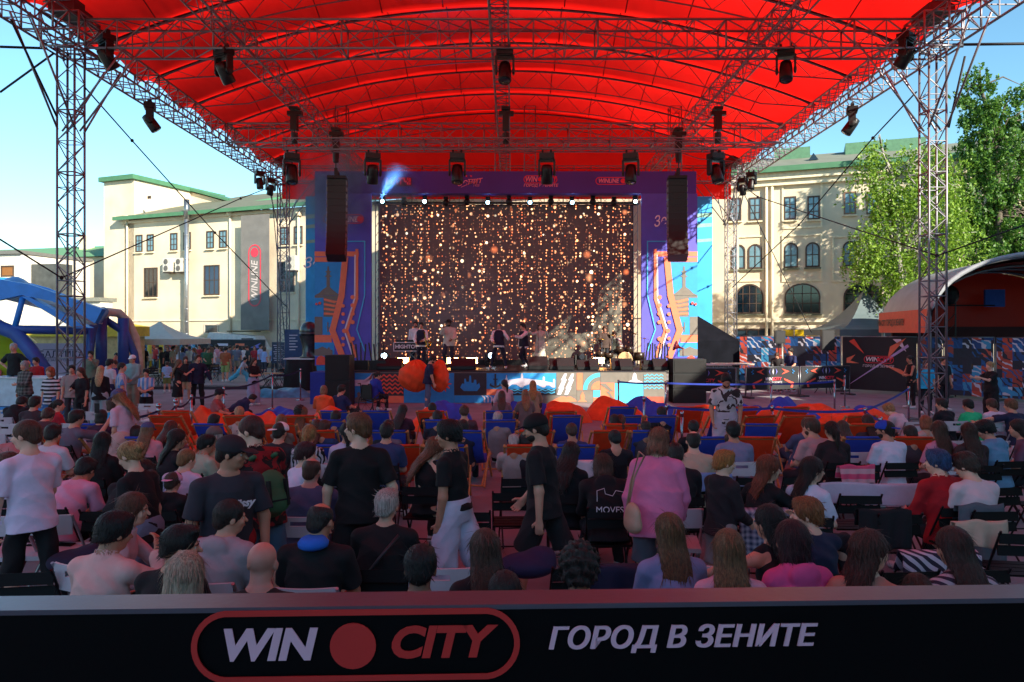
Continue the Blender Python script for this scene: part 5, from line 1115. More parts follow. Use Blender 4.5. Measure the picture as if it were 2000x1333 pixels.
tree((bp2, 37, 0), 'large dark green tree at the right edge behind the arched tent', [bl(1915, 190, 37, .9, 1.2), bl(1925, 260, 37, 1.2, 1.6), bl(1990, 220, 37.5, 1.2, 1.4), bl(1960, 320, 37, 1.6, 1.7), bl(1910, 370, 37, 1.1, 1.5), bl(1990, 420, 37, 1.7, 2.0), bl(1920, 460, 37, 1.2, 1.4), bl(2050, 300, 38, 1.6, 2.2), bl(2060, 430, 38, 1.6, 2.2), bl(1900, 150, 37, .4, .7), bl(1960, 520, 38, 1.5, 1.2), bl(1890, 300, 37, .6, .8)],
     [(bp2, 37, 0), (bp2, 37, 3.5), tuple(PT(1950, 420, 37)), tuple(PT(1945, 280, 37)), tuple(PT(1915, 170, 37))], BIG, 54000, .085, .45, 9, mat('5e554a', .9, var=.3), .26)
tree((13.0, -6, 0), 'leafy street tree outside the picture on the right', [((28.5, -14, 19.5), (2.2, 2.2, 1.6)), ((29, -10, 19.0), (1.5, 1.5, 1.0))], [(13.0, -6, 0), (13.2, -6, .3), (13.3, -6, .6)], BIG, 60, .1, 0, 4, mat('5e554a', .9), .1) if False else None
# ------------------------------------------------------------------ fences and barriers
def printed(seed=0.0, dark=False):
    m = bpy.data.materials.new('printed_mesh'); m.use_nodes = True; n = m.node_tree.nodes; L = m.node_tree.links; b = n['Principled BSDF']; b.inputs['Roughness'].default_value = .6
    tc = n.new('ShaderNodeTexCoord'); mp = n.new('ShaderNodeMapping'); mp.inputs['Scale'].default_value = (3.2, 1, 3.2); mp.inputs['Location'].default_value = (seed, 0, seed); L.new(tc.outputs['Object'], mp.inputs[0])
    fl = n.new('ShaderNodeVectorMath'); fl.operation = 'FLOOR'; L.new(mp.outputs[0], fl.inputs[0]); wn = n.new('ShaderNodeTexWhiteNoise'); wn.noise_dimensions = '3D'; sp = n.new('ShaderNodeSeparateXYZ'); L.new(fl.outputs[0], sp.inputs[0]); cb = n.new('ShaderNodeCombineXYZ'); L.new(sp.outputs[0], cb.inputs[0]); L.new(sp.outputs[2], cb.inputs[2]); L.new(cb.outputs[0], wn.inputs['Vector'])
    def ramp(src, cols):
        cr = n.new('ShaderNodeValToRGB'); cr.color_ramp.interpolation = 'CONSTANT'; e = cr.color_ramp.elements; e[0].color = (*lin(cols[0]), 1); e[1].position = 1 / len(cols); e[1].color = (*lin(cols[1]), 1)
        for i in range(2, len(cols)): q = e.new(i / len(cols)); q.color = (*lin(cols[i]), 1)
        L.new(src, cr.inputs[0]); return cr.outputs[0]
    A = ramp(wn.outputs['Value'], ['1f6aa8', '2b2f3c', 'c4503c', '3f9cc8', '2b2f3c', '1b4c86', 'a8483c']); B = ramp(wn.outputs['Color'], ['c85a44', '2a2c38', '1f5c98', 'c9ccd8', '2a2c38'])
    wv = n.new('ShaderNodeTexWave'); wv.inputs['Scale'].default_value = .7; wv.inputs['Distortion'].default_value = 9; wv.bands_direction = 'DIAGONAL'; L.new(mp.outputs[0], wv.inputs['Vector']); gt = n.new('ShaderNodeMath'); gt.operation = 'GREATER_THAN'; gt.inputs[1].default_value = .80; L.new(wv.outputs['Fac'], gt.inputs[0])
    mx = n.new('ShaderNodeMixRGB'); L.new(gt.outputs[0], mx.inputs[0]); L.new(A, mx.inputs[1]); L.new(B, mx.inputs[2]); L.new(mx.outputs[0], b.inputs['Base Color']); return m
FPR = printed(); FPL = printed(7.3); DKB = mat('202228', .6, var=.15, scale=3); STL = mat('85868a', .4, .8)
def panel(x0, y0, x1, y1, h, lb, m, kind='fence_panel', cat='fence', grp='tall mesh fence panels on the right', foot=True, zb=.12):
    a = Vector((x0, y0, 0)); c = Vector((x1, y1, 0)); L_ = (c - a).length; rz = math.atan2(y1 - y0, x1 - x0); o = empty(kind, a, rz, lb, cat, grp)
    b = MB()
    for x in (.02, L_ - .02): b.rod((x, 0, .02), (x, 0, h), .022, 8)
    b.rod((.04, 0, h - .01), (L_ - .04, 0, h - .01), .02, 8); b.rod((.04, 0, zb + .05), (L_ - .04, 0, zb + .05), .016, 6)
    b.build('frame', STL, o, True)
    b = MB(); b.grid(lambda u, v: (.04 + (L_ - .08) * u, -.03 + .012 * math.sin(u * 19 + v * 5), zb + (h - zb - .03) * v), 16, 6); b.build('printed_sheet', m, o, True)
    if foot:
        for x in (.1, L_ - .1): b = MB(); b.box((x, 0, .03), (.2, .6, .06)); b.build('foot', mat('4a4a4c', .9), o)
    return o
fpts = [(1436, 33.5), (1530, 32.4), (1645, 31), (1795, 28.9), (1845, 28.1), (1945, 26.8), (2060, 25.4)]
names = ['pale printed fence panel next to the rear right tower', 'blue and red printed fence panel behind the two men', 'dark fence panel with slanting streaks and a logo', 'narrow printed fence panel behind the front right tower', 'red and blue printed fence panel behind the woman filming', 'red and blue printed fence panel at the right edge']
PALE = printed(3.1)
PALE.node_tree.nodes['Principled BSDF'].inputs['Base Color'].default_value = (.4, .5, .6, 1)
for i in range(6):
    (pa, da), (pb, db) = fpts[i], fpts[i + 1]; o = panel(PX(pa, da), da, PX(pb, db) - .03, db, 2.3, names[i], (FPL, FPR, DKB, FPR, FPR, FPL)[i])
    if i == 2:
        sh = [c for c in o.children if c.name.startswith('printed')][0]
        for (pts, ck) in (([(.3, .3), (2.6, 1.9), (2.55, 2.0), (.35, .36)], 'l'), ([(1.9, 1.9), (2.5, 2.25), (1.8, 1.4)], 'o'), ([(.2, 1.4), (.55, 1.55), (.35, 1.3), (.7, 1.2), (.2, 1.2)], 'o'), ([(1.6, 1.2), (2.9, .5), (2.3, 1.0)], 'o'), ([(.3, 2.1), (.9, 1.6), (.5, 2.2)], 'r'), ([(2.0, 2.2), (2.5, 1.7), (2.3, 2.2)], 'w')):
            b = MB(); b.xz(pts, -.05, -.055); b.build('printed_streak', C_[ck], sh)
        text('WIN', (1.2, -.06, 1.37), .24, WHT, sh, shear=.2, bold=.008); text('CITY', (1.72, -.06, 1.37), .24, LR, sh, shear=.2, bold=.008); disc(sh, 1.46, 1.37, .07, -.06, LR); pill(sh, 1.47, 1.37, 1.15, .3, -.06, .025, LR); text('ГОРОД В ЗЕНИТЕ', (1.45, -.06, 1.1), .14, WHT, sh, shear=.1)
def barrier(pa, da, pb, db, lb):
    x0, x1 = PX(pa, da), PX(pb, db); o = panel(x0, da, x1, db, 1.16, lb, DKB, 'crowd_barrier', 'barrier', 'black printed crowd barriers', zb=.3); sh = [c for c in o.children if c.name.startswith('printed')][0]; L_ = math.hypot(x1 - x0, db - da); m_ = L_ / 2
    for s in (-1, 1):
        for (pts, ck) in (([(m_ + s * .75, .98), (m_ + s * .38, 1.1), (m_ + s * .55, .98), (m_ + s * .38, .86)], 'r'), ([(m_ + s * .12, 1.1), (m_ + s * .2, .98), (m_ + s * .12, .86), (m_ + s * .15, .98)], 'p'),
                          ([(m_ + s * .95, 1.08), (m_ + s * .87, 1.03), (m_ + s * .97, .98), (m_ + s * .87, .92), (m_ + s * .97, .87), (m_ + s * .90, .92), (m_ + s * 1.0, .98), (m_ + s * .90, 1.03)], 'b'), ([(m_ + s * .95, .55), (m_ + s * .5, .72), (m_ + s * .5, .66), (m_ + s * .85, .5), (m_ + s * .8, .36), (m_ + s * .9, .36)], 'r')):
            b = MB(); b.xz(pts if s < 0 else pts[::-1], -.05, -.055); b.build('printed_motif', C_[ck], sh)
    b = MB(); b.xz([(m_, 1.1), (m_ + .03, .98), (m_, .86), (m_ - .03, .98)], -.05, -.055); b.build('printed_motif', C_['w'], sh)
    text('WIN', (m_ - .2, -.055, .7), .16, WHT, sh, shear=.2, bold=.006); text('CITY', (m_ + .19, -.055, .7), .16, LR, sh, shear=.2, bold=.006); disc(sh, m_, .7, .055, -.055, LR); text('ГОРОД В ЗЕНИТЕ', (m_, -.055, .57), .095, WHT, sh, shear=.1)
barrier(1312, 27.2, 1438, 27.4, 'black printed crowd barrier beside the subwoofers, third from the right'); barrier(1455, 27.8, 1560, 28.6, 'black printed crowd barrier in front of the two men'); barrier(1562, 28.6, 1660, 29.4, 'black printed crowd barrier by the loudspeaker on a stand')
for (px, d, w_, lb) in ((1380, 28.6, 1.7, 'white topped folding table behind the barriers, left one'), (1430, 29.2, 1.5, 'white topped folding table behind the barriers, right one')):
    o = empty('folding_table', (PX(px, d), d, 0), 0, lb, 'table', 'folding tables behind the barriers'); b = MB(); b.bb(-w_ / 2, w_ / 2, -.4, .4, 1.2, 1.25); b.build('tabletop', mat('cfc6b8', .5), o)
    for sx in (-1, 1):
        for sy in (-1, 1): b = MB(); b.rod((sx * (w_ / 2 - .1), sy * .33, 0), (sx * (w_ / 2 - .1), sy * .33, 1.2), .02, 6); b.build('leg', STL, o)
def pole_speaker(px, d, z, lb, w_=.45, h=.75):
    o = empty('pole_loudspeaker', (PX(px, d), d, 0), 0, lb, 'loudspeaker', 'loudspeakers on poles'); b = MB(); b.add([(-w_ / 2, -.2, z), (w_ / 2, -.2, z), (w_ / 3, .22, z), (-w_ / 3, .22, z), (-w_ / 2, -.2, z + h), (w_ / 2, -.2, z + h), (w_ / 3, .22, z + h), (-w_ / 3, .22, z + h)], [(3, 2, 1, 0), (4, 5, 6, 7), (0, 1, 5, 4), (1, 2, 6, 5), (2, 3, 7, 6), (3, 0, 4, 7)]); b.build('cabinet', BLK, o)
    b = MB(); b.bb(-w_ / 2 + .03, w_ / 2 - .03, -.212, -.202, z + .04, z + h - .04); b.build('grille', BLK2, o); b = MB(); b.rod((0, 0, .0), (0, 0, z), .02, 6); [b.rod((0, 0, .7), (.45 * math.cos(a), .45 * math.sin(a), 0), .014, 5) for a in (-1.57, .52, 2.6)]; b.build('stand', BLK2, o)
pole_speaker(1521, 31, 2.0, 'black loudspeaker on a pole behind the two men', .42, .55); pole_speaker(1614, 29.9, 1.75, 'larger black loudspeaker on a pole in front of the fence', .5, .82)
# tents on the right
o = empty('black_tent', (PX(1393, 34), 34, 0), 0, 'black peaked tent between the stage and the rear right tower', 'tent')
b = MB(); b.add([(-1.5, -1.5, 0), (.75, -1.5, 0), (.75, 1.5, 0), (-1.5, 1.5, 0), (-1.5, -1.5, 2.1), (.75, -1.5, 2.1), (.75, 1.5, 2.1), (-1.5, 1.5, 2.1), (-.85, 0, 3.3)], [(0, 1, 5, 4), (1, 2, 6, 5), (2, 3, 7, 6), (3, 0, 4, 7), (4, 5, 8), (5, 6, 8), (6, 7, 8), (7, 4, 8)]); b.build('cloth', mat('15171e', .9, var=.3, scale=2, bump=.6, bscale=3, spec=.08), o)
def pagoda(px, d, w_, z0, z1, c, lb, poles=True):
    o = empty('pagoda_tent', (PX(px, d), d, 0), 0, lb, 'tent'); b = MB(); n = 10; h = w_ / 2
    def f(u, v):
        a = 2 * math.pi * u; k_ = 1 / max(abs(math.cos(a)), abs(math.sin(a))); r = (1 - v) ** 1.0; sag = z0 + (z1 - z0) * v ** 1.9; return (h * r * k_ * math.cos(a), h * r * k_ * math.sin(a), sag)
    b.grid(f, 32, n); b.build('roof', c, o); b = MB(); [b.bb(x0_, x1_, y0_, y1_, z0 - .3, z0) for (x0_, x1_, y0_, y1_) in ((-h, h, -h - .01, -h + .01), (-h, h, h - .01, h + .01), (-h - .01, -h + .01, -h + .02, h - .02), (h - .01, h + .01, -h + .02, h - .02))]; b.build('valance', c, o)
    if poles:
        for sx in (-1, 1):
            for sy in (-1, 1): b = MB(); b.rod((sx * (h - .05), sy * (h - .05), 0), (sx * (h - .05), sy * (h - .05), z0 - .02), .04, 6); b.build('pole', STL, o)
pagoda(1688, 36, 4.2, PZ(644, 36), PZ(566, 36), mat('5b6a6c', .55, var=.15, scale=1.2, bump=.3, bscale=3), 'grey blue pagoda tent with a sharp peak in front of the right building')
# arched tent
TW = mat('b8b8b4', .6, var=.10, scale=1.5, trans=.15); TRED = redfab('8e1c0c', .22); TRED.name = 'orange_canvas'
o = empty('arched_tent', (0, 0, 0), 0, 'big arched tent at the right edge, white outside and orange red inside', 'tent')
fc, rc_ = Vector((PX(2046, 25.5), 25.5, 2.45)), Vector((PX(1905, 31.5), 31.5, 2.45)); RW = 3.75; RH = 2.75
def vault(k, off=0.0, hh=1.0):
    def f(u, v):
        a = math.pi * (1 - u); c = fc + (rc_ - fc) * v; ax = (rc_ - fc).normalized(); sd_ = Vector((-ax.y, ax.x, 0)); sd_ = -sd_ if sd_.x < 0 else sd_
        return c + sd_ * math.cos(a) * (RW - off) + Vector((0, 0, (RH - off) * math.sin(a) ** .8))
    return f
b = MB(); b.grid(vault(0), 32, 10); b.build('outer_shell', TW, o, True)
b = MB(); b.grid(lambda u, v: vault(0, .10)(1 - u, v * .985 + .008), 32, 10); b.build('inner_lining', mat('3c3a40', .7), o, True)
b = MB(); b.grid(lambda u, v: vault(0, .18)(1 - u, .18 + v * .8), 32, 10); b.build('red_lining', TRED, o, True)
b = MB(); b.tube([vault(0, -.02)(i / 24, -.004) for i in range(25)], .09, 6); b.build('edge_hem', mat('9a9ea4', .6), o, True)
b = MB(); b.add([vault(0, .2)(i / 24, .97) for i in range(25)], [tuple(range(25))]); b.build('back_wall', TRED, o)
b = MB(); ax = (rc_ - fc).normalized()
for v0, v1, nm in ((.0, 1.0, 'skirt'),):
    for side_u in (0.0,):
        p0, p1 = vault(0, -.01)(side_u, 0), vault(0, -.01)(side_u, 1); b.add([p0 + Vector((0, 0, -.0)), p1, p1 + Vector((0, 0, .85)), p0 + Vector((0, 0, .85))], [(0, 1, 2, 3)])
ow_ = Vector((-ax.y, ax.x, 0)); ow_ = -ow_ if ow_.x > 0 else ow_
sk = b.build('orange_skirt', mat('d8432e', .6, var=.08), o); sk.location = ow_ * .03
q0 = vault(0, -.01)(0, 1); tr_ = text('WIN CITY ГОРОД В ЗЕНИТЕ', (0, 0, 0), .34, mat('2a1a1c', .6), o, space=1.0, shear=.15, bold=.006, sx=.8); tr_.location = q0 + (fc - rc_).normalized() * 1.75 + ow_ * .07 + Vector((0, 0, .40)); tr_.rotation_euler = (0, 0, math.atan2((fc - rc_).y, (fc - rc_).x))
for i, v in enumerate((.25, .5, .75)):
    b = MB(); b.tube([vault(0, .3)(k_ / 20, v) for k_ in range(21)], .05, 6); b.build('arch_pole', STL, o, True)
b = MB(); q = (fc + rc_) / 2 + Vector((0, 0, 0)); [b.rod((q.x - 2.4 + i * .4, q.y, 0), (q.x - 2.4 + i * .4, q.y, 3.6), .03, 5) for i in (0, 1)]; [b.rod((q.x - 2.4, q.y, z_ * .4), (q.x - 2.0, q.y, z_ * .4 + .4), .018, 4) for z_ in range(8)]; b.sph((q.x - 2.2, q.y, 3.9), (.3, .3, .38), 10, 8); b.rod((q.x - 3.2, q.y, 3.5), (q.x - .5, q.y, 3.5), .03, 5); b.build('inner_mast', BLK, o)
b = MB(); b.bb(q.x + .1, q.x + .9, q.y + 1.5, q.y + 1.6, 3.5, 4.2); b.build('blue_flag', mat('2a4c98', .7), o); b = MB(); b.bb(q.x - 3.4, q.x + 4, q.y + 2.0, q.y + 2.1, 2.0, 2.7); b.build('dark_rail', mat('3a0c10', .7), o)
for v in (.02, .98):
    for u in (.0, 1.0): q = vault(0, .1)(u, v); b = MB(); b.rod((q.x, q.y, 0), q, .06, 6); b.build('leg', STL, o)
# ------------------------------------------------------------------ left side: blue tent, umbrella, banner, van, counter
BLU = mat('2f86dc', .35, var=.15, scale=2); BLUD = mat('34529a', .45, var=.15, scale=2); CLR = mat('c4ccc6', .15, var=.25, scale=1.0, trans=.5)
o = empty('blue_tent', (0, 0, 0), 0, 'big domed tent with blue beams and clear panels at the left edge', 'tent'); D1, D2 = 26.0, 31.0
def beam(pts, r, m, nm='beam'): b = MB(); b.tube([PT(*p) for p in pts], r, 10); b.build(nm, m, o, True)
b = MB(); b.xz([(PX(a, 26), PZ(c, 26)) for a, c in [(-80, 549), (0, 546), (60, 556), (120, 576), (203, 604), (188, 632), (172, 622), (140, 604), (105, 589), (45, 577), (0, 587), (-80, 596)]], 25.9, 26.15); b.build('front_membrane', BLU, o)
b = MB(); b.xz([(PX(a, 26), PZ(c, 26)) for a, c in [(45, 579), (62, 581), (178, 641), (150, 642)]], 25.86, 26.2); b.build('front_brace', BLU, o)
beam([(-60, 548, 31), (20, 553, 31), (90, 572, 31), (160, 600, 31), (203, 622, 30)], .22, BLU)
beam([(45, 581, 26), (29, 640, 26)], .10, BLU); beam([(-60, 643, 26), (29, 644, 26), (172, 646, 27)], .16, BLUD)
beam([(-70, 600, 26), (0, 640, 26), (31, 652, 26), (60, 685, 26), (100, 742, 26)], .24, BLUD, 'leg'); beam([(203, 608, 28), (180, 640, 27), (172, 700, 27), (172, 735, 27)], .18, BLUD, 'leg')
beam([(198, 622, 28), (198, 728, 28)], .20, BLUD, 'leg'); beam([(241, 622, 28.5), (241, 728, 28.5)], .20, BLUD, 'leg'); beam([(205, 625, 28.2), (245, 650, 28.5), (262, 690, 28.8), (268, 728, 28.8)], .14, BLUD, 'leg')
b = MB(); b.tube([PT(*p) for p in [(170, 735, 28), (172, 690, 28), (178, 650, 28), (195, 620, 28), (212, 610, 28.3), (232, 612, 28.6), (250, 630, 28.8), (264, 660, 29), (270, 700, 29), (272, 735, 29)]], .17, 8); b.build('cream_arch', mat('c9c2a8', .6), o, True)
def quad(pts, m, nm, n=8):
    P4 = [PT(*p) for p in pts]; b = MB(); b.grid(lambda u, v: (P4[0] * (1 - u) + P4[1] * u) * (1 - v) + (P4[3] * (1 - u) + P4[2] * u) * v + Vector((0, 0, .5 * math.sin(math.pi * u) * math.sin(math.pi * v))), n, n); b.build(nm, m, o, True)
quad([(-70, 565, 26), (200, 634, 27), (203, 622, 30), (-60, 548, 31)], CLR, 'roof_panel'); quad([(0, 566, 26), (60, 582, 26.2), (90, 572, 31), (-10, 548, 31)], mat('3a8ad8', .4, trans=.3), 'blue_roof_panel')
quad([(50, 585, 26.05), (190, 634, 26.9), (165, 643, 26.9), (140, 640, 26.5)], CLR, 'side_panel', 4)
o = empty('lime_dome', (PX(-10, 28.5), 28.5, 0), 0, 'lime yellow rounded kiosk under the blue tent at the left edge', 'kiosk'); b = MB(); b.sph((0, 0, 1.2), (1.75, 1.5, 1.5), 24, 14); b.build('shell', mat('b8c020', .35, var=.1), o, True)
b = MB(); b.lathe([(.2, 0), (.2, .03), (.0, .035)], 18, (.95, -1.28, .95), Matrix.Rotation(R(68), 3, 'X')); b.build('badge', mat('c43a34', .5), o)
o = empty('serving_counter', (PX(75, 22), 22, 0), R(-8), 'white and blue serving counter at the left behind the seats', 'counter'); b = MB(); b.bb(-1.3, 1.0, -.4, .4, .32, 1.12); b.build('front', mat('c2d2da', .5), o); b = MB(); b.bb(-1.32, 1.02, -.42, .42, .0, .3); b.build('base', mat('2f8cd0', .5), o); b = MB(); b.bb(-1.35, 1.05, -.45, .45, 1.13, 1.17); b.build('counter_top', mat('d6dde0', .4), o)
o = empty('sponsor_banner', (PX(115, 27.5), 27.5, 0), 0, 'pale lavender banner with dark lettering behind the front left tower', 'banner'); b = MB(); w_ = 110 * 27.5 / F / 2; b.bb(-w_, w_ * 1.05, 0, .03, PZ(735, 27.5), PZ(671, 27.5)); b.build('banner_cloth', mat('b3aac4', .6, var=.05), o)
NT = mat('28284e', .6); text('БАЛТИКА', (.1, -.008, PZ(693, 27.5)), .34, NT, o, bold=.003, space=1.05); text('БЕЗАЛКОГОЛЬНОЕ', (.1, -.008, PZ(704, 27.5)), .12, NT, o)
b = MB(); [b.bb(-.6, .8, -.006, -.002, PZ(y_, 27.5), PZ(y_, 27.5) + .018) for y_ in (684, 700)]; b.build('printed_line', NT, o); b = MB(); [b.bb(-.98, -.75, -.006, -.002, PZ(y_, 27.5), PZ(y_, 27.5) + .035) for y_ in (689, 692.5, 696)]; b.build('printed_wave', NT, o)
b = MB(); [b.rod((s * w_, .03, 0), (s * w_, .03, PZ(671, 27.5)), .03, 6) for s in (-1, 1)]; b.build('post', STL, o)
pagoda(312, 40, 3.9, PZ(662, 40), PZ(628, 40), mat('ded8c6', .7, var=.06, trans=.2), 'off white square parasol over the tables on the left')
pagoda(240, 46, 3.6, PZ(640, 46), PZ(628, 46), mat('c9b428', .6, trans=.2), 'flat yellow topped tent behind the off white parasol')
o = empty('yellow_kiosk', (PX(150, 36), 36, 0), 0, 'yellow roofed kiosk behind the lavender banner under the blue tent', 'kiosk'); b = MB(); b.bb(-3.2, 2.6, -.6, 1.4, 0, 2.25); b.build('wall', mat('c8b27c', .7, var=.2), o); b = MB(); b.bb(-3.3, 2.8, -.8, 1.5, 2.26, 2.75); b.build('roof', mat('d8bc38', .6), o)
o = empty('brown_kiosk', (PX(225, 38), 38, 0), 0, 'brown wooden kiosk seen inside the end of the blue tent', 'kiosk'); b = MB(); b.bb(-.9, .75, -.5, .9, 0, 2.0); b.build('wall', mat('7a5030', .7, var=.15, streak=(1, 1, 6)), o); b = MB(); b.bb(-1.0, .85, -.6, 1.0, 2.01, 2.1); b.build('roof', mat('59402a', .7), o)
for i, (px, lb) in enumerate(((292, 'yellow post of the food court left of the parasol pole'), (315, 'yellow post of the food court near the parasol pole'))): b = MB(); b.rod((0, 0, 0), (0, 0, 1.95), .12, 8); tag(b.build('yellow_post', mat('d0b020', .5), None, True, (PX(px, 44), 44, 0)), lb, 'post', 'yellow posts')
b_ = panel(PX(255, 49), 49, PX(388, 48), 48, 2.1, 'pale striped fence behind the food court crowd', printed(12.7), foot=False, grp='fences behind the food court')
fb = panel(PX(391, 47), 47, PX(520, 46.4), 46.4, 2.0, 'black printed fence with lightning marks behind the food court', DKB, foot=False, grp='fences behind the food court')
sh = [c for c in fb.children if c.name.startswith('printed')][0]
for (pts, ck) in (([(.2, 1.9), (.9, 1.6), (.3, 1.8)], 'b'), ([(3.4, 1.5), (4.1, 1.8), (3.9, 1.6), (4.1, 1.45)], 'p'), ([(1.2, 1.6), (1.9, 1.6), (1.9, 1.75), (1.2, 1.75)], 'w'), ([(2.4, 1.6), (3.0, 1.6), (3.0, 1.75), (2.4, 1.75)], 'o'), ([(3.2, .9), (4.0, .7), (3.3, 1.0)], 'b')): b = MB(); b.xz(pts, -.05, -.055); b.build('printed_streak', C_[ck], sh)
v = empty('white_van', (PX(470, 50), 50.2, 0), R(-2), 'white van parked behind the black printed fence', 'van'); b = MB(); b.xz([(-1.9, .4), (1.9, .4), (1.95, 1.3), (1.6, 1.45), (1.2, 2.2), (-1.8, 2.45), (-1.95, 2.2)], -.9, .9); b.build('body', mat('d8d8d4', .3), v)
b = MB(); b.bb(.35, 1.15, -.93, -.905, 1.45, 2.05); b.build('window', GLD, v); b = MB(); b.bb(-.9, .1, -.93, -.905, 1.5, 1.95); b.build('window', GLD, v)
for x in (-1.2, 1.2):
    for y_ in (-.8, .8): b = MB(); b.lathe([(.34, -.1), (.34, .1)], 16, (x, y_, .34), Mx); b.build('wheel', BLK2, v)
b = MB(); b.bb(-.8, 1.1, -.55, .55, 2.48, 2.56); b.build('roof_rack', GLD, v)
# tables and chairs of the food court
def ftable(px, d, lb, r=.38):
    o = empty('bistro_table', (PX(px, d), d, 0), R(10), lb, 'table', 'food court tables'); b = MB(); b.bb(-r, r, -r, r, .72, .75); b.build('table_top', mat('a08c60', .6), o)
    for sx in (-1, 1): b = MB(); b.rod((sx * r * .8, -r * .7, 0), (-sx * r * .3, -r * .7, .72), .014, 5); b.rod((sx * r * .8, r * .7, 0), (-sx * r * .3, r * .7, .72), .014, 5); b.build('leg', BLK2, o)
def fchair(px, d, rz, lb):
    o = empty('bistro_chair', (PX(px, d), d, 0), R(rz), lb, 'chair', 'food court chairs'); b = MB(); [b.box((0, y_, .45), (.4, .06, .02)) for y_ in (-.15, -.07, .01, .09, .17)]; b.build('seat', BLK2, o); b = MB(); [b.box((0, -.2, z_), (.4, .02, .07)) for z_ in (.62, .74, .84)]; b.build('backrest', BLK2, o)
    for s in (-1, 1): b = MB(); b.rod((s * .2, .2, 0), (s * .2, -.21, .87), .012, 5); b.build('leg', BLK2, o); b = MB(); b.rod((s * .18, -.22, 0), (s * .18, .16, .45), .012, 5); b.build('leg', BLK2, o)
ftable(533, 31.5, 'small table beside the rear left tower'); fchair(518, 31.6, -80, 'black slatted chair left of the small table by the tower'); fchair(545, 32.2, 60, 'black slatted chair right of the small table by the tower')
ftable(325, 35, 'small table in the food court left of the couple'); fchair(306, 34.8, -90, 'black chair left of the food court table'); fchair(327, 33.8, 0, 'black chair in front of the food court table'); fchair(418, 37, 30, 'black chair in the food court beyond the couple'); fchair(405, 37.8, -60, 'black chair at the back of the food court'); ftable(430, 38.5, 'small table at the back of the food court'); fchair(300, 33.6, 20, 'black chair nearest the boy in the striped shirt')
o = empty('menu_board', (PX(543, 42), 42, 0), 0, 'dark standing board with pale lines of writing by the trophy', 'sign'); b = MB(); b.bb(-.35, .35, 0, .06, .7, 1.9); b.build('board', mat('2c3a52', .6), o); b = MB(); [b.bb(-.26 + (i % 3) * .05, .26 - (i % 2) * .08, -.004, -.001, 1.7 - i * .12, 1.73 - i * .12) for i in range(8)]; b.build('printed_line', WHT, o); b = MB(); b.rod((0, .03, 0), (0, .03, .7), .03); b.build('post', STL, o)
o = empty('info_board', (PX(573, 36), 36, 0), 0, 'tall blue info board standing just left of the trophy', 'sign'); b = MB(); b.bb(-.42, .42, 0, .06, .2, 2.6); b.build('board', mat('2a4470', .6), o); b = MB(); [b.bb(-.2, .2 - (i % 2) * .1, -.004, -.001, 2.3 - i * .14, 2.34 - i * .14) for i in range(6)]; b.build('printed_line', WHT, o); b = MB(); b.bb(-.45, .45, -.2, .3, 0, .19); b.build('foot', STL, o)
# tarpaulin heap by the stage
def heap(name, px, d, w_, dp, h, m, lb, cat, grp, seed, amp=.35, z0=0.0, folds_=6):
    rs = np.random.RandomState(seed); ph = rs.uniform(0, 6.28, 8); fr = rs.uniform(2.5, folds_, 8)
    def f(u, v):
        a = 2 * math.pi * u; r = v; e = 1 + .12 * math.sin(3 * a + ph[0]) + .08 * math.sin(5 * a + ph[1]); x = math.cos(a) * r * w_ / 2 * e; y = math.sin(a) * r * dp / 2 * e
        z = h * (1 - r ** 2.4) * (1 + amp * (math.sin(x * fr[0] + ph[2]) * math.cos(y * fr[1] + ph[3]) + .6 * math.sin(x * fr[2] * 2 + y * fr[3] * 2 + ph[4]) * .6)) + .05 * h * abs(math.sin(x * 9 + y * 7 + ph[5])); return (x, y, max(0.004, z) if r < 1 else 0.004)
    b = MB(); b.grid(f, 40, 14); return tag(b.build(name, m, None, True, (PX(px, d), d, z0)), lb, cat, grp)
heap('tarpaulin', 555, 28.5, 2.3, 1.2, .36, mat('3f8cac', .4, var=.45, scale=4), 'crumpled blue tarpaulin on the ground below the trophy', 'tarpaulin', None, 3, .3)
# ================================================================== SEATS, BEAN BAGS, POSTS
def cloth(c, var=.12, tr=.0): return mat(c, .75, var=var, scale=5, bump=.2, bscale=14, trans=tr)
BW = mat('0d0a0b', .6, var=.3, scale=8, streak=(1, 8, 8), spec=.2); BSTEEL = mat('1c1c20', .4, .5)
def black_chair():
    o = empty('folding_chair', (0, 0, 0)); W = .43
    for i in range(4): b = MB(); b.box((0, -.17 + i * .105, .445), (W, .09, .018)); b.build('seat_slat', BW, o)
    for z, y_ in ((.66, -.235), (.765, -.262)): b = MB(); b.box((0, y_, z), (W, .018, .085), Matrix.Rotation(R(-14), 3, 'X')); b.build('back_slat', BW, o)
    for s in (-1, 1):
        b = MB(); b.rod((s * .21, .23, 0), (s * .21, -.285, .83), .011, 6); b.build('leg', BSTEEL, o)
        b = MB(); b.rod((s * .195, -.26, 0), (s * .195, .19, .44), .011, 6); b.build('leg', BSTEEL, o)
    b = MB(); b.rod((-.21, .15, .13), (.21, .15, .13), .009, 5); b.build('crossbar', BSTEEL, o); return o
WPL = mat('c6c2c8', .4, var=.05); WST = mat('a8a6ac', .35, .5)
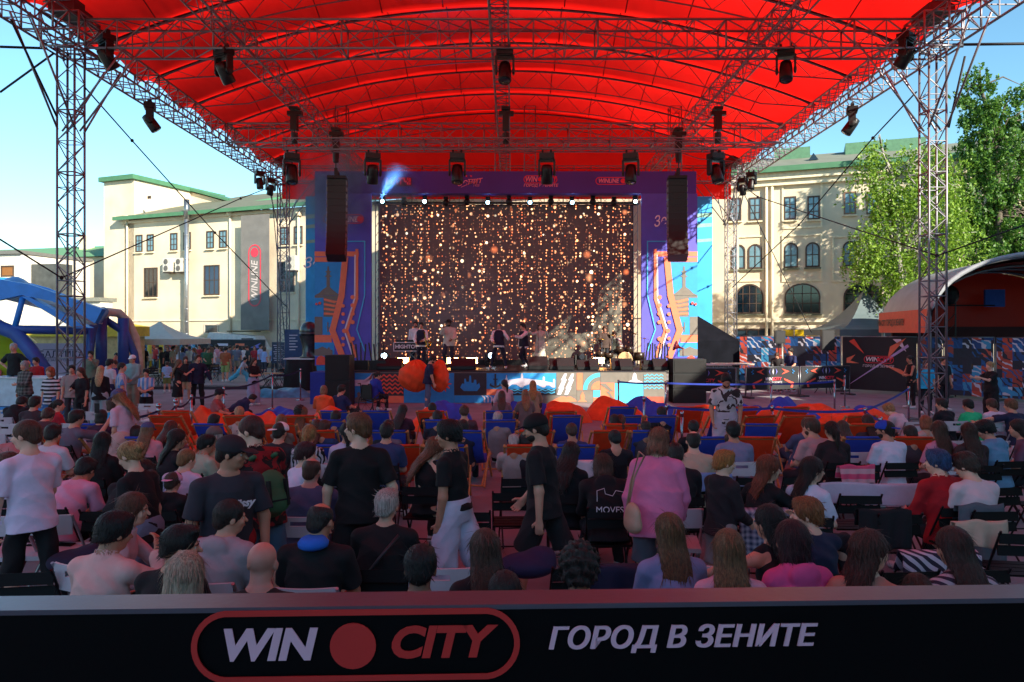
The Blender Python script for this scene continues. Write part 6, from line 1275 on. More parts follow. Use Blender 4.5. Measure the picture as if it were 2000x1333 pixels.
def white_chair():
    o = empty('plastic_folding_chair', (0, 0, 0)); W = .44
    b = MB(); f = lambda u, v: ((u - .5) * W, -.2 + v * .42, .44 + .012 * (2 * u - 1) ** 2); b.grid(f, 8, 6); b.grid(lambda u, v: ((.5 - u) * W, -.2 + v * .42, .415), 1, 1); b.bb(-W / 2, W / 2, .2, .225, .41, .455); b.bb(-W / 2, W / 2, -.225, -.2, .41, .45); b.build('seat', WPL, o)
    b = MB(); cv = lambda x: -.27 - .035 * (1 - (2 * x / W) ** 2)
    for (xa, xb, za, zb) in ((-W / 2, W / 2, .66, .76), (-W / 2, -.08, .76, .80), (.08, W / 2, .76, .80), (-W / 2, W / 2, .80, .84)):
        n = 8
        for k_ in range(n):
            x0_, x1_ = xa + (xb - xa) * k_ / n, xa + (xb - xa) * (k_ + 1) / n; vs = [(x, cv(x) + dy, z) for z in (za, zb) for (x, dy) in ((x0_, 0), (x1_, 0), (x1_, .02), (x0_, .02))]
            b.add(vs, [(0, 1, 5, 4), (2, 3, 7, 6), (4, 5, 6, 7), (3, 2, 1, 0)])
    b.build('backrest', WPL, o)
    for s in (-1, 1):
        b = MB(); b.rod((s * .225, .24, 0), (s * .225, -.28, .84), .012, 6); b.build('leg', WST, o)
        b = MB(); b.rod((s * .205, -.27, 0), (s * .205, .19, .43), .012, 6); b.build('leg', WST, o)
    b = MB(); b.rod((-.22, .17, .11), (.22, .17, .11), .009, 5); b.build('crossbar', WST, o); return o
WD = mat('c08a50', .55, var=.25, scale=4, streak=(2, 2, 8)); OR = cloth('ee4a1c', tr=.2); BL = cloth('2a4cc0', tr=.1)
def deck_chair(fab_):
    o = empty('deck_chair', (0, 0, 0))
    for s in (-1, 1):
        b = MB(); b.bar((s * .30, .46, .02), (s * .30, -.45, .90), .028, .045); b.build('frame_rail', WD, o)
        b = MB(); b.bar((s * .265, -.42, .02), (s * .265, .50, .40), .028, .045); b.build('frame_rail', WD, o)
        b = MB(); b.bar((s * .335, -.62, .04), (s * .335, -.10, .56), .022, .035); b.build('prop', WD, o)
    for (xx, yy, zz) in ((.32, -.455, .885), (.29, .5, .385), (.345, -.60, .06)): b = MB(); b.rod((-xx, yy, zz), (xx, yy, zz), .015, 8); b.build('crossbar', WD, o)
    b = MB()
    def f(u, v):
        y_ = -.47 + .97 * v; z = .905 * (1 - v) + .40 * v - .34 * math.sin(math.pi * min(1, v * 1.02)) ** .85 * (1 - .15 * v); return ((u - .5) * .53 * (1 - .05 * math.sin(math.pi * v)), y_, z - .02 * math.sin(math.pi * u) * math.sin(math.pi * v))
    b.grid(f, 8, 18); b.grid(lambda u, v: (f(1 - u, v)[0], f(1 - u, v)[1], f(1 - u, v)[2] - .006), 8, 18); b.tube([(-.265, -.47, .905), (.265, -.47, .905)], .02, 6); b.build('sling', fab_, o, True); return o
PROTO = {}
def place(kind, x, y, rz, lb, cat, grp, sc_=1.0):
    mk = dict(black=black_chair, white=white_chair, red=lambda: deck_chair(OR), blue=lambda: deck_chair(BL))
    if kind not in PROTO: PROTO[kind] = o = mk[kind]()
    else: o = copy_tree(PROTO[kind])
    o.location = (x, y, 0); o.rotation_euler = (0, 0, R(rz)); tag(o, lb, cat, grp); return o
rnd = random.Random(11)
# deck chairs: (photo x centre, top edge row, colour)
DK = []
for y_, items in ((798, [(1348, 'r'), (1395, 'r'), (1212, 'b'), (1260, 'b'), (1450, 'r'), (1500, 'r'), (1550, 'r'), (1600, 'b')]),
                  (806, [(346, 'r'), (392, 'b'), (847, 'r'), (902, 'b'), (972, 'b'), (1025, 'r'), (1097, 'r'), (1153, 'b'), (736, 'b'), (781, 'b'), (655, 'b'), (690, 'r')]),
                  (815, [(466, 'r'), (532, 'r'), (587, 'r'), (322, 'r'), (1226, 'b'), (1295, 'b'), (1481, 'r'), (1558, 'r'), (1625, 'r'), (1680, 'r'), (1350, 'r'), (1105, 'b'), (1410, 'b')]),
                  (824, [(974, 'b'), (1166, 'r'), (1026, 'r'), (640, 'b'), (700, 'r'), (860, 'b'), (1740, 'b')]),
                  (832, [(320, 'r'), (414, 'b'), (545, 'r'), (1491, 'b'), (1555, 'b'), (1620, 'r'), (1700, 'r'), (1220, 'r'), (186, 'b'), (470, 'r')]),
                  (845, [(822, 'r'), (915, 'b'), (972, 'r'), (1040, 'r'), (1117, 'r'), (1185, 'r'), (1266, 'b'), (1325, 'r'), (617, 'r'), (757, 'b'), (690, 'b'), (1390, 'r'), (1630, 'b')]),
                  (858, [(122, 'r'), (190, 'r'), (1389, 'b'), (1481, 'r'), (1538, 'b'), (1690, 'b'), (1790, 'r'), (260, 'b'), (430, 'r')]),
                  (874, [(775, 'r'), (870, 'b'), (953, 'b'), (1027, 'r'), (1124, 'b'), (1212, 'r'), (560, 'r'), (640, 'b'), (470, 'b')])):
    for px, c in items: d = 2349.0 / (y_ - 648); DK.append((px, d, c))
DK.sort(key=lambda t: (t[1], t[0]))
DECKPOS = []; final = []
for px, d, c in DK:
    x = PX(px, d)
    if any(abs(x - q[0]) < .66 and abs(d - q[1]) < .75 for q in final): continue
    final.append((x, d, c))
for i, (x, d, c) in enumerate(final):
    DECKPOS.append((x, d)); kd = 'red' if c == 'r' else 'blue'; row = round((d - 10) / .9)
    fx_ = ('far left', 'left', 'centre left', 'centre right', 'right', 'far right')[min(5, max(0, int((x + 7.5) / 2.6)))]
    place(kd, x, d + .45, rnd.uniform(-7, 7), '', 'deck chair', 'wooden deck chairs facing the stage')
    o = [q for q in col.objects if q.name.startswith('deck_chair')][-1] if False else None
DCH = [q for q in col.objects if q.name.startswith('deck_chair') and q.parent is None]
DCH.sort(key=lambda q: (q.location.y, q.location.x)); cnt = {}
for q in DCH:
    c = 'orange' if any(ch.type == 'MESH' and ch.name.startswith('sling') and ch.data.materials[0] == OR for ch in q.children) else 'blue'
    rowi = int((q.location.y - 10.3) / 1.15); key = (c, rowi); cnt[key] = cnt.get(key, 0) + 1
    q['label'] = '%s deck chair, %s %s one from the left in the %s deck row' % (c, ORD[cnt[key] - 1], c, ['nearest', 'second', 'third', 'fourth', 'fifth', 'sixth', 'last'][min(6, max(0, rowi))])
# bean bags and heaps
OM, BM_ = cloth('f0501c', .15), cloth('2a4cc0', .15)
HP_ = [(1225, 20.2, 'o', 'orange bean bag lying near the striped parcel by the belt posts'), (1100, 20.4, 'o', 'big orange bean bag in the sun in front of the lips on the stage'), (1190, 21.3, 'o', 'orange bean bag in the sun with a small red toy on it'), (1062, 20.6, 'b', 'blue bean bag in the sun beside the girl with long blond hair'), (1290, 20.6, 'b', 'dark blue bean bag left of the man in the floral shirt'),
       (1255, 21.6, 'b', 'dark blue bean bag leaning at the foot of the stage front'), (1345, 19.5, 'o', 'crumpled orange bean bag behind the left arm of the floral shirted man'), (1375, 20.6, 'o', 'orange bean bag second from the left in the big pile'), (1470, 19.8, 'b', 'blue crumpled bean bag right of the floral shirted man'), (1530, 20.6, 'b', 'tall blue bean bag on the pile in front of the middle barrier'), (1520, 19.4, 'o', 'flat orange bean bag in the middle of the long pile'),
       (1585, 20.3, 'o', 'orange bean bag right of the tall blue one'), (1635, 19.6, 'o', 'orange bean bag under the loudspeaker on the stand'), (1690, 19.8, 'b', 'blue bean bag at the right end of the pile'), (1700, 18.9, 'o', 'orange bean bag at the right end of the pile by the belt'), (1570, 18.9, 'b', 'flat dark blue bean bag in front of the orange pile'), (1640, 18.6, 'o', 'low orange bean bag closest to the deck chairs'),
       (505, 18.3, 'o', 'pointed orange bean bag left of the two blue ones'), (585, 18.8, 'b', 'blue bean bag second from the left in the front of the crowd'), (540, 19.6, 'b', 'blue bean bag behind the pointed orange one'), (400, 18.4, 'o', 'orange bean bag beside the person in a black cap, far left'), (872, 20.5, 'b', 'large dark blue bean bag behind the man carrying the orange bag'), (1000, 19.6, 'b', 'blue bean bag under the woman in the pale pink jacket'), (645, 18.6, 'o', 'orange bean bag under the person in the orange top'), (840, 18.9, 'o', 'orange bean bag at the feet of the man carrying a bag')]
for i, (px, d, c, lb) in enumerate(HP_):
    tall = 'tall' in lb or 'large' in lb or 'big orange' in lb
    heap('bean_bag', px, d, 1.25 + .2 * (i % 3), 1.0, .62 if tall else .42 + .05 * (i % 3), OM if c == 'o' else BM_, lb, 'bean bag', 'bean bags in front of the stage', 20 + i, .22 if i < 6 else .32, folds_=6)
# belt posts
CHP = mat('a8a4ac', .22, .95); BELT = mat('1e3aa4', .6)
def post(px, d, lb, h=.98, ball=False):
    o = empty('belt_post', (PX(px, d), d, 0), 0, lb, 'post', 'chrome belt posts'); b = MB(); b.rod((0, 0, .02), (0, 0, h), .026, 10); b.lathe([(.034, h - .1), (.034, h), (.01, h + .01)], 10); b.build('pole', CHP, o, True)
    b = MB(); b.lathe([(.16, 0), (.16, .02), (.03, .045)], 18); b.build('base', CHP, o, True)
    if ball: b = MB(); b.sph((0, 0, h + .05), .055, 12, 8); b.build('ball_top', CHP, o, True)
    return Vector((PX(px, d), d, h - .05))
def belt(a, c, lb, sag=.06, m=None, w_=.05):
    b = MB(); n = 8; p0 = Vector(a); q = [a + (c - a) * i / n - Vector((0, 0, sag * 4 * (i / n) * (1 - i / n))) - p0 for i in range(n + 1)]
    for i in range(n): b.add([q[i] + Vector((0, 0, w_ / 2)), q[i + 1] + Vector((0, 0, w_ / 2)), q[i + 1] - Vector((0, 0, w_ / 2)), q[i] - Vector((0, 0, w_ / 2))], [(0, 1, 2, 3)]); b.add([v + Vector((0, .004, 0)) for v in (q[i] + Vector((0, 0, w_ / 2)), q[i] - Vector((0, 0, w_ / 2)), q[i + 1] - Vector((0, 0, w_ / 2)), q[i + 1] + Vector((0, 0, w_ / 2)))], [(0, 1, 2, 3)])
    tag(b.build('barrier_belt', m or BELT, None, False, p0), lb, 'belt', 'blue belts between the posts')
L_ = [post(220, 14.4, 'chrome post with a ball top in front of the teal shirted person', .95, True), post(310, 15.0, 'chrome ball topped post right of the girl in the cap', .95, True), post(343, 16.0, 'chrome ball topped post below the woman in the black dress', .95, True), post(374, 17.0, 'chrome post at the feet of the man in the dark jacket', 1.05), post(437, 20.0, 'chrome post behind the hooded child', 1.0), post(532, 24.0, 'chrome post in front of the blue tarpaulin', 1.15), post(587, 27.0, 'chrome post by the blue block at the stage corner', 1.15)]
for i, t_ in enumerate(('between the teal shirted person and the cap girl', 'below the woman in the black dress', 'by the feet of the couple', 'behind the hooded child', 'in front of the tarpaulin', 'near the trophy pedestal')): belt(L_[i], L_[i + 1], 'dark blue barrier belt ' + t_, .10, mat('1b2450', .7))
Rp = [post(1208, 22.2, 'chrome post with the blue belt at the right part of the stage front', 1.05), post(1300, 21.6, 'chrome post left of the barriers, at the end of the stage', 1.05), post(1506, 21.3, 'chrome post before the barrier with the middle logo', 1.05), post(1630, 21.6, 'chrome post before the right end of the barriers', 1.1), post(1650, 24.5, 'chrome post far behind the bean bag pile', 1.05)]
for i, t_ in enumerate(('along the right part of the stage front', 'in front of the left barriers', 'in front of the middle and right barriers')): belt(Rp[i], Rp[i + 1], 'bright blue barrier belt ' + t_, .03)
Rq = [post(1258, 17.0, 'chrome post behind the blue deck chairs, right of centre', 1.0), post(1302, 15.2, 'chrome post in the deck chairs left of the floral shirted man', 1.0), post(1332, 14.4, 'short looking chrome post beside the floral shirted man', .95), post(1508, 15.0, 'chrome post behind the orange deck chairs right of the floral shirted man', 1.0), post(1690, 14.6, 'chrome post by the boy in the pale shirt', 1.0), post(1720, 13.0, 'chrome post nearest the boy with blond hair', 1.0), post(1775, 19.5, 'chrome post in front of the woman with crossed arms', 1.05)]
belt(Rq[1], Rq[3], 'bright blue barrier belt across the deck chairs behind the floral shirted man', .05); belt(Rq[3], Rq[4], 'bright blue barrier belt across the right deck chairs', .05); belt(Rq[4], Rq[6], 'bright blue barrier belt rising to the woman with crossed arms', .04); belt(Rq[4], Rq[5], 'short bright blue barrier belt between the two right posts', .04)
# ================================================================== PEOPLE
def patt(kind, c1, c2, sc_=1.0):
    m = bpy.data.materials.new('printed_fabric'); m.use_nodes = True; n = m.node_tree.nodes; L = m.node_tree.links; b = n['Principled BSDF']; b.inputs['Roughness'].default_value = .8
    tc = n.new('ShaderNodeTexCoord'); mp = n.new('ShaderNodeMapping'); mp.inputs['Scale'].default_value = (sc_,) * 3; L.new(tc.outputs['Object'], mp.inputs[0])
    def wave_(dr, s_, dist=0.0):
        w_ = n.new('ShaderNodeTexWave'); w_.bands_direction = dr; w_.inputs['Scale'].default_value = s_; w_.inputs['Distortion'].default_value = dist; L.new(mp.outputs[0], w_.inputs['Vector']); return w_.outputs['Fac']
    mx = n.new('ShaderNodeMixRGB'); mx.inputs[1].default_value = (*lin(c1), 1); mx.inputs[2].default_value = (*lin(c2), 1)
    def gt(s_, v=.5): g_ = n.new('ShaderNodeMath'); g_.operation = 'GREATER_THAN'; g_.inputs[1].default_value = v; L.new(s_, g_.inputs[0]); return g_.outputs[0]
    if kind == 'hstripe': f = gt(wave_('Z', 3.2))
    elif kind == 'vstripe': f = gt(wave_('X', 2.8))
    elif kind == 'diag': f = gt(wave_('DIAGONAL', 7.0, 1.0))
    elif kind == 'plaid':
        a = n.new('ShaderNodeMath'); a.operation = 'ADD'; L.new(wave_('X', 3), a.inputs[0]); L.new(wave_('Z', 3), a.inputs[1]); a2 = n.new('ShaderNodeMath'); a2.operation = 'MULTIPLY'; a2.inputs[1].default_value = .5; L.new(a.outputs[0], a2.inputs[0]); f = a2.outputs[0]
    elif kind == 'camo': nz = n.new('ShaderNodeTexNoise'); nz.inputs['Scale'].default_value = 9; nz.inputs['Distortion'].default_value = 1.0; L.new(mp.outputs[0], nz.inputs['Vector']); f = gt(nz.outputs['Fac'], .52)
    else: f = gt(wave_('X', 4.5, 14.0), .55)
    L.new(f, mx.inputs[0]); L.new(mx.outputs[0], b.inputs['Base Color']); return m
WALKL = P_(STAND, lean=4, la=(-22, 6, 4, 2), ra=(24, 6, 46, -4), ll=(26, 2, 6, 2), rl=(-16, 2, -42, 2), head=(0, 8, 0))
DECK = dict(sit=.26, lean=-34, bend=.06, head=(0, 30, 0), la=(12, 10, 42, -15), ra=(16, 10, 46, -15), ll=(98, 8, 20, 0), rl=(98, 10, 14, 0), curl=40)
BEAN = dict(sit=.22, lean=-12, bend=.08, head=(0, 22, 0), la=(25, 14, 65, -15), ra=(25, 14, 65, -15), ll=(112, 10, 10, 0), rl=(106, 12, 4, 0), curl=40)
HUNCH = P_(SIT, lean=22, bend=.10, head=(0, 22, 0), la=(40, 6, 95, -20), ra=(40, 6, 95, -20))
SEATED = []
def seat(px, d, kind, rz, lb, **k):
    pose = k.pop('pose', SIT); p, K = person(px, d, rz, lb, pose=pose, **k); SEATED.append((p.location.x, d, kind, rz)); return p, K
def ht(yaw, pitch=8, base=SIT, **k): return P_(base, head=(yaw, pitch, 0), **k)
J = 'jeans'
# --- nearest rows (backs to the camera)
seat(190, 4.75, 'black', -12, 'person with thick curly black hair in a pale peach shirt, bottom left corner', pose=ht(-25, 12, ra=(60, 10, 150, -25)), top=('shirt', 'c9a49c'), hair=('mop', 'black'), skin='b')
seat(322, 4.45, 'black', -15, 'person in black with dark undercut hair, face turned right, bottom left', pose=ht(-55, 6), top=('tee', '141416'), hair=('under', 'black'), skin='a', face=True)
seat(340, 3.85, 'black', 0, 'person with pale blond hair cut off by the front banner, bottom left', pose=ht(10, 15), top=('tee', '2a2426'), hair=('bob', 'b9a88e'), skin='d')
seat(425, 5.15, 'white', -15, 'young man with short brown hair in a light grey hoodie', pose=ht(-40, 5), top=('hoodie', '9a8f94'), hair=('crew', 'dark'), skin='a', face=True)
seat(500, 4.1, 'black', 5, 'bald man cut off by the front banner between the grey hoodie and the blue scarf', pose=ht(-8, 8), top=('tee', '18181a'), hair=None, skin='c98f7c')
sc_p, _ = seat(612, 5.05, 'white', -4, 'man with thinning dark hair, a blue scarf and a black tee on a white chair', pose=ht(-15, 10), top=('tee', '121215'), hair=('balding', 'dark'), skin='b', wide=1.12)
b = MB(); b.lathe([(.075, -.03), (.10, -.015), (.105, .015), (.085, .04), (.07, .05)], 16); b.build('scarf', fabric('1f62c0'), sc_p, True, (0, -.0, 1.055))
wb, _ = seat(748, 5.5, 'black', -3, 'stout woman with short white hair in a black top with a cross body strap', pose=ht(-8, 4), top=('tee', '0f0f12'), hair=('short', 'b4a69c'), skin='a', fem=True, wide=1.22)
b = MB(); b.tube([(.14, -.10, 1.02), (.02, -.185, .88), (-.10, -.185, .72), (-.16, -.12, .62)], .013, 6); b.build('bag_strap', mat('26262a', .5), wb, True)
seat(815, 4.0, 'black', 0, 'dark haired person in shadow just above the front banner, left of the white chair', pose=ht(0, 12), top=('tee', '141416'), hair=('short', 'black'), skin='c')
seat(950, 4.35, 'black', 5, 'person with long dark brown hair in shadow above the middle of the front banner', pose=ht(6, 10), top=('tee', '1b1719'), hair=('long', 'brown'), fem=True)
seat(985, 3.75, 'black', 0, 'dark round head lowest over the middle of the front banner', pose=ht(0, 18), top=('tee', '161214'), hair=('short', 'dark'), H=1.62)
seat(1132, 3.95, 'black', -4, 'person with dark curly hair just above the banner, right of the middle', pose=ht(0, 14), top=('tee', '17161a'), hair=('curly', 'dark'), skin='b')
seat(1318, 4.75, 'black', 6, 'woman with very long straight light brown hair in a slate blue top', pose=ht(5, 3), top=('shirt', '74789c'), hair=('long', '6b4a2c'), fem=True, wide=1.05)
seat(1432, 4.35, 'black', -3, 'woman with long straight light hair and a pale pink top, right of the blue top', pose=ht(-4, 5), top=('tee', 'c08a98'), hair=('long', '7a5636'), fem=True)
seat(1568, 4.55, 'black', 8, 'woman with a dark red brown bob in a bright pink hoodie', pose=ht(12, 6), top=('hoodie', 'c8487e'), hair=('bob', '35161a'), fem=True)
seat(1525, 5.0, 'black', 15, 'woman with long black hair and one arm stretched left, behind the pink hoodie', pose=P_(SIT, head=(20, 5, 0), la=(30, 75, 60, 40)), top=('tank', '17151a'), hair=('long', 'black'), fem=True, skin='a')
seat(1600, 5.4, 'black', 20, 'boy with short ginger blond hair in a navy tee looking left', pose=ht(50, 4, ra=(60, 10, 150, -10)), top=('tee', '1c2440'), hair=('messy', '8a5430'), skin='d', H=1.66, face=True)
seat(1690, 4.35, 'white', -35, 'smiling woman with wavy brown hair in profile to the right, hand at her head', pose=P_(SIT, head=(-40, 0, 0), la=(22, 26, 150, -22), ra=(25, 10, 60, 0)), top=('tee', 'b0705e'), hair=('wavy', '4a2a20'), fem=True, skin='d', face=True)
seat(1818, 4.0, 'black', 0, 'small girl with a low ponytail just above the banner at the right', pose=ht(0, 20), top=('tee', '4a3038'), hair=('pony', 'brown'), H=1.45, fem=True)
seat(1893, 4.4, 'black', 4, 'woman with long dark brown hair in a striped shirt, lower right corner', pose=ht(6, 12), top=('shirt', 'aaaaaa'), hair=('long', '3a2018'), fem=True, topmat=patt('diag', 'b8a8b0', '2c2438'))
seat(208, 5.5, 'white', -70, 'young woman with long light brown hair in a pink white shirt looking right', pose=P_(SIT, lean=10, head=(-8, 4, 0), la=(50, 8, 110, -25)), top=('shirt', 'c8acb2'), hair=('long', '5b3f2e'), fem=True, skin='d', face=True)
# --- middle rows
seat(600, 6.9, 'white', -3, 'man with a bald crown in a blue grey tee seen from behind', pose=ht(-5, 6), top=('tee', '4a5272'), hair=('balding', 'brown'), wide=1.18, skin='c98f7c')
seat(832, 8.3, 'black', -25, 'young woman in a black sleeveless top, hair falling as she looks down right', pose=ht(-45, 22), top=('tank', '0f0f12'), hair=('wavy', '7a4a30'), fem=True, skin='d', face=True)
seat(1358, 8.8, 'black', -3, 'man with a bald crown and beige tee in front of the blue deck chair', pose=ht(-4, 5), top=('tee', 'b09a82'), hair=('balding', 'dark'), skin='d')
seat(1437, 9.7, 'white', 0, 'man with short black hair in a blue grey tee on a white chair', pose=ht(0, 4), top=('tee', '747490'), hair=('short', 'black'), skin='b')
seat(1481, 7.1, 'black', -55, 'laughing woman with long wavy ginger hair in a black tee', pose=P_(SIT, lean=8, head=(-30, 2, 0), la=(20, 35, 60, -20), ra=(60, 10, 120, -20)), top=('tee', '101014'), hair=('wavy', '7a3a20'), fem=True, skin='d', face=True)
seat(1572, 7.0, 'black', -50, 'woman with long dark hair in a white tee, face turned right', pose=ht(-35, 5), top=('tee', 'c0bccc'), hair=('long', '241412'), fem=True, skin='d', face=True)
jb, _ = seat(1850, 7.35, 'black', 12, 'person with blue dyed hair in a red sports jersey with black sleeves', pose=ht(40, 3), top=('shirt', 'a8101c'), hair=('messy', 'blue'), skin='d', wide=1.1, face=True)
seat(1912, 7.2, 'black', 8, 'young man with brown hair in a pale tee with pink shoulders looking down left', pose=ht(30, 20), top=('tee', 'c6b0b2'), hair=('messy', '3a2a20'), skin='d', wide=1.02, face=True)
seat(1742, 9.8, 'black', 10, 'man in a bright blue backwards cap and a white tee', pose=ht(35, 2), top=('tee', 'c4c0d0'), hair=('crew', 'dark'), cap=('cap', '2346b8', 180), skin='b', beard='dark')
seat(1597, 10.1, 'black', 15, 'bearded young man in a dusty pink shirt, right of the blue deck chairs', pose=ht(25, 4), top=('tee', 'b08484'), hair=('short', 'brown'), skin='a', beard='brown')
seat(1632, 9.8, 'black', 0, 'girl with a long brown ponytail beside the dusty pink shirt', pose=ht(5, 5), top=('tee', '2a1c20'), hair=('pony', '2e1a14'), fem=True)
seat(1845, 9.8, 'white', 4, 'girl with long straight brown hair and a pink top, right of the blue cap', pose=ht(0, 4), top=('tee', 'bb7a90'), hair=('long', '4a3020'), fem=True)
seat(1903, 9.6, 'black', 0, 'girl with long dark brown hair and a dark top at the right', pose=ht(-4, 6), top=('tee', '3c2a2a'), hair=('long', '3a2418'), fem=True)
seat(1948, 9.9, 'black', 25, 'dark haired youth in a light blue and navy jacket looking down left', pose=ht(35, 20), top=('hoodie', '5f8aa8'), hair=('mop', 'black'), skin='a', face=True)
seat(2010, 10.0, 'black', 60, 'person with dark hair at the right edge next to the light blue jacket', pose=ht(10, 5), top=('tee', '6a5064'), hair=('wavy', 'dark'), fem=True, face=True)
seat(1772, 13.9, 'white', 35, 'boy with messy blond hair in a pale lilac tee leaning forward', pose=P_(HUNCH), top=('tee', 'b8a8b0'), hair=('messy', 'a07a4c'), H=1.6, skin='d')
seat(1850, 14.0, 'white', 20, 'dark haired boy in a black top at the foot of the front right tower', pose=ht(20, 5), top=('shirt', '16161e'), hair=('short', 'dark'), H=1.6)
seat(1901, 13.9, 'white', 12, 'dark haired boy in a bright green tee', pose=ht(10, 8), top=('tee', '22b878'), hair=('short', 'black'), H=1.58)
seat(1947, 13.9, 'white', 5, 'brown haired boy in a white tee with a friend\'s arm over his shoulders', pose=ht(10, 12), top=('tee', 'c4c0d2'), hair=('short', 'brown'), H=1.6)
seat(1985, 13.5, 'white', 10, 'boy in a navy tee laying his arm over his neighbour, right edge', pose=P_(SIT, head=(25, 5, 0), la=(70, 70, 60, 60)), top=('tee', '1d2644'), hair=('messy', '6b4a30'), H=1.66)
# left middle
seat(18, 7.7, 'black', 30, 'boy with short red brown hair in a white tee at the left edge', pose=ht(60, 5), top=('tee', 'c2b8cc'), hair=('short', '5a3020'), H=1.6, skin='d')
seat(118, 7.3, 'black', -5, 'person in a rosy pink tee leaning forward behind the man in the white tee', pose=HUNCH, top=('tee', 'c58ba4'), hair=('short', 'black'), skin='b')
seat(190, 8.7, 'black', 0, 'woman with very long black hair dressed in black, left of centre rows', pose=ht(0, 3), top=('shirt', '0f0e12'), hair=('long', 'black'), fem=True)
seat(228, 7.2, 'black', -10, 'person in black bending forward behind the blond young woman, left one', pose=P_(HUNCH, head=(0, 30, 0)), top=('shirt', '131318'), hair=('short', 'dark'))
seat(262, 6.9, 'black', 10, 'person in a black hoodie bending low, right beside the blond young woman', pose=P_(HUNCH, lean=34), top=('hoodie', '101014'), hair=('short', 'black'))
seat(350, 7.9, 'black', -10, 'boy with short sandy hair in a lilac white tee', pose=ht(-20, 8), top=('tee', 'bcb0c6'), hair=('crew', '8a6038'), H=1.6, skin='d')
seat(325, 7.2, 'black', -5, 'child in a pink cap and a black hoodie with a small yellow print', pose=P_(ht(-5, 8), sit=.46), top=('hoodie', '121216'), hair=('short', 'brown'), cap=('cap', 'c898b4', 180), H=1.35)
seat(385, 9.0, 'black', -30, 'dark haired boy in a pale green striped polo', pose=ht(-20, 10), top=('polo', '9ca08a'), hair=('short', 'black'), H=1.6, skin='b')
seat(325, 9.0, 'black', -40, 'woman with long dark hair resting her chin, right of the blue cap girl', pose=ht(-25, 8, ra=(70, 10, 140, -10)), top=('tee', '201c22'), hair=('long', 'dark'), fem=True)
seat(285, 10.2, 'black', 20, 'girl in a slate blue cap with light hair and a pink tee', pose=ht(-20, 12), top=('tee', 'c08c98'), hair=('long', 'light'), cap=('cap', '4d5680'), fem=True, H=1.62)
seat(424, 9.2, 'black', 35, 'man in a camouflage cap and tan tee', pose=ht(20, 6), top=('tee', 'b08a70'), hair=('crew', 'grey'), cap=('cap', '6a5c58'), skin='a')
seat(575, 7.9, 'black', -50, 'woman with dark red hair and glasses in a white tee looking right', pose=ht(-30, 6), top=('tee', 'c6bed0'), hair=('mop', '3a1a1e'), fem=True, skin='d', face=True)
seat(598, 9.4, 'black', -4, 'girl with a high blond ponytail in a black and white patterned top', pose=ht(-3, 4), top=('tee', 'ffffff'), hair=('pony', 'b08c54'), fem=True, topmat=patt('maze', 'c0b8c0', '101014', 1.2))
seat(540, 9.6, 'black', 0, 'person in a white cap behind the red camouflage jacket', pose=ht(-10, 6), top=('tee', '2a2a30'), hair=('crew', 'dark'), cap=('cap', 'd8d0dc', 160))
seat(676, 9.6, 'white', 10, 'woman with a dark ponytail in a lilac white tee, left of the man in black', pose=ht(10, 5), top=('tee', 'b8b4cc'), hair=('pony', 'dark'), fem=True)
seat(752, 9.6, 'black', 0, 'person with dark hair partly hidden by the man in the black tee', pose=ht(0, 8), top=('tee', '30406a'), hair=('short', 'dark'))
mv, _ = seat(1185, 7.3, 'black', 0, 'person in a black hoodie with a white line print beside the pink blouse', pose=P_(HUNCH, lean=14), top=('hoodie', '121116'), hair=('bob', '5a3a2a'), skin='a')
text('MOVES', (0, -.235, .80), .085, WHT, mv, name='shirt_print'); b = MB(); b.tube([(-.12, -.225, .88), (-.12, -.21, .98), (-.05, -.2, 1.0), (-.04, -.21, .95), (.03, -.21, .93), (.06, -.205, .98), (.13, -.215, .97), (.13, -.225, .88)], .0035, 5); b.build('shirt_print', WHT, mv)
seat(1108, 7.9, 'black', -15, 'dark haired person behind the man in the black cap', pose=ht(-10, 25), top=('tee', '17171c'), hair=('wavy', 'dark'), fem=True)
seat(1325, 7.8, 'black', 0, 'person in a dark jacket right of the pink blouse', pose=ht(0, 20), top=('jacket', '15151c'), hair=('short', 'dark'))
seat(20, 9.9, 'black', 10, 'person in a brown red top at the left edge behind the boy in white', pose=HUNCH, top=('tee', 'a06a6a'), hair=('short', 'brown'))
seat(90, 9.4, 'black', 0, 'person in a white tee hidden by the man in the white tee, left', pose=ht(0, 12), top=('tee', 'b8b4be'), hair=('short', 'dark'))
seat(135, 11.2, 'black', -20, 'person filming with a phone held up, wearing a patterned grey top', pose=ht(-10, 5, ra=(80, 10, 140, -5)), top=('tee', '6a6070'), hair=('short', 'dark'))
seat(60, 13.6, 'white', 0, 'person with short dark hair in a brown tee at the back left rows', pose=ht(0, 4), top=('tee', '3a2e34'), hair=('short', 'dark'))
seat(102, 13.7, 'white', -30, 'girl in a red tee with a dark ponytail by the front left tower', pose=ht(-40, 2), top=('tee', 'b01c2c'), hair=('pony', 'dark'), fem=True, H=1.62)
seat(208, 13.4, 'white', -40, 'bearded man with long brown hair in a turquoise tee', pose=ht(-40, 2), top=('tee', '1f8ebc'), hair=('bob', '4a3024'), beard='brown', face=True)
seat(70, 12.2, 'white', 5, 'person with brown hair low behind the front left rows', pose=P_(HUNCH), top=('tee', '4a3a40'), hair=('messy', 'brown'))
seat(18, 14.6, 'white', 0, 'person dressed in black at the far left of the back row', pose=HUNCH, top=('hoodie', '15151a'), hair=('short', 'black'))
seat(190, 11.9, 'white', 0, 'person with wavy dark hair under the front left tower foot', pose=ht(0, 8), top=('tee', '3c2440'), hair=('bob', 'dark'), fem=True, H=1.6)
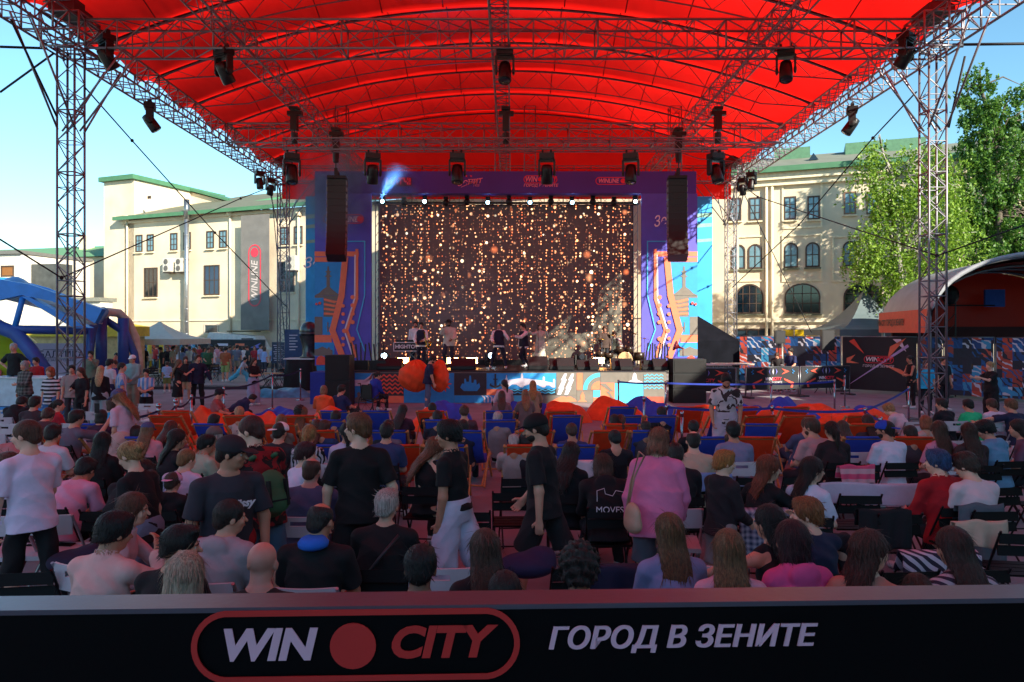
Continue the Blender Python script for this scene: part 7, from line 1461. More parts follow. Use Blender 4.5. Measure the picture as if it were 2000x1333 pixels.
# --- deck chair people
dh = [(416, 824, 'short', 'dark', '2a2a32'), (552, 824, 'long', '7a5636', '8a7a70'), (578, 803, 'curly', 'black', '26262e'), (597, 806, 'long', '6b4a2c', 'a89aa0'), (614, 826, 'long', 'auburn', '6a4048'), (786, 799, 'long', 'dark', '4a2a40'), (743, 836, 'short', 'dark', '30303a'), (777, 828, 'bun', 'brown', '8a6a78'), (839, 800, 'crew', 'black', '18181e'), (833, 821, 'short', 'dark', '2a2c3a'),
      (905, 802, 'messy', 'brown', '5a4048'), (970, 814, 'balding', 'grey', '8a7a7c'), (961, 867, 'balding', 'grey', 'a08c88'), (1032, 867, 'short', 'black', '2a2028'), (1163, 812, 'crew', 'dark', '2c3458'), (1262, 831, 'balding', 'dark', '4a4650'), (1200, 852, 'short', 'black', '1c1c24'), (1287, 808, 'short', 'dark', '20202a'), (1351, 831, 'crew', 'black', '1a1a20'), (1662, 814, 'long', '3a2018', '5a4048'),
      (1632, 832, 'long', 'brown', '74585c'), (1791, 822, 'bob', '8a5030', 'b89a90'), (345, 832, 'long', 'auburn', '70505c'), (470, 806, 'short', 'b08c64', 'c8a8a0'), (590, 842, 'bob', 'brown', '4a3c50'), (655, 838, 'short', 'brown', '30406a'), (1565, 826, 'short', 'brown', '505878'), (1745, 842, 'short', 'dark', '50404a'), (1215, 818, 'pony', 'brown', 'a07080'), (700, 812, 'short', 'dark', '203060'), (872, 842, 'bob', 'dark', '2a2a40'), (1120, 838, 'short', 'brown', '304070'), (268, 842, 'short', 'dark', '5a3040'), (1420, 858, 'short', 'dark', '603030')]
nc = {}
for px, py, hs_, hc, tc_ in dh:
    d = 2240.0 / (py - 648); x = PX(px, d); near = min(final, key=lambda q: (q[0] - x) ** 2 + (q[1] + .25 - d) ** 2)
    if abs(near[0] - x) < .5 and abs(near[1] + .2 - d) < .7: x = near[0] + (x - near[0]) * .3; d = near[1] + .32
    key = hs_ + (hc if hc in ('dark', 'black', 'brown', 'auburn', 'grey') else 'l') + ('l' if px < 700 else ('m' if px < 1150 else 'r')); nc[key] = nc.get(key, 0) + 1
    wd = dict(short='short', long='long', curly='curly', bun='a bun of', crew='cropped', messy='messy', balding='thinning', pony='ponytailed', bob='chin length')[hs_]
    cw = dict(dark='dark', black='black', brown='brown', auburn='auburn', grey='grey').get(hc, 'light brown')
    side = 'left' if px < 700 else ('middle' if px < 1150 else 'right')
    person(px, d, rnd.uniform(-12, 12), '', x=x, pose=P_(DECK, head=(round(rnd.choice((-20, 0, 0, 15))), 28, 0)), top=('tee', tc_), bot=(J, rnd.choice(('23262e', '3a4660', '8a8480'))), hair=(hs_, hc), fem=hs_ in ('long', 'bun', 'pony', 'bob'), skin=rnd.choice('aab'), group='people in the deck chairs', vox=.016)[0]['label'] = '%s %s haired person in a %s deck chair, %s such from left' % (wd, cw, side, ORD[nc[key] - 1])
# --- people on bean bags
person(632, 19.6, 5, 'person with light brown hair in a bright orange top on a bean bag', pose=BEAN, top=('hoodie', 'e0582a'), hair=('bob', '8a6040'), fem=True, wide=1.1)
person(666, 19.8, -30, 'dark haired person in a navy tee next to the orange top, before the stage', pose=P_(BEAN, head=(-15, 10, 0)), top=('tee', '1e2e5c'), hair=('short', 'dark'))
person(985, 19.6, 15, 'woman with a dark ponytail in a pale pink jacket on a bean bag', pose=P_(BEAN, sit=.38, head=(20, 0, 0)), top=('jacket', 'bfa0a8'), hair=('pony', 'dark'), fem=True)
person(980, 17.9, 0, 'woman with long brown hair on the blue bean bag behind the pink jacket', pose=BEAN, top=('tee', '8a6a70'), hair=('long', 'brown'), fem=True)
person(1026, 18.2, 5, 'girl with long fair hair sitting left of the girl in the sun', pose=BEAN, top=('tee', '7a6a68'), hair=('long', '8a6a44'), fem=True)
person(1041, 19.8, 0, 'girl with long golden hair in the sun close to the stage', pose=P_(BEAN, sit=.34), top=('tee', '9a8268'), hair=('long', 'a07840'), fem=True)
person(457, 19.0, -60, 'child in a dark blue hoodie bending forward, behind the deck chairs at left', pose=P_(HUNCH, sit=.4, lean=45), top=('hoodie', '23284e'), hair=('short', 'dark'), H=1.5)
person(425, 18.6, -80, 'person in a black cap lying back on the orange bean bag, far left', pose=BEAN, top=('tee', 'a06060'), hair=('crew', 'dark'), cap=('cap', '1a1c28'))
# --- standing people near the camera
camo = patt('camo', '8c0d18', '150a0e')
person(62, 6.3, 62, 'man in a white tee and black trousers walking left with a drink can', pose=P_(WALKL, head=(30, 6, 0), la=(8, 14, 22, -6), ra=(22, 8, 60, -5), ll=(14, 2, 2, 2), rl=(-12, 2, -26, 2), curl=55), top=('tee', 'c9c0d6'), bot=(J, '111114'), hair=('crew', '50301f'), skin='d', H=1.80, face=True)
person(278, 6.15, 75, 'young woman with blond tied hair in a black tee and blue jeans looking down left', pose=P_(STAND, lean=8, head=(5, 22, 0), la=(4, 6, 10, 0), ra=(-2, 6, 6, 0), ll=(8, 2, 0, 2), rl=(-6, 2, -12, 2)), top=('tee', '111116'), bot=('wide', '6c7c92'), hair=('bun', 'a98052'), skin='d', fem=True, H=1.64, face=True)
gm, gk = person(442, 5.6, -140, 'big man in a black cap and charcoal tee with red shorts looking right', pose=P_(STAND, lean=6, head=(48, 6, 0), la=(10, 14, 22, -4), ra=(6, 14, 16, 0), curl=50), top=('tee', '33313a'), bot=('shorts', 'b0141e'), hair=('crew', 'black'), cap=('cap', '2a262c'), skin='b', H=1.76, wide=1.12, face=True)
text('Stüssy', (0, 0, 0), .08, WHT, gm, bold=.003, shear=.3, name='shirt_print', rz=R(180)).location = (-.02, .232, 1.24)
rc, rk = person(508, 6.4, 48, 'man in a red and black camouflage jacket and denim shorts, seen from behind', pose=P_(STAND, lean=10, head=(35, 10, 0), la=(30, 10, 60, -5), ra=(20, 14, 60, -5), ll=(8, 4, 0, 2), rl=(-8, 4, -10, 2)), top=('jacket', '8c1420'), topmat=camo, bot=('shorts', '4d6a86'), hair=('crew', '4a1e18'), skin='d', H=1.82, face=True)
def backpack(p, K, c, lb):
    o = empty('backpack', (0, 0, 0), 0, lb, 'backpack'); M4 = Matrix.Translation(Vector(K['tp'](0, 0, 0))) @ Matrix(K['Mt'].tolist()).to_4x4(); s = Solid()
    s.ell(V(0, -.22, .12), V(.15, .09, .20), k=.03).ell(V(0, -.29, .05), V(.12, .05, .10), k=.02).cone(V(-.10, -.16, .44), V(-.10, .10, .38), .022, k=.02).cone(V(.10, -.16, .44), V(.10, .10, .38), .022, k=.02)
    link('bag', s.mesh('bag', fabric(c), .009), o)
    for c_, s2 in (((0, -.335, .06), (.20, .012, .014)), ((-.08, -.318, .12), (.02, .05, .22)), ((.08, -.318, .12), (.02, .05, .22))): b = MB(); b.box(c_, s2); b.build('strap', mat('151518', .6), o)
    o.matrix_basis = p.matrix_basis.copy(); bpy.context.view_layer.update(); o.matrix_world = Matrix.Translation(p.location) @ Matrix.Rotation(p.rotation_euler.z, 4, 'Z') @ M4; return o
backpack(rc, rk, '3f6a48', 'green backpack on the back of the man in the red camouflage jacket')
person(702, 6.5, 12, 'man in an all black tee and shorts standing, head turned left', pose=P_(STAND, lean=2, head=(62, 2, 0), la=(4, 17, 10, 4), ra=(-6, 20, 18, -14), ll=(2, 5, 0, 3), rl=(-2, 5, -4, 3), curl=45), top=('tee', '0d0d10'), bot=('shorts', '0e0e11'), hair=('short', '6b4226'), skin='d', H=1.82, face=True)
person(888, 6.65, 70, 'young man with a black mop of hair, black polo and white loose trousers', pose=P_(WALKL, head=(15, 4, 0), la=(2, 8, 16, -4), ra=(8, 8, 20, -4), ll=(8, 3, 2, 2), rl=(-20, 2, -30, 2), curl=85), top=('polo', '0c0c10'), bot=('wide', 'b9b2c4'), hair=('mop', 'black'), skin='b', H=1.74, face=True)
person(1062, 6.8, 68, 'bearded man in a black cap, black tee and dark shorts striding left', pose=P_(WALKL, head=(10, 12, 0), la=(-8, 8, 4, 0), ra=(22, 10, 44, -4), ll=(20, 2, 4, 2), rl=(-22, 2, -40, 2), curl=40), top=('tee', '121115'), bot=('shorts', '221a1c'), hair=('crew', 'dark'), cap=('cap', '0d0d10'), beard='dark', skin='a', H=1.81, face=True)
pk, _ = person(1283, 6.5, -12, 'woman in a loose pink blouse and grey shorts bending away, shoulder bag at her side', pose=P_(STAND, lean=14, head=(-15, 25, 0), la=(2, 14, 16, 0), ra=(16, 12, 40, -8), ll=(4, 4, -4, 2), rl=(0, 4, -6, 2)), top=('blouse', 'c56a90'), bot=('shorts', '5a5a64'), hair=('bob', '8a5a42'), skin='d', fem=True, H=1.70, wide=1.12)
o = empty('shoulder_bag', (PX(1236, 6.3), 6.3, 0), R(20), 'cream shoulder bag hanging at the left side of the woman in pink', 'bag')
s_ = Solid(); s_.ell(V(0, 0, .93), V(.05, .11, .12), k=.02).ell(V(0, 0, .86), V(.055, .12, .07), k=.04); link('pouch', s_.mesh('pouch', mat('c09a80', .5), .009), o)
b = MB(); b.tube([(0, .08, 1.0), (.04, .05, 1.25), (.10, -.02, 1.44), (.12, .1, 1.46), (.05, .12, 1.2), (0, .1, 1.0)], .010, 6); b.build('strap', mat('b08a70', .5), o, True)
person(1408, 6.65, -62, 'blond boy in a dark hoodie standing and looking right', pose=P_(STAND, lean=3, head=(-22, 5, 0), la=(10, 6, 50, -10), ra=(15, 6, 60, -10)), top=('hoodie', '241a20'), bot=('shorts', '8a7878'), hair=('messy', 'b0743c'), skin='d', H=1.46, wide=.9, face=True)
flo = patt('camo', 'cfc4c6', '3a2a2c', .8)
person(1417, 13.6, 165, 'bearded man in a white shirt with dark leaves bending over the seats', pose=P_(STAND, lean=16, head=(8, 30, 0), la=(10, 14, 26, -4), ra=(14, 12, 30, -6), curl=50), top=('tee', 'ffffff'), topmat=flo, bot=('wide', 'b0a8b4'), hair=('crew', 'black'), beard='black', skin='b', H=1.84, vox=.012)
person(243, 11.3, 70, 'girl in a slate blue cap, pale pink tee and skirt walking left', pose=P_(STAND, lean=6, head=(20, 22, 0), la=(0, 6, 16, 0), ra=(-6, 8, 20, 0), ll=(10, 3, 0, 2), rl=(-8, 3, -14, 2)), top=('tee', 'c2a6b6'), bot=('skirt', 'c09a92'), hair=('long', '9a6c44'), cap=('cap', '565a86'), fem=True, H=1.68, vox=.012)
# --- middle distance left
mid = [(28, 22, 180, 'man in a black and green tee with hands on his hips behind the counter', P_(STAND, la=(-10, 45, 5, -50), ra=(-10, 45, 5, -50)), ('tee', '14181a'), (J, '5f7f94'), ('crew', 'grey'), 1.85, 0, .35),
       (50, 20.2, 170, 'person with grey hair in a dark plaid shirt, arm folded across', P_(STAND, la=(30, 5, 85, -60), ra=(5, 8, 12, 0)), ('shirt', '3a3a3c'), (J, '2a282c'), ('bob', 'a09a98'), 1.74, 1, 0),
       (100, 17.6, 175, 'woman with copper hair in a black and white striped tee', STAND, ('tee', 'ffffff'), ('shorts', '3f6aa0'), ('bob', '9a5a34'), 1.70, 1, 0),
       (72, 23.5, 170, 'person in a red top behind the grey haired person', STAND, ('tee', 'b01820'), (J, '22222a'), ('short', 'dark'), 1.72, 0, 0),
       (160, 18.2, 160, 'woman in black with an open white shirt behind the front left tower', P_(STAND, ra=(40, 5, 100, -50)), ('tee', '18161c'), (J, '232028'), ('long', 'brown'), 1.66, 1, 0),
       (141, 19.5, 200, 'person in a beige top partly hidden by the front left tower', STAND, ('tee', '8f7f7a'), (J, '3a3a40'), ('short', 'dark'), 1.66, 0, 0),
       (178, 26.5, 190, 'tall bearded man in an olive jacket and check shirt', P_(STAND, la=(60, 8, 150, -20)), ('jacket', '6d7560'), (J, '3a4048'), ('short', 'dark'), 1.85, 0, 0),
       (196, 19.0, 10, 'woman with long blond hair in a black top and grey jeans seen from behind', STAND, ('shirt', '12151c'), ('wide', '8fa4ac'), ('long', 'c0a070'), 1.66, 1, 0),
       (212, 21.5, -20, 'man with raised arm in a white tee and navy shorts behind the blond woman', P_(STAND, la=(120, 20, 150, -10)), ('tee', 'b8bcc4'), ('shorts', '22305c'), ('short', 'black'), 1.74, 0, 0),
       (225, 23.0, 170, 'person in a deep blue jacket between the man in stripes and the tall man', STAND, ('jacket', '24357c'), (J, '1c2030'), ('short', 'brown'), 1.66, 0, 0),
       (236, 19.3, -60, 'man in a white and sky blue striped football shirt looking right', P_(STAND, head=(-20, 0, 0)), ('tee', 'ffffff'), ('shorts', '1c2030'), ('crew', 'dark'), 1.73, 0, 0),
       (228, 30.0, 185, 'woman with long dark hair in a grey blue top by the blue tent leg', STAND, ('tee', '6f8a92'), (J, '3a4048'), ('long', 'dark'), 1.68, 1, 0),
       (260, 24.0, 178, 'man in a pale teal jacket and white cap standing by the blue tent', P_(STAND, la=(15, 4, 50, -30), ra=(15, 4, 50, -30)), ('jacket', '7c9c98'), ('wide', '8a8a72'), ('crew', 'brown'), 1.78, 0, 0),
       (286, 20.6, -170, 'boy in a sky blue and white striped football shirt and black shorts', P_(STAND, la=(15, 4, 70, -40), ra=(15, 4, 70, -40)), ('tee', 'ffffff'), ('shorts', '14141a'), ('mop', 'black'), 1.50, 0, 0),
       (347, 23.7, -60, 'woman in a long black dress with wavy hair beside the man in dark jacket', P_(STAND, ra=(60, 5, 130, -20)), ('dress', '15161a'), None, ('wavy', '7a5c40'), 1.64, 1, 0),
       (362, 26.0, -150, 'person in a black jacket and beige shorts behind the couple', STAND, ('jacket', '17191f'), ('shorts', 'a89a78'), ('long', 'brown'), 1.66, 1, 0),
       (386, 24.1, -155, 'man in a navy open jacket, pink tee and black trousers walking', P_(STAND, head=(25, 0, 0), la=(15, 25, 25, 20), ra=(10, 8, 20, 0), ll=(8, 4, 2, 2), rl=(-4, 4, -8, 2)), (('tee', 'b07a8c'), ('jacket', '141b38')), (J, '101014'), ('short', 'brown'), 1.80, 0, 0),
       (495, 25.2, -130, 'person with curly hair, black tee and wide grey trousers, arms crossed', P_(STAND, head=(10, 5, 0), la=(22, 5, 75, -75), ra=(26, 5, 85, -75)), ('tee', '14141a'), ('wide', '8c90a8'), ('wavy', '4a3428'), 1.64, 1, 0),
       (326, 30.5, 30, 'child in a pale blue top and green skirt by the food court tables', STAND, ('tee', '8fb4d8'), ('shorts', '7a8a4a'), ('short', 'brown'), 1.30, 0, 0),
       (440, 36.5, 0, 'man in a brown orange shirt and patterned shorts seen from behind', P_(STAND, ll=(4, 4, 0, 2), rl=(-8, 4, -20, 2)), ('tee', 'a8603c'), ('shorts', '88a060'), ('short', 'dark'), 1.80, 0, 0),
       (470, 36.0, -80, 'child in turquoise trousers lunging in the sunny yard', P_(STAND, lean=25, la=(60, 10, 80, 0), ll=(50, 4, 10, 0), rl=(-40, 4, -55, 0)), ('tee', 'a8b4bc'), ('wide', '4aa4bc'), ('short', 'dark'), 1.45, 0, 0)]
arg = patt('vstripe', 'c8ccd6', '5f9cd8', 1.0); strp = patt('hstripe', 'cfcbd0', '1b1a22', 1.1); pl = patt('plaid', '77736c', '1e1d20', 1.2)
for px, d, rz, lb, po, tp_, bt, hr, H, fm, z0 in mid:
    tm_ = strp if 'black and white striped' in lb else (arg if 'football' in lb else (pl if 'plaid' in lb else None))
    person(px, d, rz, lb, pose=po, top=tp_, topmat=tm_, bot=bt, hair=hr, H=H, fem=fm, z0=z0, group='people standing on the left', cap=('cap', 'd0d4d4') if 'white cap' in lb else None, face=abs(abs(rz) - 180) < 35 and d < 27, vox=.015 if d < 27 else .018)
# --- food court crowd far away
cc = [('black', '17181c', (J, '3a4250')), ('charcoal', '3a3e40', (J, '2c3038')), ('beige', 'a89c84', ('shorts', '6a6a62')), ('light blue', '8aa4d0', (J, '36404c')), ('white', 'c6c8c8', (J, '586a80')), ('teal', '2f7a74', (J, '22262c')), ('green', '3a6a48', (J, '1f2428')), ('grey', '6c7684', ('shorts', '8a8470')), ('red', 'b03038', (J, '2a2e38')), ('pink', 'c0909c', ('wide', '8a98a8')), ('navy', '26305a', (J, '6a7686'))]
seq = [(280, 41, 0), (292, 44, 2), (318, 39, 1), (327, 43, 0), (337, 39.5, 2), (356, 40.5, 3), (372, 42, 4), (380, 39.5, 7), (390, 44, 8), (398, 41, 5), (405, 43.5, 6), (414, 40.5, 4), (424, 44.5, 9), (432, 42, 9), (447, 43, 7), (456, 45, 4), (463, 42.5, 7), (476, 45.5, 4), (486, 43, 1), (497, 44.5, 8), (508, 44, 3), (516, 42, 3), (536, 42.5, 3), (553, 44, 0), (575, 40, 4), (266, 45.5, 6), (303, 45.5, 8), (346, 45, 4), (365, 45.5, 10), (440, 45.5, 10), (406, 38.5, 6)]
PZS = [STAND, P_(STAND, la=(30, 6, 90, -30)), P_(STAND, lean=8, head=(20, 20, 0), ra=(20, 6, 70, -20)), P_(STAND, la=(-10, 40, 5, -40), ra=(10, 8, 15, 0), ll=(6, 4, 0, 2))]
for i, (px, d, ci) in enumerate(seq):
    nm_, c, bt = cc[ci]; person(px, d, (i * 67) % 360, '%s topped person, %s from left in the food court crowd' % (nm_, ORD[sorted(q[0] for q in seq).index(px)]), pose=PZS[i % 4], top=('tee', c), bot=bt, hair=(('short', 'dark'), ('bob', 'brown'), ('short', 'brown'), ('long', 'light'))[i % 4], H=(1.78, 1.66, 1.74, 1.68)[i % 4], fem=(i % 4) in (1, 3), group='food court crowd', vox=.022, shoes=None)
# --- band
def band(px, d, rz, lb, **k): return person(px, d, rz, lb, z0=SZ + .03, group='musicians on the stage', vox=.014, **k)
WV = (('shirt', 'd4d2da'), ('vest', '1c2038'))
sx, _ = band(823, 28.4, 175, 'saxophone player in a white shirt and dark waistcoat', pose=P_(STAND, la=(25, 10, 75, -25), ra=(20, 12, 55, -20)), top=WV, bot=(J, '22283c'), hair=('short', 'black'), H=1.78)
band(812, 29.4, 180, 'bearded keyboard player half hidden behind the saxophone player', top=('shirt', 'c4c2c8'), bot=(J, '22283c'), hair=('short', 'dark'), H=1.84, beard='dark')
band(877, 27.8, 178, 'singer in a cream jacket and dark hat with one knee raised', pose=P_(STAND, la=(30, 8, 70, -20), ra=(70, 10, 150, -20), ll=(6, 3, 0, 2), rl=(35, 6, -20, 0)), top=('jacket', 'b9b2a4'), bot=(J, '2c3040'), hair=('short', 'black'), cap=('hat', '1a1a1e'), H=1.88, beard='black', skin='c')
band(974, 27.8, 175, 'musician in a white shirt and navy waistcoat with legs spread wide', pose=P_(STAND, lean=-6, head=(0, -10, 0), la=(25, 35, 70, 10), ra=(20, 14, 60, -20), ll=(2, 14, 0, 10), rl=(2, 16, 0, 12)), top=WV, bot=(J, '22283c'), hair=('short', 'brown'), H=1.78)
band(1023, 28.2, 120, 'dancing musician in a white shirt and dark waistcoat beside the woman in the dress', pose=P_(STAND, la=(60, 10, 100, -20), ll=(30, 4, -30, 0), rl=(-10, 4, -30, 0)), top=WV, bot=(J, '1c2236'), hair=('short', 'black'), H=1.80)
dr_, _ = band(1055, 28.0, 180, 'woman singer in a long pale cream dress at the microphone', pose=P_(STAND, la=(70, 20, 140, -10), ra=(80, 40, 120, 20)), top=('robe', 'bcb8a8'), bot=None, hair=('bob', 'light'), H=1.72, fem=True, skin='d')
band(1181, 29.6, 180, 'musician with curly hair in a dark shirt at the percussion', pose=P_(STAND, ra=(30, 10, 90, -10)), top=('shirt', '4a3a34'), bot=(J, '22242c'), hair=('curly', 'brown'), H=1.62)
band(1199, 30.1, 178, 'drummer in a white shirt and grey waistcoat behind the drum kit', pose=P_(SIT, sit=.52, la=(40, 20, 90, -10), ra=(40, 20, 90, -10)), top=(('shirt', 'd8d4cc'), ('vest', '55584f')), bot=(J, '22242c'), hair=('mop', 'brown'), H=1.80)
o = empty('saxophone', (PX(829, 28.1), 28.12, SZ + .03), 0, 'golden saxophone held by the musician', 'saxophone'); b = MB(); b.tube([(-.05, 0, 1.35), (-.02, -.03, 1.38), (.02, -.05, 1.3), (.06, -.06, 1.0), (.10, -.06, .82), (.16, -.06, .78), (.20, -.06, .86), (.22, -.08, 1.0)], [.008, .01, .014, .022, .03, .04, .05, .075], 10); b.build('body', mat('b8923c', .25, .9), o, True)
# man carrying the orange bag, person in the wheelchair
person(836, 23.5, -75, 'man in a navy tee and jeans hauling a huge orange bean bag on his shoulder', pose=P_(STAND, lean=8, head=(0, 25, 0), la=(20, 8, 30, -6), ra=(14, 8, 24, -4), ll=(4, 3, 0, 2), rl=(-4, 3, -6, 2)), top=('tee', '1b2344'), bot=(J, '566682'), hair=('short', 'dark'), beard='dark', H=1.80, group='people near the stage', vox=.013)
for (px, sx_, lb) in ((809, .56, 'orange bean bag slung behind the man in the navy tee'), (857, .30, 'orange bean bag hugged in front of the man in the navy tee')):
    s_ = Solid(); s_.ell(V(0, 0, 0), V(sx_, .40, .47), k=.05).ell(V(.0, 0, .3), V(sx_ * .5, .22, .25), k=.15)
    def pst(P, d_): return d_ + .016 * np.sin(9 * np.arctan2(P[:, 0], P[:, 1] + .01) + 2.5 * np.sin(5 * P[:, 2] + 2 * P[:, 0])) * np.clip(.2 + abs(P[:, 2]) * 1.6, 0, 1) + .012 * np.sin(17 * P[:, 2] + 11 * P[:, 0] + 6 * P[:, 1])
    s_.post = pst; tag(link('bean_bag', s_.mesh('bean_bag', OM, .02), None, None, (PX(px, 23.7), 23.7 + (.28 if px < 830 else .22), PZ(738, 23.7))), lb, 'bean bag', 'bean bags in front of the stage')
o = empty('wheelchair', (PX(728, 22.5), 22.5, 0), R(-35), 'black wheelchair in front of the wave pattern on the stage', 'wheelchair')
for s in (-1, 1):
    b = MB(); b.tube([(s * .3, .3 * math.cos(6.2832 * k_ / 24), .31 + .3 * math.sin(6.2832 * k_ / 24)) for k_ in range(25)], .018, 6); [b.rod((s * .3, 0, .31), (s * .3, .3 * math.cos(a), .31 + .3 * math.sin(a)), .004, 4) for a in (0, .8, 1.6, 2.4, 3.2, 4, 4.8, 5.5)]; b.build('wheel', BLK2, o, True)
    b = MB(); b.rod((s * .22, -.25, .4), (s * .22, -.3, .95), .014, 6); b.rod((s * .22, -.3, .93), (s * .22, -.4, .93), .018, 6); b.rod((s * .22, -.25, .45), (s * .22, .4, .3), .014, 6); b.build('frame_rail', BLK2, o)
b = MB(); b.box((0, 0, .47), (.42, .42, .05)); b.build('seat', BLK, o); b = MB(); b.box((0, -.25, .7), (.42, .04, .4)); b.build('backrest', BLK, o); b = MB(); [b.lathe([(.07, -.015), (.07, .015)], 10, (s * .2, .38, .07), Matrix.Rotation(R(90), 3, 'Y')) for s in (-1, 1)]; b.build('caster', BLK2, o)
person(728, 22.5, -35, 'person with tied dark hair in a royal blue jacket sitting in the wheelchair', pose=P_(SIT, sit=.50, lean=14, head=(-25, 5, 0)), top=('jacket', '2038a0'), bot=(J, '1c1c28'), hair=('bun', 'dark'), fem=True, H=1.66, group='people near the stage', vox=.014)
# right side
person(1519, 30.2, 150, 'man in a dark jacket and white tee bending over a table behind the barriers', pose=P_(STAND, lean=14, head=(0, 35, 0), la=(30, 6, 80, -20), ra=(30, 6, 80, -20)), top=(('tee', 'c8c6c8'), ('jacket', '262224')), bot=(J, '24262e'), hair=('crew', 'brown'), H=1.74, group='people on the right', vox=.015)
person(1545, 30.6, 120, 'man with dark swept hair in a navy tee behind the barriers', pose=P_(STAND, la=(15, 10, 60, -10), ra=(10, 10, 40, 0)), top=('tee', '1c2550'), bot=(J, '24262e'), hair=('mop', 'dark'), H=1.86, group='people on the right', vox=.015)
person(1779, 24.2, 95, 'woman in a black tank top with crossed arms left of the front right tower', pose=P_(STAND, la=(22, 5, 75, -75), ra=(26, 5, 85, -75), head=(0, 4, 0)), top=('tank', '101014'), bot=(J, '161519'), hair=('bun', 'dark'), fem=True, H=1.76, skin='b', group='people on the right', vox=.014)
person(1808, 22.6, 170, 'woman in a turquoise tee behind the front right tower', top=('tee', '1f9cc4'), bot=(J, '1a1a22'), hair=('bob', 'brown'), fem=True, H=1.66, wide=1.2, group='people on the right', vox=.015)
person(1842, 23.5, 190, 'person in black seen through the front right tower', top=('tee', '131318'), bot=(J, '1a1a22'), hair=('short', 'brown'), H=1.76, group='people on the right', vox=.015)
person(1936, 20.8, 95, 'woman with fair tied up hair in a black tee filming with her phone', pose=P_(STAND, la=(55, 6, 110, -12), ra=(55, 6, 110, -12), head=(0, 8, 0)), top=('tee', '101013'), bot=('wide', '121216'), hair=('bun', 'b08a58'), fem=True, H=1.70, wide=1.15, skin='d', group='people on the right', vox=.013)
# ================================================================== CHAIRS IN ROWS, DRAPED CLOTHES, FRONT BANNER
taken = []
rowno = {}
def add_chair(kind, x, y, rz, lb):
    taken.append((x, y)); place(kind, x, y, rz, lb, 'chair', 'black folding chairs' if kind == 'black' else 'white plastic folding chairs')
CH = []
for x, y, kind, rz in SEATED: CH.append((x + math.sin(R(0)) * 0, y + .03, kind, rz * .25, True))
for px, py, kind in ((870, 1112, 'white'), (1390, 1108, 'white'), (125, 1008, 'white'), (1320, 995, 'white'), (35, 830, 'white'), (1135, 905, 'black'), (1480, 960, 'black'), (1672, 905, 'black'), (1740, 950, 'black'), (1660, 965, 'black'), (1975, 1040, 'black'), (75, 1115, 'black'), (1925, 950, 'black'), (705, 905, 'white'), (650, 908, 'white'), (1650, 885, 'white'), (1850, 815, 'white'), (300, 790, 'white'), (240, 805, 'white'), (200, 805, 'white'), (275, 802, 'white'), (30, 802, 'white'), (30, 1010, 'white'), (735, 990, 'black')):
    d = 1450 * (2.5 - .83) / (py - HY) + .27; CH.append((PX(px, d), d, kind, rnd.uniform(-10, 10), True))
for d, xa, xb in ((4.35, -2.2, 2.6), (5.5, -3.4, 3.9), (7.15, -4.9, 4.9), (8.0, -5.6, 5.6), (8.8, -6.1, 6.3), (9.6, -6.4, 7.0), (13.7, -9.6, -6.6), (13.7, 8.2, 9.9), (12.3, -8.4, -6.6), (11.2, -8.2, -7.2), (11.6, 6.2, 8.2)):
    x = xa
    while x < xb: CH.append((x + rnd.uniform(-.05, .05), d + rnd.uniform(-.06, .06), 'black' if d < 10.5 or rnd.random() < .3 else 'white', rnd.uniform(-7, 7), False)); x += .56
keep = []
for c in CH:
    if not c[4] and any(abs(c[0] - q[0]) < .5 and abs(c[1] - q[1]) < .62 for q in keep): continue
    if not c[4] and any(abs(c[0] - q[0]) < .62 and abs(c[1] - .1 - q[1]) < 1.0 for q in final): continue
    if not c[4] and any(abs(c[0] - PX(px, d)) < .45 and abs(c[1] - d) < .45 for px, d in ((62, 6.3), (448, 5.55), (492, 6.4), (278, 6.15), (702, 6.5), (888, 6.65), (1062, 6.8), (1283, 6.5), (1408, 6.65))): continue
    keep.append(c)
keep.sort(key=lambda c: (round(c[1] / .9), c[0])); k_ = {}
WO = ['first', 'second', 'third', 'fourth', 'fifth', 'sixth', 'seventh', 'eighth', 'ninth', 'tenth', 'eleventh', 'twelfth', 'thirteenth', 'fourteenth', 'fifteenth', 'sixteenth']
for x, y, kind, rz, _ in keep:
    r_ = max(0, round(y / .9) - 4); k_[(r_, kind)] = k_.get((r_, kind), 0) + 1; nth_ = ORD[k_[(r_, kind)] - 1]
    add_chair(kind, x, y, rz, '%s folding chair, %s from left, %s row' % ('black slatted' if kind == 'black' else 'white plastic', nth_, WO[min(15, r_)]))
# clothes over chair backs
def drape(px, py, w_, drop, m, lb, name='draped_shirt', rz=0, front=.18, seed=1, d=None):
    d = d or 1450 * (2.5 - .86) / (py - HY); x = PX(px, d); rs = np.random.RandomState(seed); ph = rs.uniform(0, 6, 6); zt = .865
    def f(u, v, off=0.0):
        t = v * (drop + front) - front; xx = (u - .5) * w_ * (1 + .06 * math.sin(3 * v + ph[0])); a = .018 * math.sin(u * 19 + ph[1] + 2 * v) * min(1, abs(t) * 5)
        if t < 0: return (xx, .03 - t * .25 + .0, zt + t * .95)
        return (xx, -.03 - t * .10 - a - .02 * abs(math.sin(u * 7 + ph[2])) * t, zt - t + .015 * math.sin(u * 9 + ph[3]))
    b = MB(); b.grid(f, 28, 20); o = b.build(name, m, None, True, (x, d, 0), R(rz)); so_ = o.modifiers.new('thickness', 'SOLIDIFY'); so_.thickness = .008; tag(o, lb, 'clothing', None); return o
drape(1490, 993, .50, .48, patt('plaid', 'c2b8c8', '232c58', 2.0), 'blue and white plaid shirt hung over a chair back', seed=2)
drape(1835, 1078, .62, .40, patt('diag', 'c8b8c4', '2a2236', 1.0), 'pale shirt with dark stripes spread over a chair back at lower right', seed=3)
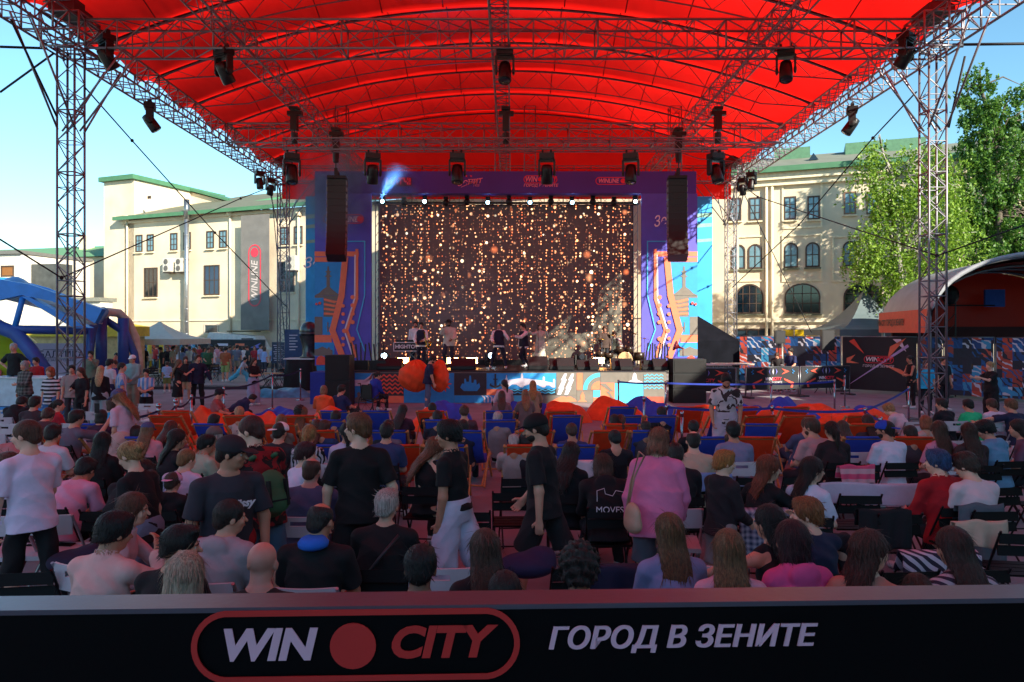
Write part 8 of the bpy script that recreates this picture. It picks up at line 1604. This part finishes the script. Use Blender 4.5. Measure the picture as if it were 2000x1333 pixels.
drape(1912, 985, .42, .55, fabric('5a6068'), 'slate grey jacket hung over the chair of the young man in pale tee', 'draped_jacket', seed=4)
drape(1912, 1012, .43, .22, fabric('b89a84'), 'beige band of the jacket hung behind the young man in the pale tee', 'draped_scarf', seed=4, d=6.42)
drape(1672, 910, .42, .22, patt('hstripe', 'e05078', 'e0a8b0', .8), 'pink and white striped towel over a black chair back', 'draped_towel', seed=5)
drape(1740, 945, 1.5, .22, fabric('b0a4b4'), 'long pale lilac cloth stretched over several black chair backs', 'draped_cloth', seed=6)
drape(1130, 900, .42, .20, fabric('c4b4bc'), 'crumpled white cloth over a chair behind the man in the black cap', 'draped_cloth', seed=7)
drape(1385, 925, .5, .2, fabric('6a86b0'), 'light denim shirt over a chair behind the blond boy', 'draped_shirt', seed=8)
drape(1725, 995, .46, .36, fabric('121217'), 'black jacket hung over a chair left of the red jersey', 'draped_jacket', seed=9)
drape(1215, 1105, .6, .4, fabric('181c38'), 'dark navy jacket over a chair above the banner, left of the slate blue top', 'draped_jacket', seed=10)
drape(850, 1110, .5, .4, fabric('15131a'), 'black jacket over a chair next to the white chair above the banner', 'draped_jacket', seed=12) if False else None
for px, d, c, lb in ((1030, 6.2, '2a2448', 'dark blue coat lying on the seats behind the striding man'), (905, 7.0, '7a5a68', 'pinkish bag on the black chairs right of the man in white trousers'), (150, 6.3, '20203a', 'dark blue bag lying on the white chair at the left')):
    s_ = Solid(); s_.ell(V(0, 0, .1), V(.24, .18, .10), k=.05).ell(V(.12, .05, .16), V(.12, .12, .08), k=.06); tag(link('bag', s_.mesh('bag', fabric(c), .012), None, None, (PX(px, d), d, .45)), lb, 'bag')
# phones and a can
def phone(p, rz, lb): b = MB(); b.box((0, 0, 0), (.075, .009, .15)); tag(b.build('phone', mat('15161a', .15), None, False, p, R(rz)), lb, 'phone')
phone((PX(1899, 20.8), 20.8, PZ(716, 20.8)), 85, 'phone held up by the woman with fair tied up hair')
phone((PX(160, 11.0), 11.4, PZ(800, 11.2)), 0, 'phone held up by the person in the patterned grey top')
o = empty('drink_can', (PX(14, 6.2), 6.2, PZ(945, 6.2)), 0, 'blue and red drink can in the hand of the man in the white tee', 'can'); M3 = Matrix.Rotation(R(60), 3, 'Y'); b = MB(); b.lathe([(.028, -.06), (.033, -.05), (.033, .05), (.028, .06)], 16, (0, 0, 0), M3); b.build('can_body', patt('camo', '1f3f9c', 'b01c30', 1.5), o, True); b = MB(); b.lathe([(.029, .0605), (.029, .064)], 16, (0, 0, 0), M3); b.build('lid', CHP, o)
# front banner on its rail
D0 = 2.40; sl_ = R(1.9)
ft = empty('front_barrier', (0, D0, 0), sl_, 'long black barrier with grey rail and large lettering across the bottom', 'barrier')
zt = PZ(1184, D0)
b = MB(); b.bb(-2.6, 2.6, -.012, .10, zt - .9, zt - .006); b.build('banner_board', mat('050507', .5, var=.2, scale=2, spec=.12), ft)
b = MB(); b.bb(-2.6, 2.6, -.018, .112, zt - .004, zt + .012); b.build('top_rail', mat('6a6670', .34, .6, var=.08, scale=3, bump=.03), ft)
for x in (-2.3, 0, 2.3): b = MB(); b.bb(x - .03, x + .03, .02, .08, 0, zt - .9); b.build('post', BSTEEL, ft)
def bx(v): return PX(v, D0)
def bz(v): return PZ(v, D0) + .0
WL2 = mat('e2b0be', .6, var=.04); RL2 = mat('cc2a24', .6, var=.04)
y = -.020
ls = -.0 * 1
def tl(px, py): # rail slopes with the small turn of the barrier
    return bx(px), bz(py)
x_, z_ = tl(528, 1251); text('WIN', (x_, y, z_), .134, WL2, ft, shear=.22, bold=.0056, sx=1.05)
x_, z_ = tl(856, 1250); text('CITY', (x_, y, z_), .134, RL2, ft, shear=.22, bold=.0056, sx=1.08)
x_, z_ = tl(694, 1252); disc(ft, x_, z_, 44 * D0 / F, y, RL2)
x_, z_ = tl(701, 1251); pill(ft, x_, z_, 628 * D0 / F, 138 * D0 / F, y, 11 * D0 / F, RL2)
x_, z_ = tl(1330, 1246); [text('ГОРОД В ЗЕНИТЕ', (x_ + k2 * .0022, y - k2 * .0006, z_), .097, WL2, ft, shear=.22, bold=.0012, sx=1.03) for k2 in (-1, 0, 1)]
for o_ in list(col.objects):
    if o_.get('label') == '': del o_['label']
# ------------------------------------------------------------------ stage smoke: drifting fog machine haze
def smoke(name, c, r, dens, colr, lb, seed=0.0):
    b = MB(); b.sph((0, 0, 0), (1, 1, 1), 20, 12); m = bpy.data.materials.new('fog'); m.use_nodes = True; n = m.node_tree.nodes; L = m.node_tree.links
    n.remove(n['Principled BSDF']); v = n.new('ShaderNodeVolumePrincipled'); v.inputs['Color'].default_value = (*colr, 1); tc = n.new('ShaderNodeTexCoord')
    nz = n.new('ShaderNodeTexNoise'); nz.inputs['Scale'].default_value = 1.6; nz.inputs['Detail'].default_value = 3; nz.inputs['Distortion'].default_value = .8; mp = n.new('ShaderNodeMapping'); mp.inputs['Location'].default_value = (seed, 0, 0); L.new(tc.outputs['Object'], mp.inputs[0]); L.new(mp.outputs[0], nz.inputs['Vector'])
    ln = n.new('ShaderNodeVectorMath'); ln.operation = 'LENGTH'; L.new(tc.outputs['Object'], ln.inputs[0])
    f = n.new('ShaderNodeMapRange'); f.inputs['From Min'].default_value = 1.0; f.inputs['From Max'].default_value = .2; L.new(ln.outputs['Value'], f.inputs[0])
    g_ = n.new('ShaderNodeMapRange'); g_.inputs['From Min'].default_value = .40; g_.inputs['From Max'].default_value = .70; L.new(nz.outputs['Fac'], g_.inputs[0])
    x = n.new('ShaderNodeMath'); x.operation = 'MULTIPLY'; L.new(f.outputs[0], x.inputs[0]); L.new(g_.outputs[0], x.inputs[1]); y_ = n.new('ShaderNodeMath'); y_.operation = 'MULTIPLY'; y_.inputs[1].default_value = dens; L.new(x.outputs[0], y_.inputs[0]); L.new(y_.outputs[0], v.inputs['Density'])
    L.new(v.outputs[0], n['Material Output'].inputs['Volume']); o = b.build(name, m, None, True, c); o.scale = r; tag(o, lb, 'smoke', None, 'stuff')
smoke('smoke', PT(655, 375, 28.2), (1.9, 1.2, 1.9), 3.0, (.78, .72, 1.0), 'bluish stage smoke drifting round the left line array')
smoke('smoke', PT(905, 585, 29.2), (3.0, 1.0, 1.9), .55, (.9, .75, .92), 'thin pale stage smoke in front of the screen behind the singer', 4.0)
smoke('smoke', PT(590, 560, 36.0), (4.2, 2.5, 4.6), .16, (.80, .85, 1.0), 'faint bluish haze left of the stage by the rear tower', 8.0)

# the one lamp whose blue beam shows in the smoke
lp_ = bpy.data.lights.new('blue_beam', 'SPOT'); lp_.energy = 900; lp_.color = (.15, .45, 1.0); lp_.spot_size = R(38); lp_.spot_blend = 1.0; lp_.shadow_soft_size = .05
lo = bpy.data.objects.new('blue_beam', lp_); col.objects.link(lo); lo.location = PT(745, 394, 30.3) + Vector((0, -.25, .05)); lo.rotation_euler = Vector((.72, -.75, .95)).to_track_quat('-Z', 'Y').to_euler()
smoke('smoke', PT(768, 372, 29.3), (1.25, 1.0, 1.1), 1.2, (.8, .85, 1.0), 'small patch of smoke lit blue at the top left of the screen', 2.0)
